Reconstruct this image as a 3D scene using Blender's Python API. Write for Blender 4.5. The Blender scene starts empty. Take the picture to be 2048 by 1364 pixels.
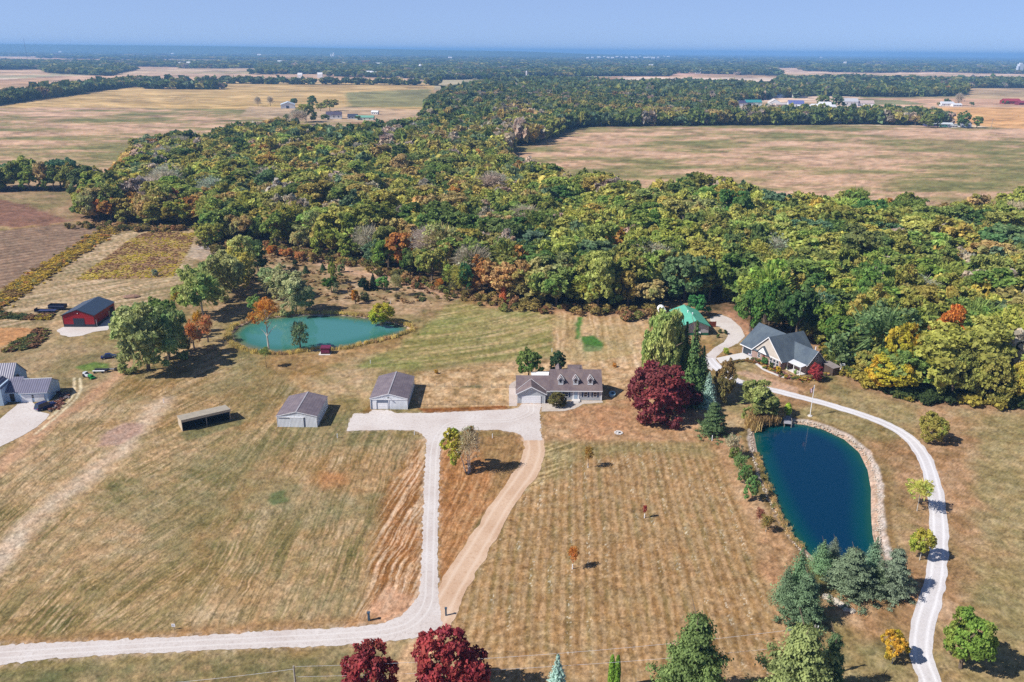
import bpy, math, random
import numpy as np
from mathutils import Vector, Matrix
from mathutils.geometry import tessellate_polygon

# ------------------------------------------------------------------ camera, sky, sun, exposure
SC = bpy.context.scene
COL = SC.collection
H = 86.0                                   # drone height above the fields (metres)
FPX = 1593.0                               # 28 mm lens on a 36 mm sensor, in pixels of a 2048 px wide picture
PITCH = math.radians(20.04); ROLL = math.radians(0.5)
FW = np.array([0, math.cos(PITCH), -math.sin(PITCH)])
_r = np.array([1., 0, 0]); _u = np.cross(_r, FW)
RT = _r*math.cos(ROLL)+_u*math.sin(ROLL); UP = _u*math.cos(ROLL)-_r*math.sin(ROLL)
cam = bpy.data.cameras.new('camera'); camo = bpy.data.objects.new('camera', cam); COL.objects.link(camo)
cam.lens = 28.0; cam.sensor_width = 36.0; cam.clip_start = 1.0; cam.clip_end = 90000.0
camo.matrix_world = Matrix(((RT[0], UP[0], -FW[0], 0), (RT[1], UP[1], -FW[1], 0), (RT[2], UP[2], -FW[2], H), (0, 0, 0, 1)))
SC.camera = camo
SUN_EL = 43.5; SUN_DIR = 20.0              # elevation; direction the shadows fall, degrees from +X towards +Y
w = bpy.data.worlds.new("World"); SC.world = w; w.use_nodes = True
nt = w.node_tree; nt.nodes.clear()
sky = nt.nodes.new('ShaderNodeTexSky'); sky.sky_type = 'NISHITA'; sky.sun_disc = False
sky.sun_elevation = math.radians(SUN_EL)
# the sun stands opposite the shadows: compass-like rotation measured from +Y towards +X
sx, sy = -math.cos(math.radians(SUN_DIR)), -math.sin(math.radians(SUN_DIR))
sky.sun_rotation = math.atan2(sx, sy)
sky.air_density = 0.35; sky.dust_density = 0.4; sky.ozone_density = 5.0; sky.altitude = 200
bg = nt.nodes.new('ShaderNodeBackground'); bg.inputs[1].default_value = 0.12
wo = nt.nodes.new('ShaderNodeOutputWorld'); even = nt.nodes.new('ShaderNodeMix'); even.data_type = 'RGBA'; even.inputs[7].default_value = (2.15, 2.95, 4.75, 1)   # thin even veil of high haze
wtc = nt.nodes.new('ShaderNodeTexCoord'); wsp = nt.nodes.new('ShaderNodeSeparateXYZ'); wmr = nt.nodes.new('ShaderNodeMapRange')
wmr.inputs[1].default_value = .05; wmr.inputs[2].default_value = .38; wmr.inputs[3].default_value = .72; wmr.inputs[4].default_value = .06
nt.links.new(wtc.outputs['Generated'], wsp.inputs[0]); nt.links.new(wsp.outputs[2], wmr.inputs[0]); nt.links.new(wmr.outputs[0], even.inputs[0])
nt.links.new(sky.outputs[0], even.inputs[6]); nt.links.new(even.outputs[2], bg.inputs[0]); nt.links.new(bg.outputs[0], wo.inputs[0])
sl = bpy.data.lights.new('sun', 'SUN'); sl.energy = 4.6; sl.angle = math.radians(0.5); sl.color = (1, .955, .88)
so = bpy.data.objects.new('sun', sl); COL.objects.link(so)
so.rotation_euler = Vector((-sx*math.cos(math.radians(SUN_EL)), -sy*math.cos(math.radians(SUN_EL)), -math.sin(math.radians(SUN_EL)))).to_track_quat('-Z', 'Y').to_euler()
SC.view_settings.view_transform = 'Standard'; SC.view_settings.look = 'None'
SC.view_settings.exposure = 0.48; SC.view_settings.gamma = 1.0
SC.cycles.use_denoising = False
SC.cycles.max_bounces = 6; SC.cycles.diffuse_bounces = 4; SC.cycles.glossy_bounces = 2; SC.cycles.volume_bounces = 1
SC.cycles.transparent_max_bounces = 8; SC.cycles.transmission_bounces = 2
SC.cycles.caustics_reflective = False; SC.cycles.caustics_refractive = False
K = 0.80                                   # sunlit colour -> surface reflectance

# ------------------------------------------------------------------ plan of the place: survey points are read off the photograph
def G(px, py, z=0.0):
    "point on the level z that a photo pixel looks at"
    d = FW+RT*((px-1024)/FPX)-UP*((py-682)/FPX)
    t = (z-H)/d[2]
    return np.array([d[0]*t, d[1]*t])
def Q(x, y, z):
    dx, dy, dz = x, y, z-H
    k = dx*FW[0]+dy*FW[1]+dz*FW[2]
    return 1024+FPX*(dx*RT[0]+dy*RT[1]+dz*RT[2])/k, 682-FPX*(dx*UP[0]+dy*UP[1]+dz*UP[2])/k
def hgt(px, py, ty):
    x, y = G(px, py); lo, hi = 0., 90.
    for i in range(40):
        m = (lo+hi)/2
        if Q(x, y, m)[1] > ty: lo = m
        else: hi = m
    return lo
def mpp(px, py):
    "metres per photo pixel at a ground point"
    x, y = G(px, py); return (x*FW[0]+y*FW[1]+(-H)*FW[2])/FPX
def s2l(c):
    c = np.asarray(c, float)/255.; return np.where(c <= .04045, c/12.92, ((c+.055)/1.055)**2.4)
def C(r, g, b, k=None): return s2l((r, g, b))*(K if k is None else k)
def rgba(c): return (float(c[0]), float(c[1]), float(c[2]), 1.0)

# ------------------------------------------------------------------ noise in plan
def _hash(ix, iy, seed):
    h = (ix.astype(np.int64)*374761393+iy.astype(np.int64)*668265263+seed*974634777) & 0xFFFFFFFF
    h = ((h ^ (h >> 13))*1274126177) & 0xFFFFFFFF
    return ((h ^ (h >> 16)) & 0xFFFFFF)/float(0xFFFFFF)
def vn(x, y, seed=0):
    ix = np.floor(x); iy = np.floor(y); fx = x-ix; fy = y-iy
    fx = fx*fx*(3-2*fx); fy = fy*fy*(3-2*fy)
    a = _hash(ix, iy, seed); b = _hash(ix+1, iy, seed); c = _hash(ix, iy+1, seed); d = _hash(ix+1, iy+1, seed)
    return (a*(1-fx)+b*fx)*(1-fy)+(c*(1-fx)+d*fx)*fy
def fbm(x, y, seed=0, o=4, g=.55):
    s = 0; a = 1; t = 0
    for i in range(o):
        s = s+a*vn(x*2**i+17.3*i, y*2**i-9.1*i, seed+i*7); t += a; a *= g
    return s/t
def sst(a, b, x):
    t = np.clip((x-a)/(b-a), 0, 1); return t*t*(3-2*t)
def rotc(x, y, deg):
    "u runs along the direction deg (from +X), v across it"
    a = math.radians(deg); return x*math.cos(a)+y*math.sin(a), -x*math.sin(a)+y*math.cos(a)

# ------------------------------------------------------------------ mesh helpers
class MB:
    def __init__(s): s.v = []; s.f = []
    def add(s, vs, fs):
        o = len(s.v); s.v += [tuple(map(float, p)) for p in vs]; s.f += [tuple(i+o for i in f) for f in fs]; return s
    def box(s, x0, y0, z0, x1, y1, z1):
        return s.add([(x0, y0, z0), (x1, y0, z0), (x1, y1, z0), (x0, y1, z0), (x0, y0, z1), (x1, y0, z1), (x1, y1, z1), (x0, y1, z1)],
                     [(0, 3, 2, 1), (4, 5, 6, 7), (0, 1, 5, 4), (1, 2, 6, 5), (2, 3, 7, 6), (3, 0, 4, 7)])
    def prism(s, prof, a0, a1, axis='y'):
        "profile of (u, z) points extruded along an axis"
        n = len(prof)
        if axis == 'y': vs = [(u, a0, z) for u, z in prof]+[(u, a1, z) for u, z in prof]
        else: vs = [(a0, u, z) for u, z in prof]+[(a1, u, z) for u, z in prof]
        fs = [tuple(range(n)), tuple(range(2*n-1, n-1, -1))]+[(i, i+n, (i+1) % n+n, (i+1) % n) for i in range(n)]
        return s.add(vs, fs)
    def slab(s, pts, t):
        "four-sided sheet given by its upper face, thickened downwards"
        n = len(pts); P = [Vector(p) for p in pts]
        nn = (P[1]-P[0]).cross(P[2]-P[0]).normalized()
        if nn.z < 0: nn = -nn
        vs = [tuple(p) for p in P]+[tuple(p-nn*t) for p in P]
        return s.add(vs, [tuple(range(n)), tuple(range(2*n-1, n-1, -1))]+[(i, i+n, (i+1) % n+n, (i+1) % n) for i in range(n)])
    def tube(s, p0, p1, r0, r1=None, n=6):
        r1 = r0 if r1 is None else r1
        p0 = Vector(p0); p1 = Vector(p1); d = (p1-p0).normalized()
        a = d.cross(Vector((0, 0, 1)) if abs(d.z) < .9 else Vector((1, 0, 0))).normalized(); b = d.cross(a)
        vs = []
        for p, r in ((p0, r0), (p1, r1)):
            for i in range(n):
                t = 2*math.pi*i/n; vs.append(tuple(p+a*math.cos(t)*r+b*math.sin(t)*r))
        return s.add(vs, [(i, (i+1) % n, (i+1) % n+n, i+n) for i in range(n)]+[tuple(range(n-1, -1, -1)), tuple(range(n, 2*n))])
    def loft(s, rings, cap=True):
        n = len(rings[0]); vs = [p for r in rings for p in r]; fs = []
        for k in range(len(rings)-1):
            for i in range(n): fs.append((k*n+i, k*n+(i+1) % n, (k+1)*n+(i+1) % n, (k+1)*n+i))
        if cap: fs += [tuple(range(n-1, -1, -1)), tuple(range((len(rings)-1)*n, len(rings)*n))]
        return s.add(vs, fs)
    def data(s, name):
        me = bpy.data.meshes.new(name); me.from_pydata(s.v, [], s.f); me.update(); return me
def link(name, data, mat=None, parent=None, label=None):
    o = bpy.data.objects.new(name, data); COL.objects.link(o)
    if mat is not None and data is not None and not data.materials: data.materials.append(mat)
    if parent is not None: o.parent = parent
    if label: o['label'] = label
    return o
def part(name, mb, mat, parent, label=None): return link(name, mb.data(name), mat, parent, label)
def tag(o, label, cat, group=None):
    o['label'] = label; o['category'] = cat
    if group: o['group'] = group
    return o
def thing(name, label, cat, loc=(0, 0, 0), rot=0, group=None):
    o = bpy.data.objects.new(name, None); COL.objects.link(o); o.empty_display_size = .5
    o.location = (float(loc[0]), float(loc[1]), float(loc[2]) if len(loc) > 2 else 0.0); o.rotation_euler = (0, 0, math.radians(rot))
    return tag(o, label, cat, group)
def npmesh(name, V, F, attrs=None, mat=None):
    "mesh from arrays: V (n,3), F (m,4) or (m,3); attrs {name: (n,3) colour per point}"
    me = bpy.data.meshes.new(name); n, m, k = len(V), len(F), F.shape[1]
    me.vertices.add(n); me.vertices.foreach_set('co', np.ascontiguousarray(V, np.float32).ravel())
    me.loops.add(m*k); me.loops.foreach_set('vertex_index', np.ascontiguousarray(F, np.int32).ravel())
    me.polygons.add(m); me.polygons.foreach_set('loop_start', np.arange(0, m*k, k, dtype=np.int32))
    try: me.polygons.foreach_set('loop_total', np.full(m, k, np.int32))
    except Exception: pass
    for an, av in (attrs or {}).items():
        at = me.attributes.new(an, 'FLOAT_COLOR', 'POINT')
        at.data.foreach_set('color', np.concatenate([av, np.ones((n, 1))], 1).astype(np.float32).ravel())
    me.update(calc_edges=True)
    if mat is not None: me.materials.append(mat)
    return me
def stuff(name, me, label=None):
    o = bpy.data.objects.new(name, me); COL.objects.link(o); o['kind'] = 'stuff'
    if label: o['label'] = label
    return o

# ------------------------------------------------------------------ materials
class NT:
    def __init__(s, name):
        s.m = bpy.data.materials.new(name); s.m.use_nodes = True; s.t = s.m.node_tree; s.t.nodes.clear()
        s.out = s.n('ShaderNodeOutputMaterial'); s.p = s.n('ShaderNodeBsdfPrincipled'); s.l(s.p.outputs[0], s.out.inputs[0])
    def n(s, ty, **k):
        x = s.t.nodes.new(ty)
        for a, b in k.items(): setattr(x, a, b)
        return x
    def l(s, a, b): s.t.links.new(a, b)
    def noise(s, scale, detail=3, vec=None, rough=.55):
        x = s.n('ShaderNodeTexNoise'); x.inputs['Scale'].default_value = scale; x.inputs['Detail'].default_value = detail
        x.inputs['Roughness'].default_value = rough
        if vec is not None: s.l(vec, x.inputs['Vector'])
        return x.outputs[0]
    def mapr(s, v, a, b, c, d):
        x = s.n('ShaderNodeMapRange'); s.l(v, x.inputs[0])
        for i, q in zip((1, 2, 3, 4), (a, b, c, d)): x.inputs[i].default_value = q
        return x.outputs[0]
    def mul(s, col, fac):
        x = s.n('ShaderNodeVectorMath', operation='SCALE'); s.l(col, x.inputs[0]); s.l(fac, x.inputs['Scale']); return x.outputs[0]
    def mix(s, f, a, b):
        x = s.n('ShaderNodeMix', data_type='RGBA')
        if isinstance(f, float): x.inputs[0].default_value = f
        else: s.l(f, x.inputs[0])
        for i, q in ((6, a), (7, b)):
            if isinstance(q, (tuple, list, np.ndarray)): x.inputs[i].default_value = rgba(q)
            else: s.l(q, x.inputs[i])
        return x.outputs[2]
    def math(s, op, a, b=None):
        x = s.n('ShaderNodeMath', operation=op)
        for i, q in enumerate((a, b)):
            if q is None: continue
            if isinstance(q, (int, float)): x.inputs[i].default_value = q
            else: s.l(q, x.inputs[i])
        return x.outputs[0]
    def bump(s, v, strength, dist):
        x = s.n('ShaderNodeBump'); x.inputs['Strength'].default_value = strength; x.inputs['Distance'].default_value = dist
        s.l(v, x.inputs['Height']); s.l(x.outputs[0], s.p.inputs['Normal'])
    def rough(s, r, spec=None):
        s.p.inputs['Roughness'].default_value = r
        if spec is not None: s.p.inputs['Specular IOR Level'].default_value = spec
MATS = {}
def paint(name, col, rough=.6, var=.12, scale=.8, spec=.3, metal=0.0):
    "plain surface with uneven weathering"
    if name in MATS: return MATS[name]
    a = NT(name); tc = a.n('ShaderNodeTexCoord').outputs['Object']
    v = a.mapr(a.noise(scale, 5, tc), .3, .7, 1-var, 1+var)
    v2 = a.mapr(a.noise(scale*9, 3, tc), .3, .7, 1-var*.5, 1+var*.5)
    rgb = a.n('ShaderNodeRGB'); rgb.outputs[0].default_value = rgba(col)
    a.l(a.mul(rgb.outputs[0], a.math('MULTIPLY', v, v2)), a.p.inputs['Base Color'])
    a.rough(rough, spec); a.p.inputs['Metallic'].default_value = metal
    MATS[name] = a.m; return a.m
def ribbed(name, col, pitch=.3, depth=.35, rough=.45, axis='xy', var=.08):
    "metal or board siding: ribs along the wall, seen as thin darker lines"
    if name in MATS: return MATS[name]
    a = NT(name); tc = a.n('ShaderNodeTexCoord').outputs['Object']
    sp = a.n('ShaderNodeSeparateXYZ'); a.l(tc, sp.inputs[0])
    u = {'xy': lambda: a.math('ADD', sp.outputs[0], sp.outputs[1]), 'x': lambda: sp.outputs[0], 'y': lambda: sp.outputs[1], 'z': lambda: sp.outputs[2]}[axis]()
    w_ = a.math('SINE', a.math('MULTIPLY', u, 2*math.pi/pitch))
    v = a.mapr(w_, -1, .2, 1-depth, 1)
    v2 = a.mapr(a.noise(.7, 4, tc), .3, .7, 1-var, 1+var)
    rgb = a.n('ShaderNodeRGB'); rgb.outputs[0].default_value = rgba(col)
    a.l(a.mul(rgb.outputs[0], a.math('MULTIPLY', v, v2)), a.p.inputs['Base Color'])
    a.bump(w_, .4, .03); a.rough(rough, .3)
    MATS[name] = a.m; return a.m
def shingle(name, col, col2, var=.16):
    if name in MATS: return MATS[name]
    a = NT(name); tc = a.n('ShaderNodeTexCoord').outputs['Object']
    st = a.n('ShaderNodeMapping'); st.inputs['Scale'].default_value = (1, 1, .15); a.l(tc, st.inputs[0])
    n1 = a.noise(.55, 4, st.outputs[0]); n2 = a.noise(5.0, 3, tc)
    sp = a.n('ShaderNodeSeparateXYZ'); a.l(tc, sp.inputs[0])
    cz = a.math('SINE', a.math('MULTIPLY', sp.outputs[2], 2*math.pi/.16))
    c = a.mix(a.mapr(n1, .35, .68, 0, 1), col, col2)
    v = a.math('MULTIPLY', a.mapr(n2, .3, .7, 1-var, 1+var), a.mapr(cz, -1, 1, .92, 1.04))
    a.l(a.mul(c, v), a.p.inputs['Base Color']); a.rough(.9, .2); a.bump(n2, .3, .02)
    MATS[name] = a.m; return a.m
def brick(name, c1, c2, mortar):
    if name in MATS: return MATS[name]
    a = NT(name); tc = a.n('ShaderNodeTexCoord').outputs['Object']
    sp = a.n('ShaderNodeSeparateXYZ'); a.l(tc, sp.inputs[0])
    cb = a.n('ShaderNodeCombineXYZ'); a.l(a.math('ADD', sp.outputs[0], sp.outputs[1]), cb.inputs[0]); a.l(sp.outputs[2], cb.inputs[1])
    b = a.n('ShaderNodeTexBrick'); a.l(cb.outputs[0], b.inputs['Vector'])
    b.inputs['Color1'].default_value = rgba(c1); b.inputs['Color2'].default_value = rgba(c2); b.inputs['Mortar'].default_value = rgba(mortar)
    b.inputs['Scale'].default_value = 4.5; b.inputs['Mortar Size'].default_value = .015
    a.l(b.outputs[0], a.p.inputs['Base Color']); a.rough(.9, .2)
    MATS[name] = a.m; return a.m
def gravelmat(name, c1, c2, c3, tracks=None):
    a = NT(name); tc = a.n('ShaderNodeTexCoord').outputs['Object']
    n1 = a.noise(.12, 5, tc); n2 = a.noise(1.6, 6, tc, .7); n3 = a.noise(9, 3, tc)
    c = a.mix(a.mapr(n1, .35, .65, 0, 1), c1, c2)
    c = a.mix(a.mapr(n2, .5, .75, 0, .75), c, c3)
    if tracks is not None:                       # wheel tracks follow the centre line (u across the strip)
        uv = a.n('ShaderNodeUVMap'); sp = a.n('ShaderNodeSeparateXYZ'); a.l(uv.outputs[0], sp.inputs[0])
        d = a.math('ABSOLUTE', a.math('SUBTRACT', a.math('ABSOLUTE', a.math('SUBTRACT', sp.outputs[0], .5)), .25))
        f = a.math('MULTIPLY', a.mapr(d, .0, .11, .75, 0), a.mapr(n2, .3, .6, .4, 1))
        c = a.mix(f, c, tracks)
    a.l(a.mul(c, a.mapr(n3, .3, .7, .86, 1.12)), a.p.inputs['Base Color']); a.rough(1, .1); a.bump(n2, .5, .05)
    return a.m
def attrmat(name, attr='Col', detail=True, rough=1.0):
    a = NT(name); at = a.n('ShaderNodeAttribute', attribute_name=attr); tc = a.n('ShaderNodeTexCoord').outputs['Object']
    c = at.outputs['Color']
    if detail:
        st = a.n('ShaderNodeMapping'); st.inputs['Scale'].default_value = (1, .6, 1); st.inputs['Rotation'].default_value = (0, 0, .6); a.l(tc, st.inputs[0])
        n2 = a.noise(.9, 6, st.outputs[0], .75); n3 = a.noise(4.5, 3, tc, .7)
        v = a.math('MULTIPLY', a.mapr(n2, .28, .72, .74, 1.26), a.mapr(n3, .25, .75, .80, 1.2))
        c = a.mul(c, v); a.bump(n3, .6, .12)
    a.l(c, a.p.inputs['Base Color']); a.rough(rough, .1)
    return a.m
def foliage(name, transl=.40, src='object'):
    "leaf clumps: the object's colour, varied lobe by lobe and leaf by leaf through the mesh attribute Tint (r brightness, g autumn turn)"
    a = NT(name)
    if src == 'object': c = a.n('ShaderNodeObjectInfo').outputs['Color']
    else: c = a.n('ShaderNodeAttribute', attribute_name='Col').outputs['Color']
    ti = a.n('ShaderNodeAttribute', attribute_name='Tint'); sp = a.n('ShaderNodeSeparateXYZ'); a.l(ti.outputs['Vector'], sp.inputs[0])
    if src == 'object':
        hs = a.n('ShaderNodeHueSaturation'); a.l(c, hs.inputs['Color']); a.l(a.mapr(sp.outputs[1], 0, 1, .512, .484), hs.inputs['Hue'])
        vm = a.n('ShaderNodeVectorMath', operation='MULTIPLY'); a.l(hs.outputs[0], vm.inputs[0]); vm.inputs[1].default_value = (.74, .98, .88)
        c = a.mix(sp.outputs[2], hs.outputs[0], vm.outputs[0])
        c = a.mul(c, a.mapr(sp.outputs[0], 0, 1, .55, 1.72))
    a.l(c, a.p.inputs['Base Color']); a.rough(.75, .25)
    tr = a.n('ShaderNodeBsdfTranslucent'); a.l(c, tr.inputs[0]); mx = a.n('ShaderNodeMixShader'); mx.inputs[0].default_value = transl
    a.l(a.p.outputs[0], mx.inputs[1]); a.l(tr.outputs[0], mx.inputs[2]); a.l(mx.outputs[0], a.out.inputs[0])
    return a.m
M_LEAF = foliage('leaves'); M_STUFFLEAF = foliage('far_leaves', .36, 'attr')
M_BARK = paint('bark', C(120, 105, 90, .8), .95, .25, 3)
M_BARKW = paint('pale_bark', C(205, 200, 190, .8), .9, .25, 3)
M_WHITE = paint('white_paint', (.78, .78, .80), .5, .04)
M_TRIM = paint('white_trim', (.74, .75, .78), .5, .03)
M_GLASS = paint('window_glass', (.03, .04, .055), .12, .2, .5, .6)
M_BLACK = paint('black_rubber', (.02, .02, .022), .8, .2)
M_STEEL = paint('galvanised_steel', (.45, .46, .48), .4, .15, 2, .5, .6)
M_CONC = paint('concrete', C(222, 216, 212), .9, .08, .5)
M_WOODG = paint('weathered_wood', C(170, 160, 150, .8), .9, .2, 3)

rnd = random.Random(7)
RNG = np.random.default_rng(11)

# ------------------------------------------------------------------ ground regions (survey polygons)
def PW(pts, z=0.0): return np.array([G(a, b, z) for a, b in pts])
def sdist(x, y, P):
    "signed distance to polygon P in metres, positive inside"
    ins = np.zeros(x.shape, bool); d = np.full(x.shape, 1e12)
    n = len(P)
    for i in range(n):
        x0, y0 = P[i]; x1, y1 = P[(i+1) % n]
        ex, ey = x1-x0, y1-y0; L = ex*ex+ey*ey+1e-9
        t = np.clip(((x-x0)*ex+(y-y0)*ey)/L, 0, 1)
        dd = (x-x0-t*ex)**2+(y-y0-t*ey)**2; np.minimum(d, dd, out=d)
        if abs(ey) > 1e-9:
            c = ((y0 > y) != (y1 > y)) & (x < (x1-x0)*(y-y0)/ey+x0); ins ^= c
    d = np.sqrt(d); return np.where(ins, d, -d)
def ldist(x, y, P):
    d = np.full(x.shape, 1e12)
    for i in range(len(P)-1):
        x0, y0 = P[i]; x1, y1 = P[i+1]; ex, ey = x1-x0, y1-y0; L = ex*ex+ey*ey+1e-9
        t = np.clip(((x-x0)*ex+(y-y0)*ey)/L, 0, 1)
        np.minimum(d, (x-x0-t*ex)**2+(y-y0-t*ey)**2, out=d)
    return np.sqrt(d)
POND_L = [(466, 668), (478, 655), (500, 644), (540, 636), (600, 631), (650, 630), (700, 633), (740, 638), (790, 647), (814, 655), (810, 663), (780, 671), (740, 682), (700, 691), (660, 698), (600, 702), (560, 703), (520, 701), (490, 692), (470, 680)]
POND_R = [(1508, 866), (1520, 855), (1545, 849), (1575, 847), (1610, 850), (1645, 859), (1688, 879), (1718, 905), (1735, 940), (1742, 980), (1742, 1030), (1745, 1070), (1752, 1100), (1755, 1130), (1720, 1150), (1660, 1138), (1622, 1110), (1596, 1083), (1575, 1052), (1556, 1012), (1540, 975), (1525, 935), (1514, 900)]
WL = -0.5                                  # water level

# ---- tree cover polygons: front edge points are on the ground, back edge points are tree tops
def TW(pts):
    out = []
    for p in pts:
        z = p[2] if len(p) > 2 else 0.0
        out.append(G(p[0], p[1], z))
    return np.array(out)
T = 16.0
W_MAIN = TW([(155, 400), (172, 440), (230, 447), (320, 454), (415, 454), (425, 492), (470, 492), (512, 482), (560, 496), (620, 502), (690, 516), (740, 524), (800, 549), (860, 566), (905, 582), (925, 588), (960, 586), (1000, 608), (1060, 608), (1110, 616), (1200, 622), (1292, 624), (1335, 606), (1400, 604), (1425, 622), (1475, 622), (1500, 652), (1540, 660), (1600, 668), (1650, 694), (1690, 728), (1735, 765), (1800, 788), (1870, 800), (1960, 802), (2048, 812), (2300, 835),
    (2300, 425, T), (2100, 402, T), (2010, 392, T), (1940, 402, T), (1880, 412, T), (1820, 396, T), (1760, 384, T), (1650, 388, T), (1560, 378, T), (1480, 364, T), (1400, 357, T), (1330, 354, T), (1262, 364, T), (1225, 342, T), (1150, 336, T), (1100, 328, T), (1040, 314, T), (1016, 296, T), (1012, 280), (880, 262), (858, 236), (840, 236, T), (720, 248, T), (620, 252, T), (560, 240, T), (480, 246, T), (400, 266, T), (300, 268, T), (262, 276, T), (236, 304, T), (225, 325, T)])
W_NORTH = TW([(1012, 292), (1060, 290), (1110, 271), (1150, 254), (1300, 252), (1466, 250), (1462, 212), (1500, 204), (1540, 196), (1600, 193), (1560, 165, T), (1450, 160, T), (1350, 157, T), (1250, 162, T), (1200, 156, T), (1060, 152, T), (980, 158, T), (900, 172, T), (868, 186, T), (858, 214), (862, 236), (880, 262)])
W_STRIP = TW([(1460, 251), (1720, 249), (1900, 251), (1860, 240), (1700, 236), (1460, 238)])
W_RIGHT = TW([(1560, 196), (1620, 192), (1700, 193), (1780, 194), (1925, 192), (1935, 176), (2300, 176), (2300, 156, T), (1850, 153, T), (1700, 150, T), (1560, 152, T)])
W_RIGHT2 = TW([(1605, 142), (1660, 144), (1750, 146), (1850, 144), (2300, 148), (2300, 130, T), (1900, 128, T), (1700, 127, T), (1612, 131, T)])
W_LEFT2 = TW([(-400, 141), (0, 140), (85, 139), (95, 146), (215, 152), (270, 139), (190, 122, T), (-400, 120, T)])
W_MID = TW([(205, 122), (260, 120), (355, 137), (520, 137), (520, 148), (640, 147), (662, 152), (860, 160), (1000, 158), (1060, 153), (1340, 152), (1345, 146), (1560, 152), (1540, 124, T), (1200, 118, T), (1060, 114, T), (800, 118, T), (640, 113, T), (520, 118, T), (350, 116, T), (205, 112, T)])
LINES = [  # tree lines: points, width
    (TW([(-300, 232), (-60, 212), (30, 200), (95, 192), (150, 183), (290, 168)]), 62), (TW([(290, 167), (420, 166), (520, 168), (700, 169), (872, 171)]), 24),
    (TW([(304, 177), (424, 178)]), 40), (TW([(-300, 386), (-60, 382), (0, 379), (90, 379), (175, 377)]), 15),
    (TW([(1500, 193), (1600, 196)]), 20), (TW([(660, 152), (900, 158)]), 60), (TW([(520, 148), (650, 148)]), 50), (TW([(1700, 238), (1782, 240)]), 25)]
WOODS = [W_MAIN, W_NORTH, W_STRIP, W_RIGHT, W_RIGHT2, W_LEFT2, W_MID]
CLEARINGS = [TW([(1495, 226), (1600, 231), (1700, 231), (1765, 230), (1765, 205), (1640, 205), (1500, 205)]), TW([(1290, 212), (1350, 214), (1350, 205), (1290, 204)])]

def cover(x, y):
    "how deep inside the woods a point is (metres, positive inside)"
    s = np.full(x.shape, -1e6)
    for Pn in WOODS:
        q = sdist(x, y, Pn)
        if Pn is W_MID: q = np.minimum(q, (fbm(x/420.+8, y/300.+2, 97, 3)-.47+.10*sst(-700, 600, x))*700)
        s = np.maximum(s, q)
    for Pn, wd in LINES: s = np.maximum(s, wd/2-ldist(x, y, Pn))
    # far country: long patches of wood between pale fields
    far = sst(3300, 4600, y)
    f = fbm(x/1500.+3, y/520.+5, 91, 3)+.12*sst(5000, 9000, y)
    s = np.maximum(s, np.where(far > .5, (f-.555+.045*sst(-2000, 3000, x))*900, -1e6))
    for Pn in CLEARINGS: s = np.minimum(s, -sdist(x, y, Pn))
    return s

DRIVE = [(-300, 1352), (-60, 1335), (0, 1330), (100, 1318), (250, 1308), (400, 1301), (560, 1295), (700, 1289), (790, 1281), (830, 1277), (862, 1266), (884, 1252), (882, 1222), (876, 1190), (875, 1100), (877, 1000), (880, 900), (884, 882), (892, 870), (910, 863), (950, 860), (1000, 860), (1030, 865), (1044, 872), (1048, 880), (1084, 880), (1081, 850), (1079, 825), (1083, 808), (1042, 808), (1038, 815), (1015, 819), (950, 822), (850, 826), (790, 826), (776, 820), (745, 820), (738, 827), (708, 827), (697, 845), (695, 862), (760, 860), (828, 860), (846, 868), (853, 880), (852, 900), (848, 960), (845, 1050), (843, 1120), (838, 1185), (828, 1208), (805, 1230), (770, 1246), (700, 1254), (560, 1261), (400, 1271), (200, 1281), (0, 1290), (-300, 1306)]

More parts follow.
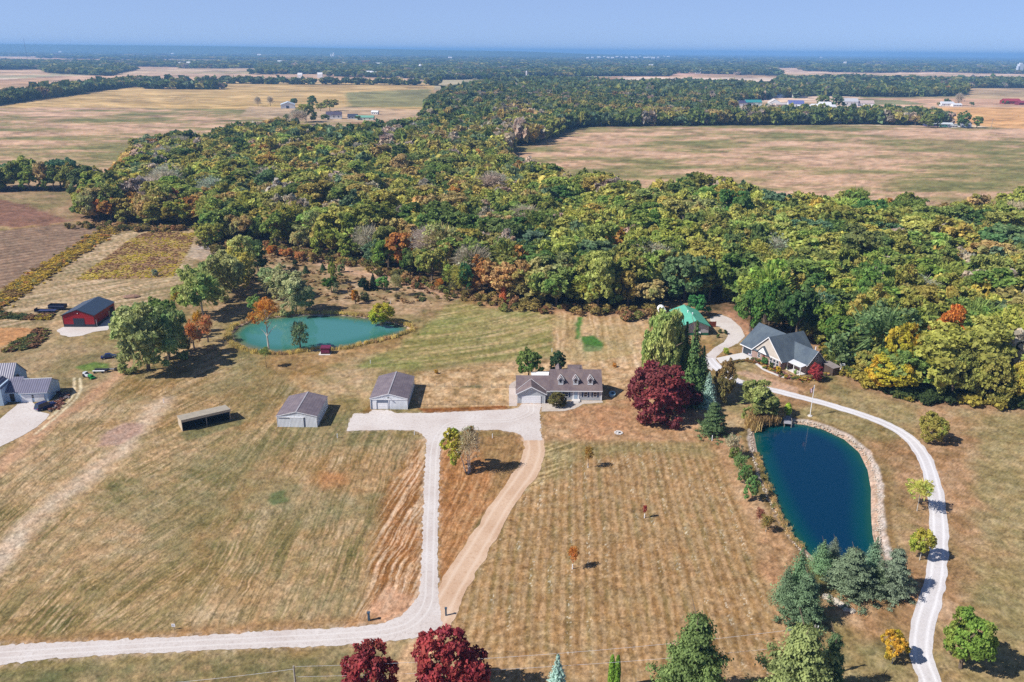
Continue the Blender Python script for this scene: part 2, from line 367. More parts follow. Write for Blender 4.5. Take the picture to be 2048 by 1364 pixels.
# ------------------------------------------------------------------ the ground: one sheet out to the horizon
def build_ground():
    pys = np.concatenate([np.arange(1400, 640, -2.2), np.arange(640, 250, -2.0), np.arange(250, 108, -1.2)])
    Ys = np.array([G(1024, p)[1] for p in pys])
    Ys = np.concatenate([[-120, -40, 20, 50, 70, 80], Ys, [24000., 27000., 30000.]])
    ss = np.concatenate([-np.array([3.2, 2.4, 1.9, 1.6, 1.4, 1.25, 1.15, 1.08]), np.linspace(-1.03, 1.03, 1140), np.array([1.08, 1.15, 1.25, 1.4, 1.6, 1.9, 2.4, 3.2])])
    half = .643*(np.maximum(Ys, 60)*math.cos(PITCH)+H*math.sin(PITCH))
    nr, nc = len(Ys), len(ss)
    X = (half[:, None]*ss[None, :]).ravel(); Y = np.repeat(Ys, nc)
    x, y = X, Y
    N = lambda s, sc, o=4, g=.55: fbm(x/sc, y/sc, s, o, g)
    one = np.ones((len(x), 1))
    wx = (N(1, 7.)-.5); wy = (N(2, 7.)-.5)
    def blend(col, m, new): return col*(1-m[:, None])+new*m[:, None]
    def mixn(cols, f):
        "colours along a 0..1 field"
        cols = [np.asarray(c) for c in cols]; f = np.clip(f, 0, .9999)*(len(cols)-1)
        i = f.astype(int); t = (f-i)[:, None]; A = np.array(cols); return A[i]*(1-t)+A[i+1]*t
    def mask(poly, soft=1.5, warp=3., z=0., pts=False):
        P = poly if pts else PW(poly, z)
        mnx, mny = P.min(0)-30; mxx, mxy = P.max(0)+30
        sel = (x > mnx) & (x < mxx) & (y > mny) & (y < mxy)
        m = np.zeros(x.shape)
        if sel.any():
            xs, ys = x[sel]+wx[sel]*warp, y[sel]+wy[sel]*warp
            m[sel] = sst(-soft, soft, sdist(xs, ys, P))
        return m
    def line(poly, width, soft=.5, warp=1.):
        P = PW(poly); mnx, mny = P.min(0)-20; mxx, mxy = P.max(0)+20
        sel = (x > mnx) & (x < mxx) & (y > mny) & (y < mxy); m = np.zeros(x.shape)
        if sel.any(): m[sel] = 1-sst(width/2-soft, width/2+soft, ldist(x[sel]+wx[sel]*warp, y[sel]+wy[sel]*warp, P))
        return m
    def streak(deg, across, along, seed, o=3):
        u, v = rotc(x+wx*2, y+wy*2, deg); return fbm(u/along, v/across, seed, o, .6)
    near = 1-sst(350, 700, y)
    # --- default: far patchwork of harvested fields
    cw, ch = 420., 520.
    ux, uy = x+fbm(x/900., y/900., 5)*200, y
    ix = np.floor(ux/cw); iy = np.floor(uy/ch+.4*_hash(ix, ix*0, 8))
    r = _hash(ix, iy, 3)
    col = mixn([C(205, 160, 125), C(226, 192, 160), C(190, 150, 110), C(232, 205, 178), C(140, 140, 90), C(205, 175, 130), C(160, 120, 90)], r)
    # --- near hay ground: straw, olive and rust, blotched and streaked
    b1 = N(21, 26., 5); b2 = N(22, 9., 4, .6); b3 = N(23, 3.2, 3)
    f = .45*b1+.3*b2+.25*b3
    hay = mixn([C(98, 98, 54), C(124, 112, 66), C(146, 128, 82), C(162, 140, 98), C(178, 152, 112), C(196, 168, 130)], (f-.30)/.40)
    rust = mixn([C(118, 86, 40), C(142, 104, 52), C(168, 128, 76), C(192, 152, 104)], (N(25, 3., 4, .7)-.25)/.5)
    straw = mixn([C(150, 122, 82), C(178, 148, 106), C(206, 178, 138)], (N(26, 2.2, 4, .7)-.25)/.5)
    col = blend(col, near, hay)
    rm = sst(.56, .68, N(27, 30., 4))*.55; col = blend(col, rm*near, rust)
    # west field mowing streaks climb to the right, bending round to the drive
    W = mask([(-300, 700), (250, 690), (480, 700), (700, 830), (850, 880), (845, 1230), (700, 1255), (0, 1290), (-300, 1300)], 3, 4)
    s1 = streak(67, .34, 10, 31, 4); s2 = streak(89, .36, 13, 32, 4); ppx = Q(x, y, 0*x); sw = np.clip(1-np.exp(-((ppx[0]-330-(ppx[1]-1000)*-.3)/130.)**2), 0, 1)
    st = s1*(1-sw)+s2*sw
    col = blend(col, W*sst(.50, .64, st)*.75, straw); col = blend(col, W*(1-sst(.34, .47, st))*.58, C(100, 90, 50)*one)
    cross = streak(152, .6, 7, 34, 3)*1.0
    cm = mask([(60, 860), (400, 870), (420, 1010), (130, 1160), (-20, 1180)], 4, 8)
    col = blend(col, cm*sst(.58, .68, cross)*.6, straw)
    gr = sst(.55, .66, N(35, 34., 4)); col = blend(col, W*gr*.38, mixn([C(84, 92, 50), C(118, 122, 80)], N(36, 2.5, 3)))
    col = blend(col, mask([(560, 900), (690, 940), (700, 975), (560, 990), (430, 1060), (400, 1120), (380, 1080), (470, 990)], 4, 10)*.22, C(176, 122, 72)*one)
    col = blend(col, mask([(635, 945), (690, 945), (700, 965), (650, 980), (630, 965)], 1.5, 3)*.42, C(184, 118, 66)*one)
    col = blend(col, mask([(548, 985), (572, 980), (582, 1000), (552, 1010), (540, 1000)], .6, 2.5)*.8, C(62, 92, 46)*one)
    col = blend(col, mask([(515, 960), (600, 950), (600, 1010), (540, 1020), (505, 1000)], 2, 6)*.3, C(118, 124, 80)*one)
    # rusty strip beside the drive with rows
    D1 = mask([(770, 980), (850, 880), (846, 1200), (800, 1240), (690, 1255), (730, 1180), (745, 1080)], 2.5, 4)
    u, v = rotc(x, y, 79); rows = .5+.5*np.sin(v*2*math.pi/1.35+N(41, 5.)*3); rr = sst(.25, .75, rows*.14+streak(79, .33, 12, 42, 4)*.86)
    col = blend(col, D1*.85, mixn([C(124, 78, 34), C(158, 104, 54), C(200, 160, 120), C(222, 190, 158)], rr))
    T1 = mask([(880, 880), (1045, 870), (1045, 905), (1020, 960), (960, 1040), (905, 1135), (878, 1190), (876, 1000)], .8, 1)
    tri = mixn([C(120, 80, 38), C(158, 108, 60), C(186, 138, 92), C(206, 168, 124)], .55*rr+.45*N(43, 2.2, 4, .7))
    col = blend(col, T1*.9, tri)
    col = blend(col, mask([(960, 860), (1047, 872), (1045, 915), (1000, 985), (965, 1000), (990, 950), (950, 900)], 1.5, 3)*.5, mixn([C(112, 100, 58), C(152, 132, 88)], N(44, 2.)))
    col = blend(col, mask([(775, 1170), (810, 1190), (835, 1205), (800, 1240), (740, 1252), (740, 1210)], 1, 2)*.8, mixn([C(186, 140, 104), C(212, 172, 138)], N(45, 1.6, 4)))
    verge = line([(-200, 1288), (0, 1283), (200, 1274), (400, 1265), (560, 1254), (740, 1242)], 2.4, 1, 2)
    col = blend(col, verge*.7, mixn([C(128, 92, 50), C(186, 146, 100)], N(46, 1.2, 3)))
    # east field: rows running away from the viewer, with pale chaff lying along them
    E_ = mask([(1085, 884), (1250, 882), (1422, 888), (1470, 985), (1510, 1090), (1560, 1245), (1590, 1364), (1600, 1500), (900, 1500), (880, 1300), (895, 1232), (935, 1165), (985, 1078), (1045, 985), (1085, 925)], 1.2, 1.5)
    u, v = rotc(x, y, 86.4); ph = v/3.2+(N(51, 18.)-.5)*.35; fr = ph-np.floor(ph)
    band = N(52, 1.1, 3)
    rowc = .5+.5*np.cos(2*math.pi*fr); rowd = .5+.5*np.cos(2*math.pi*(2*fr+.3))
    base = mixn([C(120, 90, 54), C(144, 112, 68), C(168, 134, 88), C(194, 162, 116)], .02+.45*(N(53, 1.3, 4, .7)-.3)*2+.10*rowd*band*1.6+.75*(streak(86.4, .4, 15, 153, 3)-.15))
    base = blend(base, sst(.5, .95, rowc)*sst(.3, .65, N(158, 6., 3))*.36, mixn([C(96, 92, 48), C(140, 130, 76)], band))
    base = blend(base, sst(.42, .62, rowd*.35+band*.65)*.4, mixn([C(176, 144, 104), C(212, 182, 142)], N(58, .6, 2)))
    fl = sst(.74, .9, _hash(np.floor(x/.2), np.floor(y/.26), 54)*(.30+.70*rowc))*sst(.40, .66, N(55, 5., 3))*sst(200, 120, y) if False else sst(.76, .92, _hash(np.floor(x/.2), np.floor(y/.26), 54)*(.30+.70*rowc))*sst(.42, .68, N(55, 5., 3))
    col = blend(col, E_*.95, base); col = blend(col, E_*fl*.6, C(232, 224, 198)*one)
    col = blend(col, E_*mask([(1085, 884), (1420, 886), (1430, 920), (1300, 905), (1180, 915), (1085, 960)], 2.5, 6)*.5, mixn([C(96, 104, 54), C(160, 146, 100)], N(56, 1.5, 3)))
    arcs = np.sin(np.hypot(x-5, y-95)*2*math.pi/2.3+N(57, 9.)*4)
    ac = mask([(890, 1232), (1110, 1235), (1120, 1330), (900, 1330)], 3, 3); col = blend(col, ac*sst(.2, .8, arcs)*.22, mixn([C(206, 170, 120), C(226, 196, 152)], b3)); col = blend(col, ac*sst(.2, .8, -arcs)*.2, C(134, 98, 48)*one)
    arc2 = mask([(1086, 885), (1160, 885), (1110, 960), (1050, 985)], 1.5, 2); s5 = streak(32, .6, 9, 59, 3); col = blend(col, arc2*sst(.5, .58, s5)*.45, C(214, 192, 140)*one); col = blend(col, arc2*(1-sst(.40, .48, s5))*.35, C(104, 98, 50)*one)
    Sb = mask([(880, 1330), (1600, 1345), (1620, 1500), (880, 1500)], 5, 8); col = blend(col, Sb*.5, mixn([C(134, 104, 66), C(178, 146, 104), C(196, 166, 130)], N(58, 2., 4)))
    # yard lawns: short and biscuit brown
    lawn = mixn([C(140, 106, 68), C(168, 132, 92), C(192, 154, 114), C(208, 174, 134)], (.4*N(61, 12., 4)+.6*N(62, 1.6, 4, .7)-.25)/.5)
    Lw = mask([(1086, 880), (1090, 824), (1210, 806), (1212, 700), (1290, 700), (1300, 780), (1480, 870), (1500, 960), (1560, 1060), (1600, 1100), (1640, 1360), (1600, 1400), (1560, 1250), (1500, 1060), (1420, 884)], 1.2, 1.5)
    col = blend(col, Lw*.95, lawn); col = blend(col, Lw*sst(.55, .68, N(63, 14., 4))*.4, C(172, 120, 82)*one)
    Bk = mask([(833, 742), (1110, 718), (1290, 735), (1290, 800), (1083, 800), (1083, 812), (833, 818)], 1.5, 3)
    col = blend(col, Bk*.85, mixn([C(140, 112, 70), C(176, 142, 98), C(200, 166, 122), C(214, 184, 142)], (N(64, 2.4, 4, .7)-.25)/.5))
    col = blend(col, mask([(835, 817), (1010, 811), (1020, 817), (950, 822), (850, 826)], .4, .5), mixn([C(110, 66, 26), C(160, 104, 52)], N(65, 1.2, 3)))
    col = blend(col, mask([(745, 805), (720, 826), (742, 826)], .5, 1.5)*.7, C(126, 92, 40)*one)
    # field behind the house: straw with fine rows
    Fh = mask([(1105, 620), (1200, 625), (1300, 628), (1300, 735), (1220, 738), (1106, 712)], .6, .6)
    u, v = rotc(x, y, 88); rws = streak(88, .8, 26, 66, 3)
    col = blend(col, Fh*.95, mixn([C(142, 112, 68), C(176, 144, 98), C(206, 174, 132), C(222, 192, 154)], .1+.55*(rws-.25)*2+.4*(b2-.3)))
    col = blend(col, Fh*sst(.5, .62, N(67, 30., 3))*.5, C(158, 144, 92)*one)
    for pg, cc in (([(1152, 634), (1165, 633), (1163, 660), (1158, 680), (1150, 678), (1153, 655)], (62, 118, 38)), ([(1162, 673), (1190, 672), (1205, 685), (1200, 694), (1175, 696), (1163, 684)], (44, 112, 30)), ([(1172, 690), (1200, 692), (1200, 702), (1170, 704)], (110, 128, 76))):
        col = blend(col, mask(pg, .8, 3.5)*.9, mixn([C(*cc)*.7, C(*cc)*1.25], N(68, 1., 3)))
    col = blend(col, mask([(925, 772), (960, 769), (965, 776), (915, 777)], .5, 1)*.6, C(94, 100, 60)*one)
    # north meadow, olive with curved mowing lines
    Nm = mask([(700, 735), (800, 690), (850, 650), (900, 602), (1000, 618), (1103, 626), (1104, 712), (1030, 720), (800, 738)], 2, 4)
    rr_ = np.hypot(x+60, y-330); cs = fbm(rr_/1.1, np.arctan2(y-330, x+60)*9, 71, 3)
    col = blend(col, Nm*.8, mixn([C(104, 108, 50), C(132, 128, 68), C(158, 146, 90), C(190, 166, 118)], .1+.9*(cs-.25)/.5))
    col = blend(col, Nm*sst(.5, .6, N(72, 25., 3))*.35, C(112, 130, 60)*one)
    # rough ground behind the west pond
    Rg = mask([(400, 470), (520, 490), (700, 520), (860, 568), (920, 592), (860, 640), (720, 625), (560, 620), (440, 640), (380, 640), (340, 560)], 3, 8)
    col = blend(col, Rg*.75, mixn([C(112, 100, 62), C(148, 124, 84), C(172, 142, 106), C(190, 160, 128)], (N(74, 5., 5, .65)-.28)/.46))
    trk = line([(600, 510), (690, 540), (760, 552), (850, 580), (900, 592)], 7, 3, 4); col = blend(col, trk*.7, mixn([C(196, 156, 124), C(214, 180, 150)], b3))
    # west side: meadows, ploughland, goldenrod
    Wf = mask([(-300, 385), (150, 382), (200, 440), (0, 446), (-300, 455)], 3, 10)
    col = blend(col, Wf*.9, mixn([C(112, 108, 62), C(140, 124, 82), C(168, 138, 106)], (N(75, 18., 4)-.25)/.5))
    Rd = mask([(-300, 395), (20, 400), (90, 420), (140, 440), (90, 452), (-300, 462)], 3, 12)
    col = blend(col, Rd*.8, mixn([C(118, 78, 66), C(146, 104, 88)], streak(-5, 3, 20, 76)))
    Pl = mask([(-400, 470), (0, 462), (120, 448), (215, 446), (120, 512), (0, 578), (-300, 700), (-500, 700)], 1.5, 2)
    u, v = rotc(x, y, 44); pr = .5+.5*np.sin(v*2*math.pi/5.5+N(77, 30.)*2); col = blend(col, Pl*.95, mixn([C(104, 84, 66), C(138, 112, 90), C(168, 142, 116)], .5*pr+.5*N(78, 3., 4)))
    Ms = mask([(225, 450), (430, 452), (420, 480), (360, 560), (330, 600), (250, 620), (120, 640), (-200, 700), (-200, 640), (20, 592), (120, 540)], 2, 3)
    s8 = streak(42, 1.1, 20, 79, 3); col = blend(col, Ms*.85, mixn([C(120, 112, 72), C(152, 134, 96), C(182, 156, 118), C(204, 180, 146)], (s8-.25)/.5))
    Gm = mask([(150, 560), (262, 478), (300, 462), (392, 466), (378, 500), (345, 555), (240, 558)], .8, 2)
    gq = N(80, 9., 4, .6)*.5+streak(0, 2.5, 12, 81)*.5
    col = blend(col, Gm*.95, mixn([C(134, 104, 80), C(150, 118, 84), C(164, 138, 78), C(176, 158, 70)], (gq-.3)/.38))
    Br = mask([(388, 490), (460, 488), (470, 500), (400, 520), (372, 512)], 1.5, 3); col = blend(col, Br*.6, C(186, 168, 148)*one)
    Or = mask([(-100, 655), (50, 655), (74, 658), (40, 680), (0, 694), (-100, 700)], .6, 1); col = blend(col, Or*.9, mixn([C(176, 122, 70), C(206, 156, 106)], streak(30, .8, 12, 82)))
    Yd = mask([(-200, 700), (100, 690), (230, 690), (255, 735), (170, 800), (100, 835), (-200, 800)], 3, 6)
    col = blend(col, Yd*.7, mixn([C(110, 104, 64), C(146, 128, 90), C(172, 148, 112)], (N(83, 8., 4)-.28)/.45))
    col = blend(col, mask([(146, 734), (190, 724), (218, 728), (215, 740), (190, 745), (160, 742)], .8, 2)*.85, mixn([C(70, 104, 34), C(104, 136, 54)], N(84, 1., 3)))
    col = blend(col, line([(256, 728), (180, 800), (110, 838), (60, 880), (0, 935), (-80, 990)], 4.0, 2.0, 2)*.8, mixn([C(172, 130, 98), C(202, 162, 126)], N(85, 1.4, 3)))
    for pl in ([(148, 757), (150, 785), (138, 802), (95, 838)], [(159, 757), (163, 778), (152, 798), (98, 846), (70, 868)]):
        col = blend(col, line(pl, .7, .35, .5)*.8, C(222, 206, 168)*one)
    col = blend(col, line([(330, 800), (240, 905), (130, 990), (60, 1050), (0, 1120), (-80, 1190)], 4.6, 2.4, 4)*.8, mixn([C(190, 164, 134), C(216, 194, 166)], N(185, 1.3, 3)))
    col = blend(col, mask([(205, 870), (250, 845), (285, 850), (292, 865), (240, 890), (195, 895)], 1, 3)*.9, mixn([C(156, 126, 108), C(190, 160, 140)], N(86, .9, 4, .7)))
    col = blend(col, mask([(15, 1075), (60, 1060), (60, 1080), (20, 1120), (0, 1150), (-40, 1170), (-20, 1110)], 1, 3)*.6, C(204, 184, 158)*one)
    col = blend(col, mask([(290, 880), (370, 860), (420, 880), (360, 900)], 2, 5)*.3, straw)
    col = blend(col, mask([(355, 866), (465, 838), (490, 838), (480, 850), (370, 884)], .8, 1)*.7, mixn([C(74, 92, 52), C(120, 118, 74)], b3))
    # east lawns
    El = mask([(1440, 740), (1480, 720), (1640, 760), (1760, 785), (2048, 812), (2400, 830), (2600, 1500), (1640, 1500), (1640, 1200), (1780, 1180), (1800, 1100), (1760, 900), (1500, 830)], 2, 3)
    el = mixn([C(126, 98, 62), C(154, 120, 80), C(178, 142, 104), C(194, 160, 124)], (.5*N(87, 9., 4)+.5*N(88, 1.8, 4, .7)-.27)/.46)
    col = blend(col, El*.95, el)
    gE = sst(.46, .62, N(89, 32., 4)+.18*sst(1860, 2050, Q(x, y, 0*x)[0])-.05); col = blend(col, El*gE*.6, mixn([C(104, 106, 60), C(142, 138, 88), C(168, 158, 112)], (N(90, 1.8, 3)-.2)/.6))
    col = blend(col, mask([(1470, 745), (1492, 741), (1597, 776), (1592, 788), (1575, 786)], .5, .6)*.85, mixn([C(184, 148, 118), C(204, 170, 140)], b3))
    col = blend(col, mask([(1500, 632), (1470, 622), (1440, 618), (1465, 640), (1500, 690), (1530, 650)], 1.5, 2)*.8, mixn([C(160, 114, 84), C(196, 150, 118)], b3))
    col = blend(col, line([(1740, 810), (1760, 850), (1775, 950), (1778, 1080)], 1.6, 1, 1.5)*.45, C(124, 96, 50)*one)
    # grass verge at the very front
    Fg = mask([(-400, 1345), (0, 1340), (400, 1310), (700, 1300), (780, 1300), (760, 1500), (-400, 1500)], 2, 4)
    col = blend(col, Fg*.8, mixn([C(88, 96, 56), C(122, 116, 76), C(160, 138, 98)], (.5*N(92, 10., 3)+.5*N(93, 1.4, 3)-.27)/.46))
    col = blend(col, mask([(815, 1290), (860, 1268), (880, 1280), (850, 1364), (830, 1450), (700, 1450)], .8, 2)*.8, mixn([C(186, 146, 104), C(216, 178, 136)], streak(80, .5, 6, 94)))
    # --- big fields farther out
    def corn(m, seed, deg=3):
        nonlocal col
        q = .55*streak(deg, 42, 110, seed, 4)+.32*streak(deg+20, 18, 45, seed+1, 4)+.13*streak(deg-15, 3, 14, seed+2)
        c = mixn([C(118, 118, 70), C(134, 128, 78), C(162, 142, 98), C(196, 160, 126), C(208, 172, 140)], (q-.32)/.30)
        col = blend(col, m, c)
    corn(mask([(1000, 300), (1060, 275), (1150, 250), (1520, 247), (1960, 254), (2400, 262), (2600, 470), (2048, 440), (1700, 440), (1300, 420), (1050, 380)], 3, 6), 101)
    corn(mask([(-800, 214), (170, 214), (500, 219), (700, 228), (700, 300), (300, 340), (180, 345), (0, 372), (-800, 390)], 3, 6), 111)
    far2 = mixn([C(176, 148, 90), C(200, 166, 106), C(212, 180, 124)], (streak(2, 18, 90, 121, 4)-.3)/.4)
    col = blend(col, mask([(-800, 235), (60, 200), (130, 178), (330, 160), (868, 165), (868, 218), (640, 226), (500, 218), (170, 215), (-800, 217)], 2, 4), far2)
    col = blend(col, line([(-400, 216), (170, 216), (350, 218), (500, 220)], 7, 3, 3)*.5, C(90, 88, 50)*one)
    col = blend(col, mask([(690, 185), (860, 178), (868, 214), (700, 214)], 6, 20)*.85, mixn([C(112, 116, 70), C(150, 148, 98)], streak(4, 10, 60, 122)))
    col = blend(col, line([(310, 190), (400, 203), (520, 206), (640, 212), (860, 218)], 4, 2, 6)*.5, C(84, 86, 50)*one)
    col = blend(col, mask([(500, 212), (620, 218), (700, 214), (860, 220), (858, 240), (640, 246), (480, 232)], 4, 6)*.85, mixn([C(170, 142, 106), C(206, 180, 148)], N(123, 20., 3)))
    col = blend(col, mask([(1770, 214), (2400, 217), (2500, 264), (2000, 256), (1880, 243), (1790, 233)], 3, 3), mixn([C(206, 152, 92), C(222, 176, 118)], streak(0, 14, 120, 124)))
    col = blend(col, mask([(1690, 196), (2400, 200), (2400, 214), (1690, 211)], 3, 3), mixn([C(198, 152, 116), C(214, 176, 142)], streak(0, 14, 120, 125)))
    col = blend(col, mask([(1690, 197), (1800, 200), (1860, 209), (1700, 210)], 4, 6)*.8, C(112, 124, 76)*one)
    col = blend(col, mask([(1925, 176), (2400, 176), (2400, 199), (1700, 197), (1925, 193)], 3, 3), mixn([C(168, 152, 106), C(208, 170, 132)], streak(0, 18, 160, 126)))
    col = blend(col, mask([(1500, 204), (1640, 204), (1640, 216), (1500, 216)], 4, 6)*.8, C(182, 150, 104)*one)
    for pg, cc in (([(1555, 147), (2030, 149), (2030, 143), (1610, 143), (1600, 127), (1545, 127)], (226, 190, 156)), ([(1330, 150), (1490, 150), (1490, 145), (1330, 145)], (214, 168, 140)),
                   ([(-300, 153), (-300, 141), (85, 140), (100, 150)], (206, 172, 134)), ([(215, 151), (330, 146), (510, 141), (520, 134), (400, 137), (280, 138)], (206, 176, 140)), ([(100, 168), (110, 152), (520, 148), (880, 150), (880, 162), (290, 164)], (204, 168, 134))):
        col = blend(col, mask(pg, 6, 6), mixn([C(*cc)*.85, C(*cc)*1.1], streak(0, 30, 200, 127)))
    rim = line([(1030, 298), (1100, 272), (1150, 256), (1520, 251), (1960, 257)], 12, 5, 6)*.6; col = blend(col, rim, C(120, 122, 76)*one)
    q = mask(DRIVE, 1.5, 1.2); col = blend(col, q*sst(.42, .60, N(130, .9, 3, .7))*.75, C(214, 190, 168)*one)
    # --- woodland floor
    cvr = np.full(x.shape, -1e6); sel = (y > 150)
    cvr[sel] = cover(x[sel], y[sel])
    wf = sst(-3.5, 2.0, cvr+(b2-.5)*6)
    col = blend(col, wf, mixn([C(70, 62, 40), C(104, 86, 58), C(140, 108, 80)], (N(131, 4., 4)-.25)/.5))
    edge = sst(-9, -3, cvr)*(1-sst(-1, 1.5, cvr))*near; col = blend(col, edge*.5, mixn([C(142, 96, 70), C(190, 148, 116)], b3))
    # --- pond banks
    z = np.zeros(x.shape)
    for Pd, lim, rip in ((PW(POND_L, WL), 2.6, 0), (PW(POND_R, WL), 2.0, 1)):
        sd = np.full(x.shape, -99.); mn = Pd.min(0)-12; mx = Pd.max(0)+12
        sel = (x > mn[0]) & (x < mx[0]) & (y > mn[1]) & (y < mx[1]); sd[sel] = sdist(x[sel], y[sel], Pd)
        z = np.where(sd > 0, WL-np.minimum(sd*.5, 1.4), np.where(sd > -lim, WL*(1+sd/lim), z))
        bank = sst(-2.2-(1-rip)*1.2, -.5, sd+(b3-.5)*1.2); col = blend(col, bank*.9, mixn([C(176, 146, 122), C(204, 178, 156)], b3))
        if rip:
            px_ = Q(x, y, 0*x)[0]; cx = Pd[:, 0].mean(); wdt = np.where(x > 62+.18*(y-100)+0*cx, 5.0, 3.2)
            wdt = np.where((x-Pd[:, 0].mean()) > 0, 2.8, 2.1)
            g_ = sst(-wdt, -wdt+.7, sd+(b3-.5)*.9)*(1-sst(-1.5, -.9, sd)); g_ = g_*np.where((x < 64) & (y < 150), .35, 1)
            col = blend(col, g_*.9, mixn([C(166, 148, 132), C(198, 182, 166), C(220, 210, 200)], _hash(np.floor(x/.35), np.floor(y/.4), 9)*.6+.4*b3))
            outer = sst(-wdt-1.4, -wdt-.3, sd)*(1-g_)*(sd < 0); col = blend(col, outer*.5*(1-bank), C(122, 92, 48)*one)
        else:
            rg = sst(-5.5, -1.5, sd+(b2-.5)*3)*(1-bank); col = blend(col, rg*.6, mixn([C(118, 112, 52), C(168, 144, 84)], b3))
    fp = (y*y+H*H)/(H*FPX)*1.6
    gr_ = 0; tw = 1e-9
    for q_, sc in enumerate((.28, .6, 1.2, 2.4, 5., 11., 24., 60.)):
        wt = np.exp(-(np.log2(sc/np.clip(fp, .3, 60))**2)/2.2); gr_ = gr_+wt*(vn(x/sc+3.1*q_, y/sc, 140+q_)-.5); tw = tw+wt
    gr_ = gr_/tw; gr2 = (_hash(np.floor(x/np.clip(fp, .3, 99)*.9), np.floor(y/np.clip(fp, .3, 99)*.7), 160)-.5)
    col = col*np.clip(1+1.05*gr_*1.0+.34*gr2, .45, 1.7)[:, None]*(1+.10*(vn(x/1.7, y/1.7, 171)-.5)[:, None]*np.array([1, -.4, -1.2]))
    lum = col@np.array([.3, .59, .11]); col = (col*.97+lum[:, None]*.03)*np.array([1.03, 1.01, 1.05])
    V = np.stack([x, y, z], 1)
    ii = np.arange(nr*nc).reshape(nr, nc); F = np.stack([ii[:-1, :-1], ii[:-1, 1:], ii[1:, 1:], ii[1:, :-1]], -1).reshape(-1, 4)
    o = link('ground', npmesh('ground', V, F, {'Col': np.clip(col, .01, .85)}, attrmat('ground_cover'))); o['kind'] = 'structure'
    return o
build_ground()

# ------------------------------------------------------------------ hills on the horizon
def build_hills():
    n, m = 260, 7; xs = np.linspace(-26000, 3000, n); ys = np.linspace(11500, 16500, m)
    X, Y = np.meshgrid(xs, ys); prof = np.sin(np.linspace(0, math.pi, m))[:, None]
    h = (52*sst(2500, -6000, X)+66)*(.93+.14*fbm(X/1800., Y/2500., 5, 5))*prof; h = h*sst(3000, 0, X)
    V = np.stack([X.ravel(), Y.ravel(), h.ravel()-1.5], 1); ii = np.arange(n*m).reshape(m, n)
    F = np.stack([ii[:-1, :-1], ii[:-1, 1:], ii[1:, 1:], ii[1:, :-1]], -1).reshape(-1, 4)
    o = link('hills', npmesh('hills', V, F, {'Col': np.tile(C(78, 92, 52), (n*m, 1))}, attrmat('wooded_hills', detail=False))); o['kind'] = 'structure'
build_hills()

# ------------------------------------------------------------------ sheets: drives, paths, water
def sheet(name, poly, mat, z, rag=.25, step=.6, label=None, kind='structure', world=False, seed=0):
    P = np.array(poly) if world else PW(poly, z)
    out = []; r = np.random.default_rng(seed+5)
    n = len(P)
    for i in range(n):
        a, b = P[i], P[(i+1) % n]; L = np.hypot(*(b-a)); k = max(1, int(L/step)); nrm = np.array([-(b-a)[1], (b-a)[0]])/(L+1e-9)
        for j in range(k):
            p = a+(b-a)*j/k; out.append(p+nrm*rag*(2*fbm(p[0:1]*1.3, p[1:2]*1.3, seed+3, 3)[0]-1+.5*(r.random()-.5)))
    vs = [Vector((float(p[0]), float(p[1]), 0)) for p in out]
    tris = tessellate_polygon([vs]); me = bpy.data.meshes.new(name)
    me.from_pydata([(v.x, v.y, z) for v in vs], [], [t if (vs[t[1]]-vs[t[0]]).cross(vs[t[2]]-vs[t[0]]).z > 0 else t[::-1] for t in tris]); me.update()
    o = link(name, me, mat); o['kind'] = kind
    if label: o['label'] = label
    return o
def smooth(P, k=6):
    "Catmull-Rom through the points"
    P = np.asarray(P, float); Q_ = np.vstack([2*P[0]-P[1], P, 2*P[-1]-P[-2]]); out = []
    for i in range(1, len(Q_)-2):
        for t in np.arange(0, 1, 1/k):
            a, b, c, d = Q_[i-1:i+3]; out.append(.5*((2*b)+(-a+c)*t+(2*a-5*b+4*c-d)*t*t+(-a+3*b-3*c+d)*t**3))
    out.append(P[-1]); return np.array(out)
def strip(name, pts, width, mat, z, rag=.15, seed=0, k=12):
    C_ = smooth(PW(pts, z), k); d = np.gradient(C_, axis=0); nrm = np.stack([-d[:, 1], d[:, 0]], 1)/np.hypot(d[:, 0], d[:, 1])[:, None]
    r = np.random.default_rng(seed); L = len(C_); W_ = np.interp(np.linspace(0, 1, L), np.linspace(0, 1, len(width)), width) if hasattr(width, '__len__') else np.full(L, width)
    a = C_+nrm*(W_/2+rag*2.2*(fbm(np.arange(L)*.23, np.zeros(L), seed, 4)-.5))[:, None]; b = C_-nrm*(W_/2+rag*2.2*(fbm(np.arange(L)*.23, np.ones(L)*9, seed+3, 4)-.5))[:, None]
    c1 = C_+nrm*(W_/6)[:, None]; c2 = C_-nrm*(W_/6)[:, None]
    rows = [a, c1, c2, b]; V = np.concatenate([np.concatenate([q, np.full((L, 1), z)], 1) for q in rows]); F = []
    for j in range(3):
        for i in range(L-1): F.append((j*L+i, (j+1)*L+i, (j+1)*L+i+1, j*L+i+1))
    me = npmesh(name, V, np.array(F)); uv = me.uv_layers.new(name='UVMap'); us = [0, .333, .667, 1.]
    li = np.array(F).ravel(); uv.data.foreach_set('uv', np.stack([np.array(us)[li//L], (li % L)/L], 1).astype(np.float32).ravel())
    o = link(name, me, mat); o['kind'] = 'structure'; return o
GR = gravelmat('drive_gravel', C(228, 220, 216, .76), C(214, 202, 196, .76), C(180, 164, 154, .76))
GRT = gravelmat('lane_gravel', C(224, 220, 222, .80), C(214, 208, 208, .80), C(188, 182, 180, .80), C(246, 244, 246, .84))
GRR = gravelmat('rutted_gravel', C(226, 218, 214, .76), C(212, 200, 194, .76), C(182, 166, 156, .76), C(234, 228, 224, .78))
DIRT = gravelmat('packed_dirt', C(220, 190, 164), C(206, 172, 144), C(180, 142, 112), C(232, 208, 186))
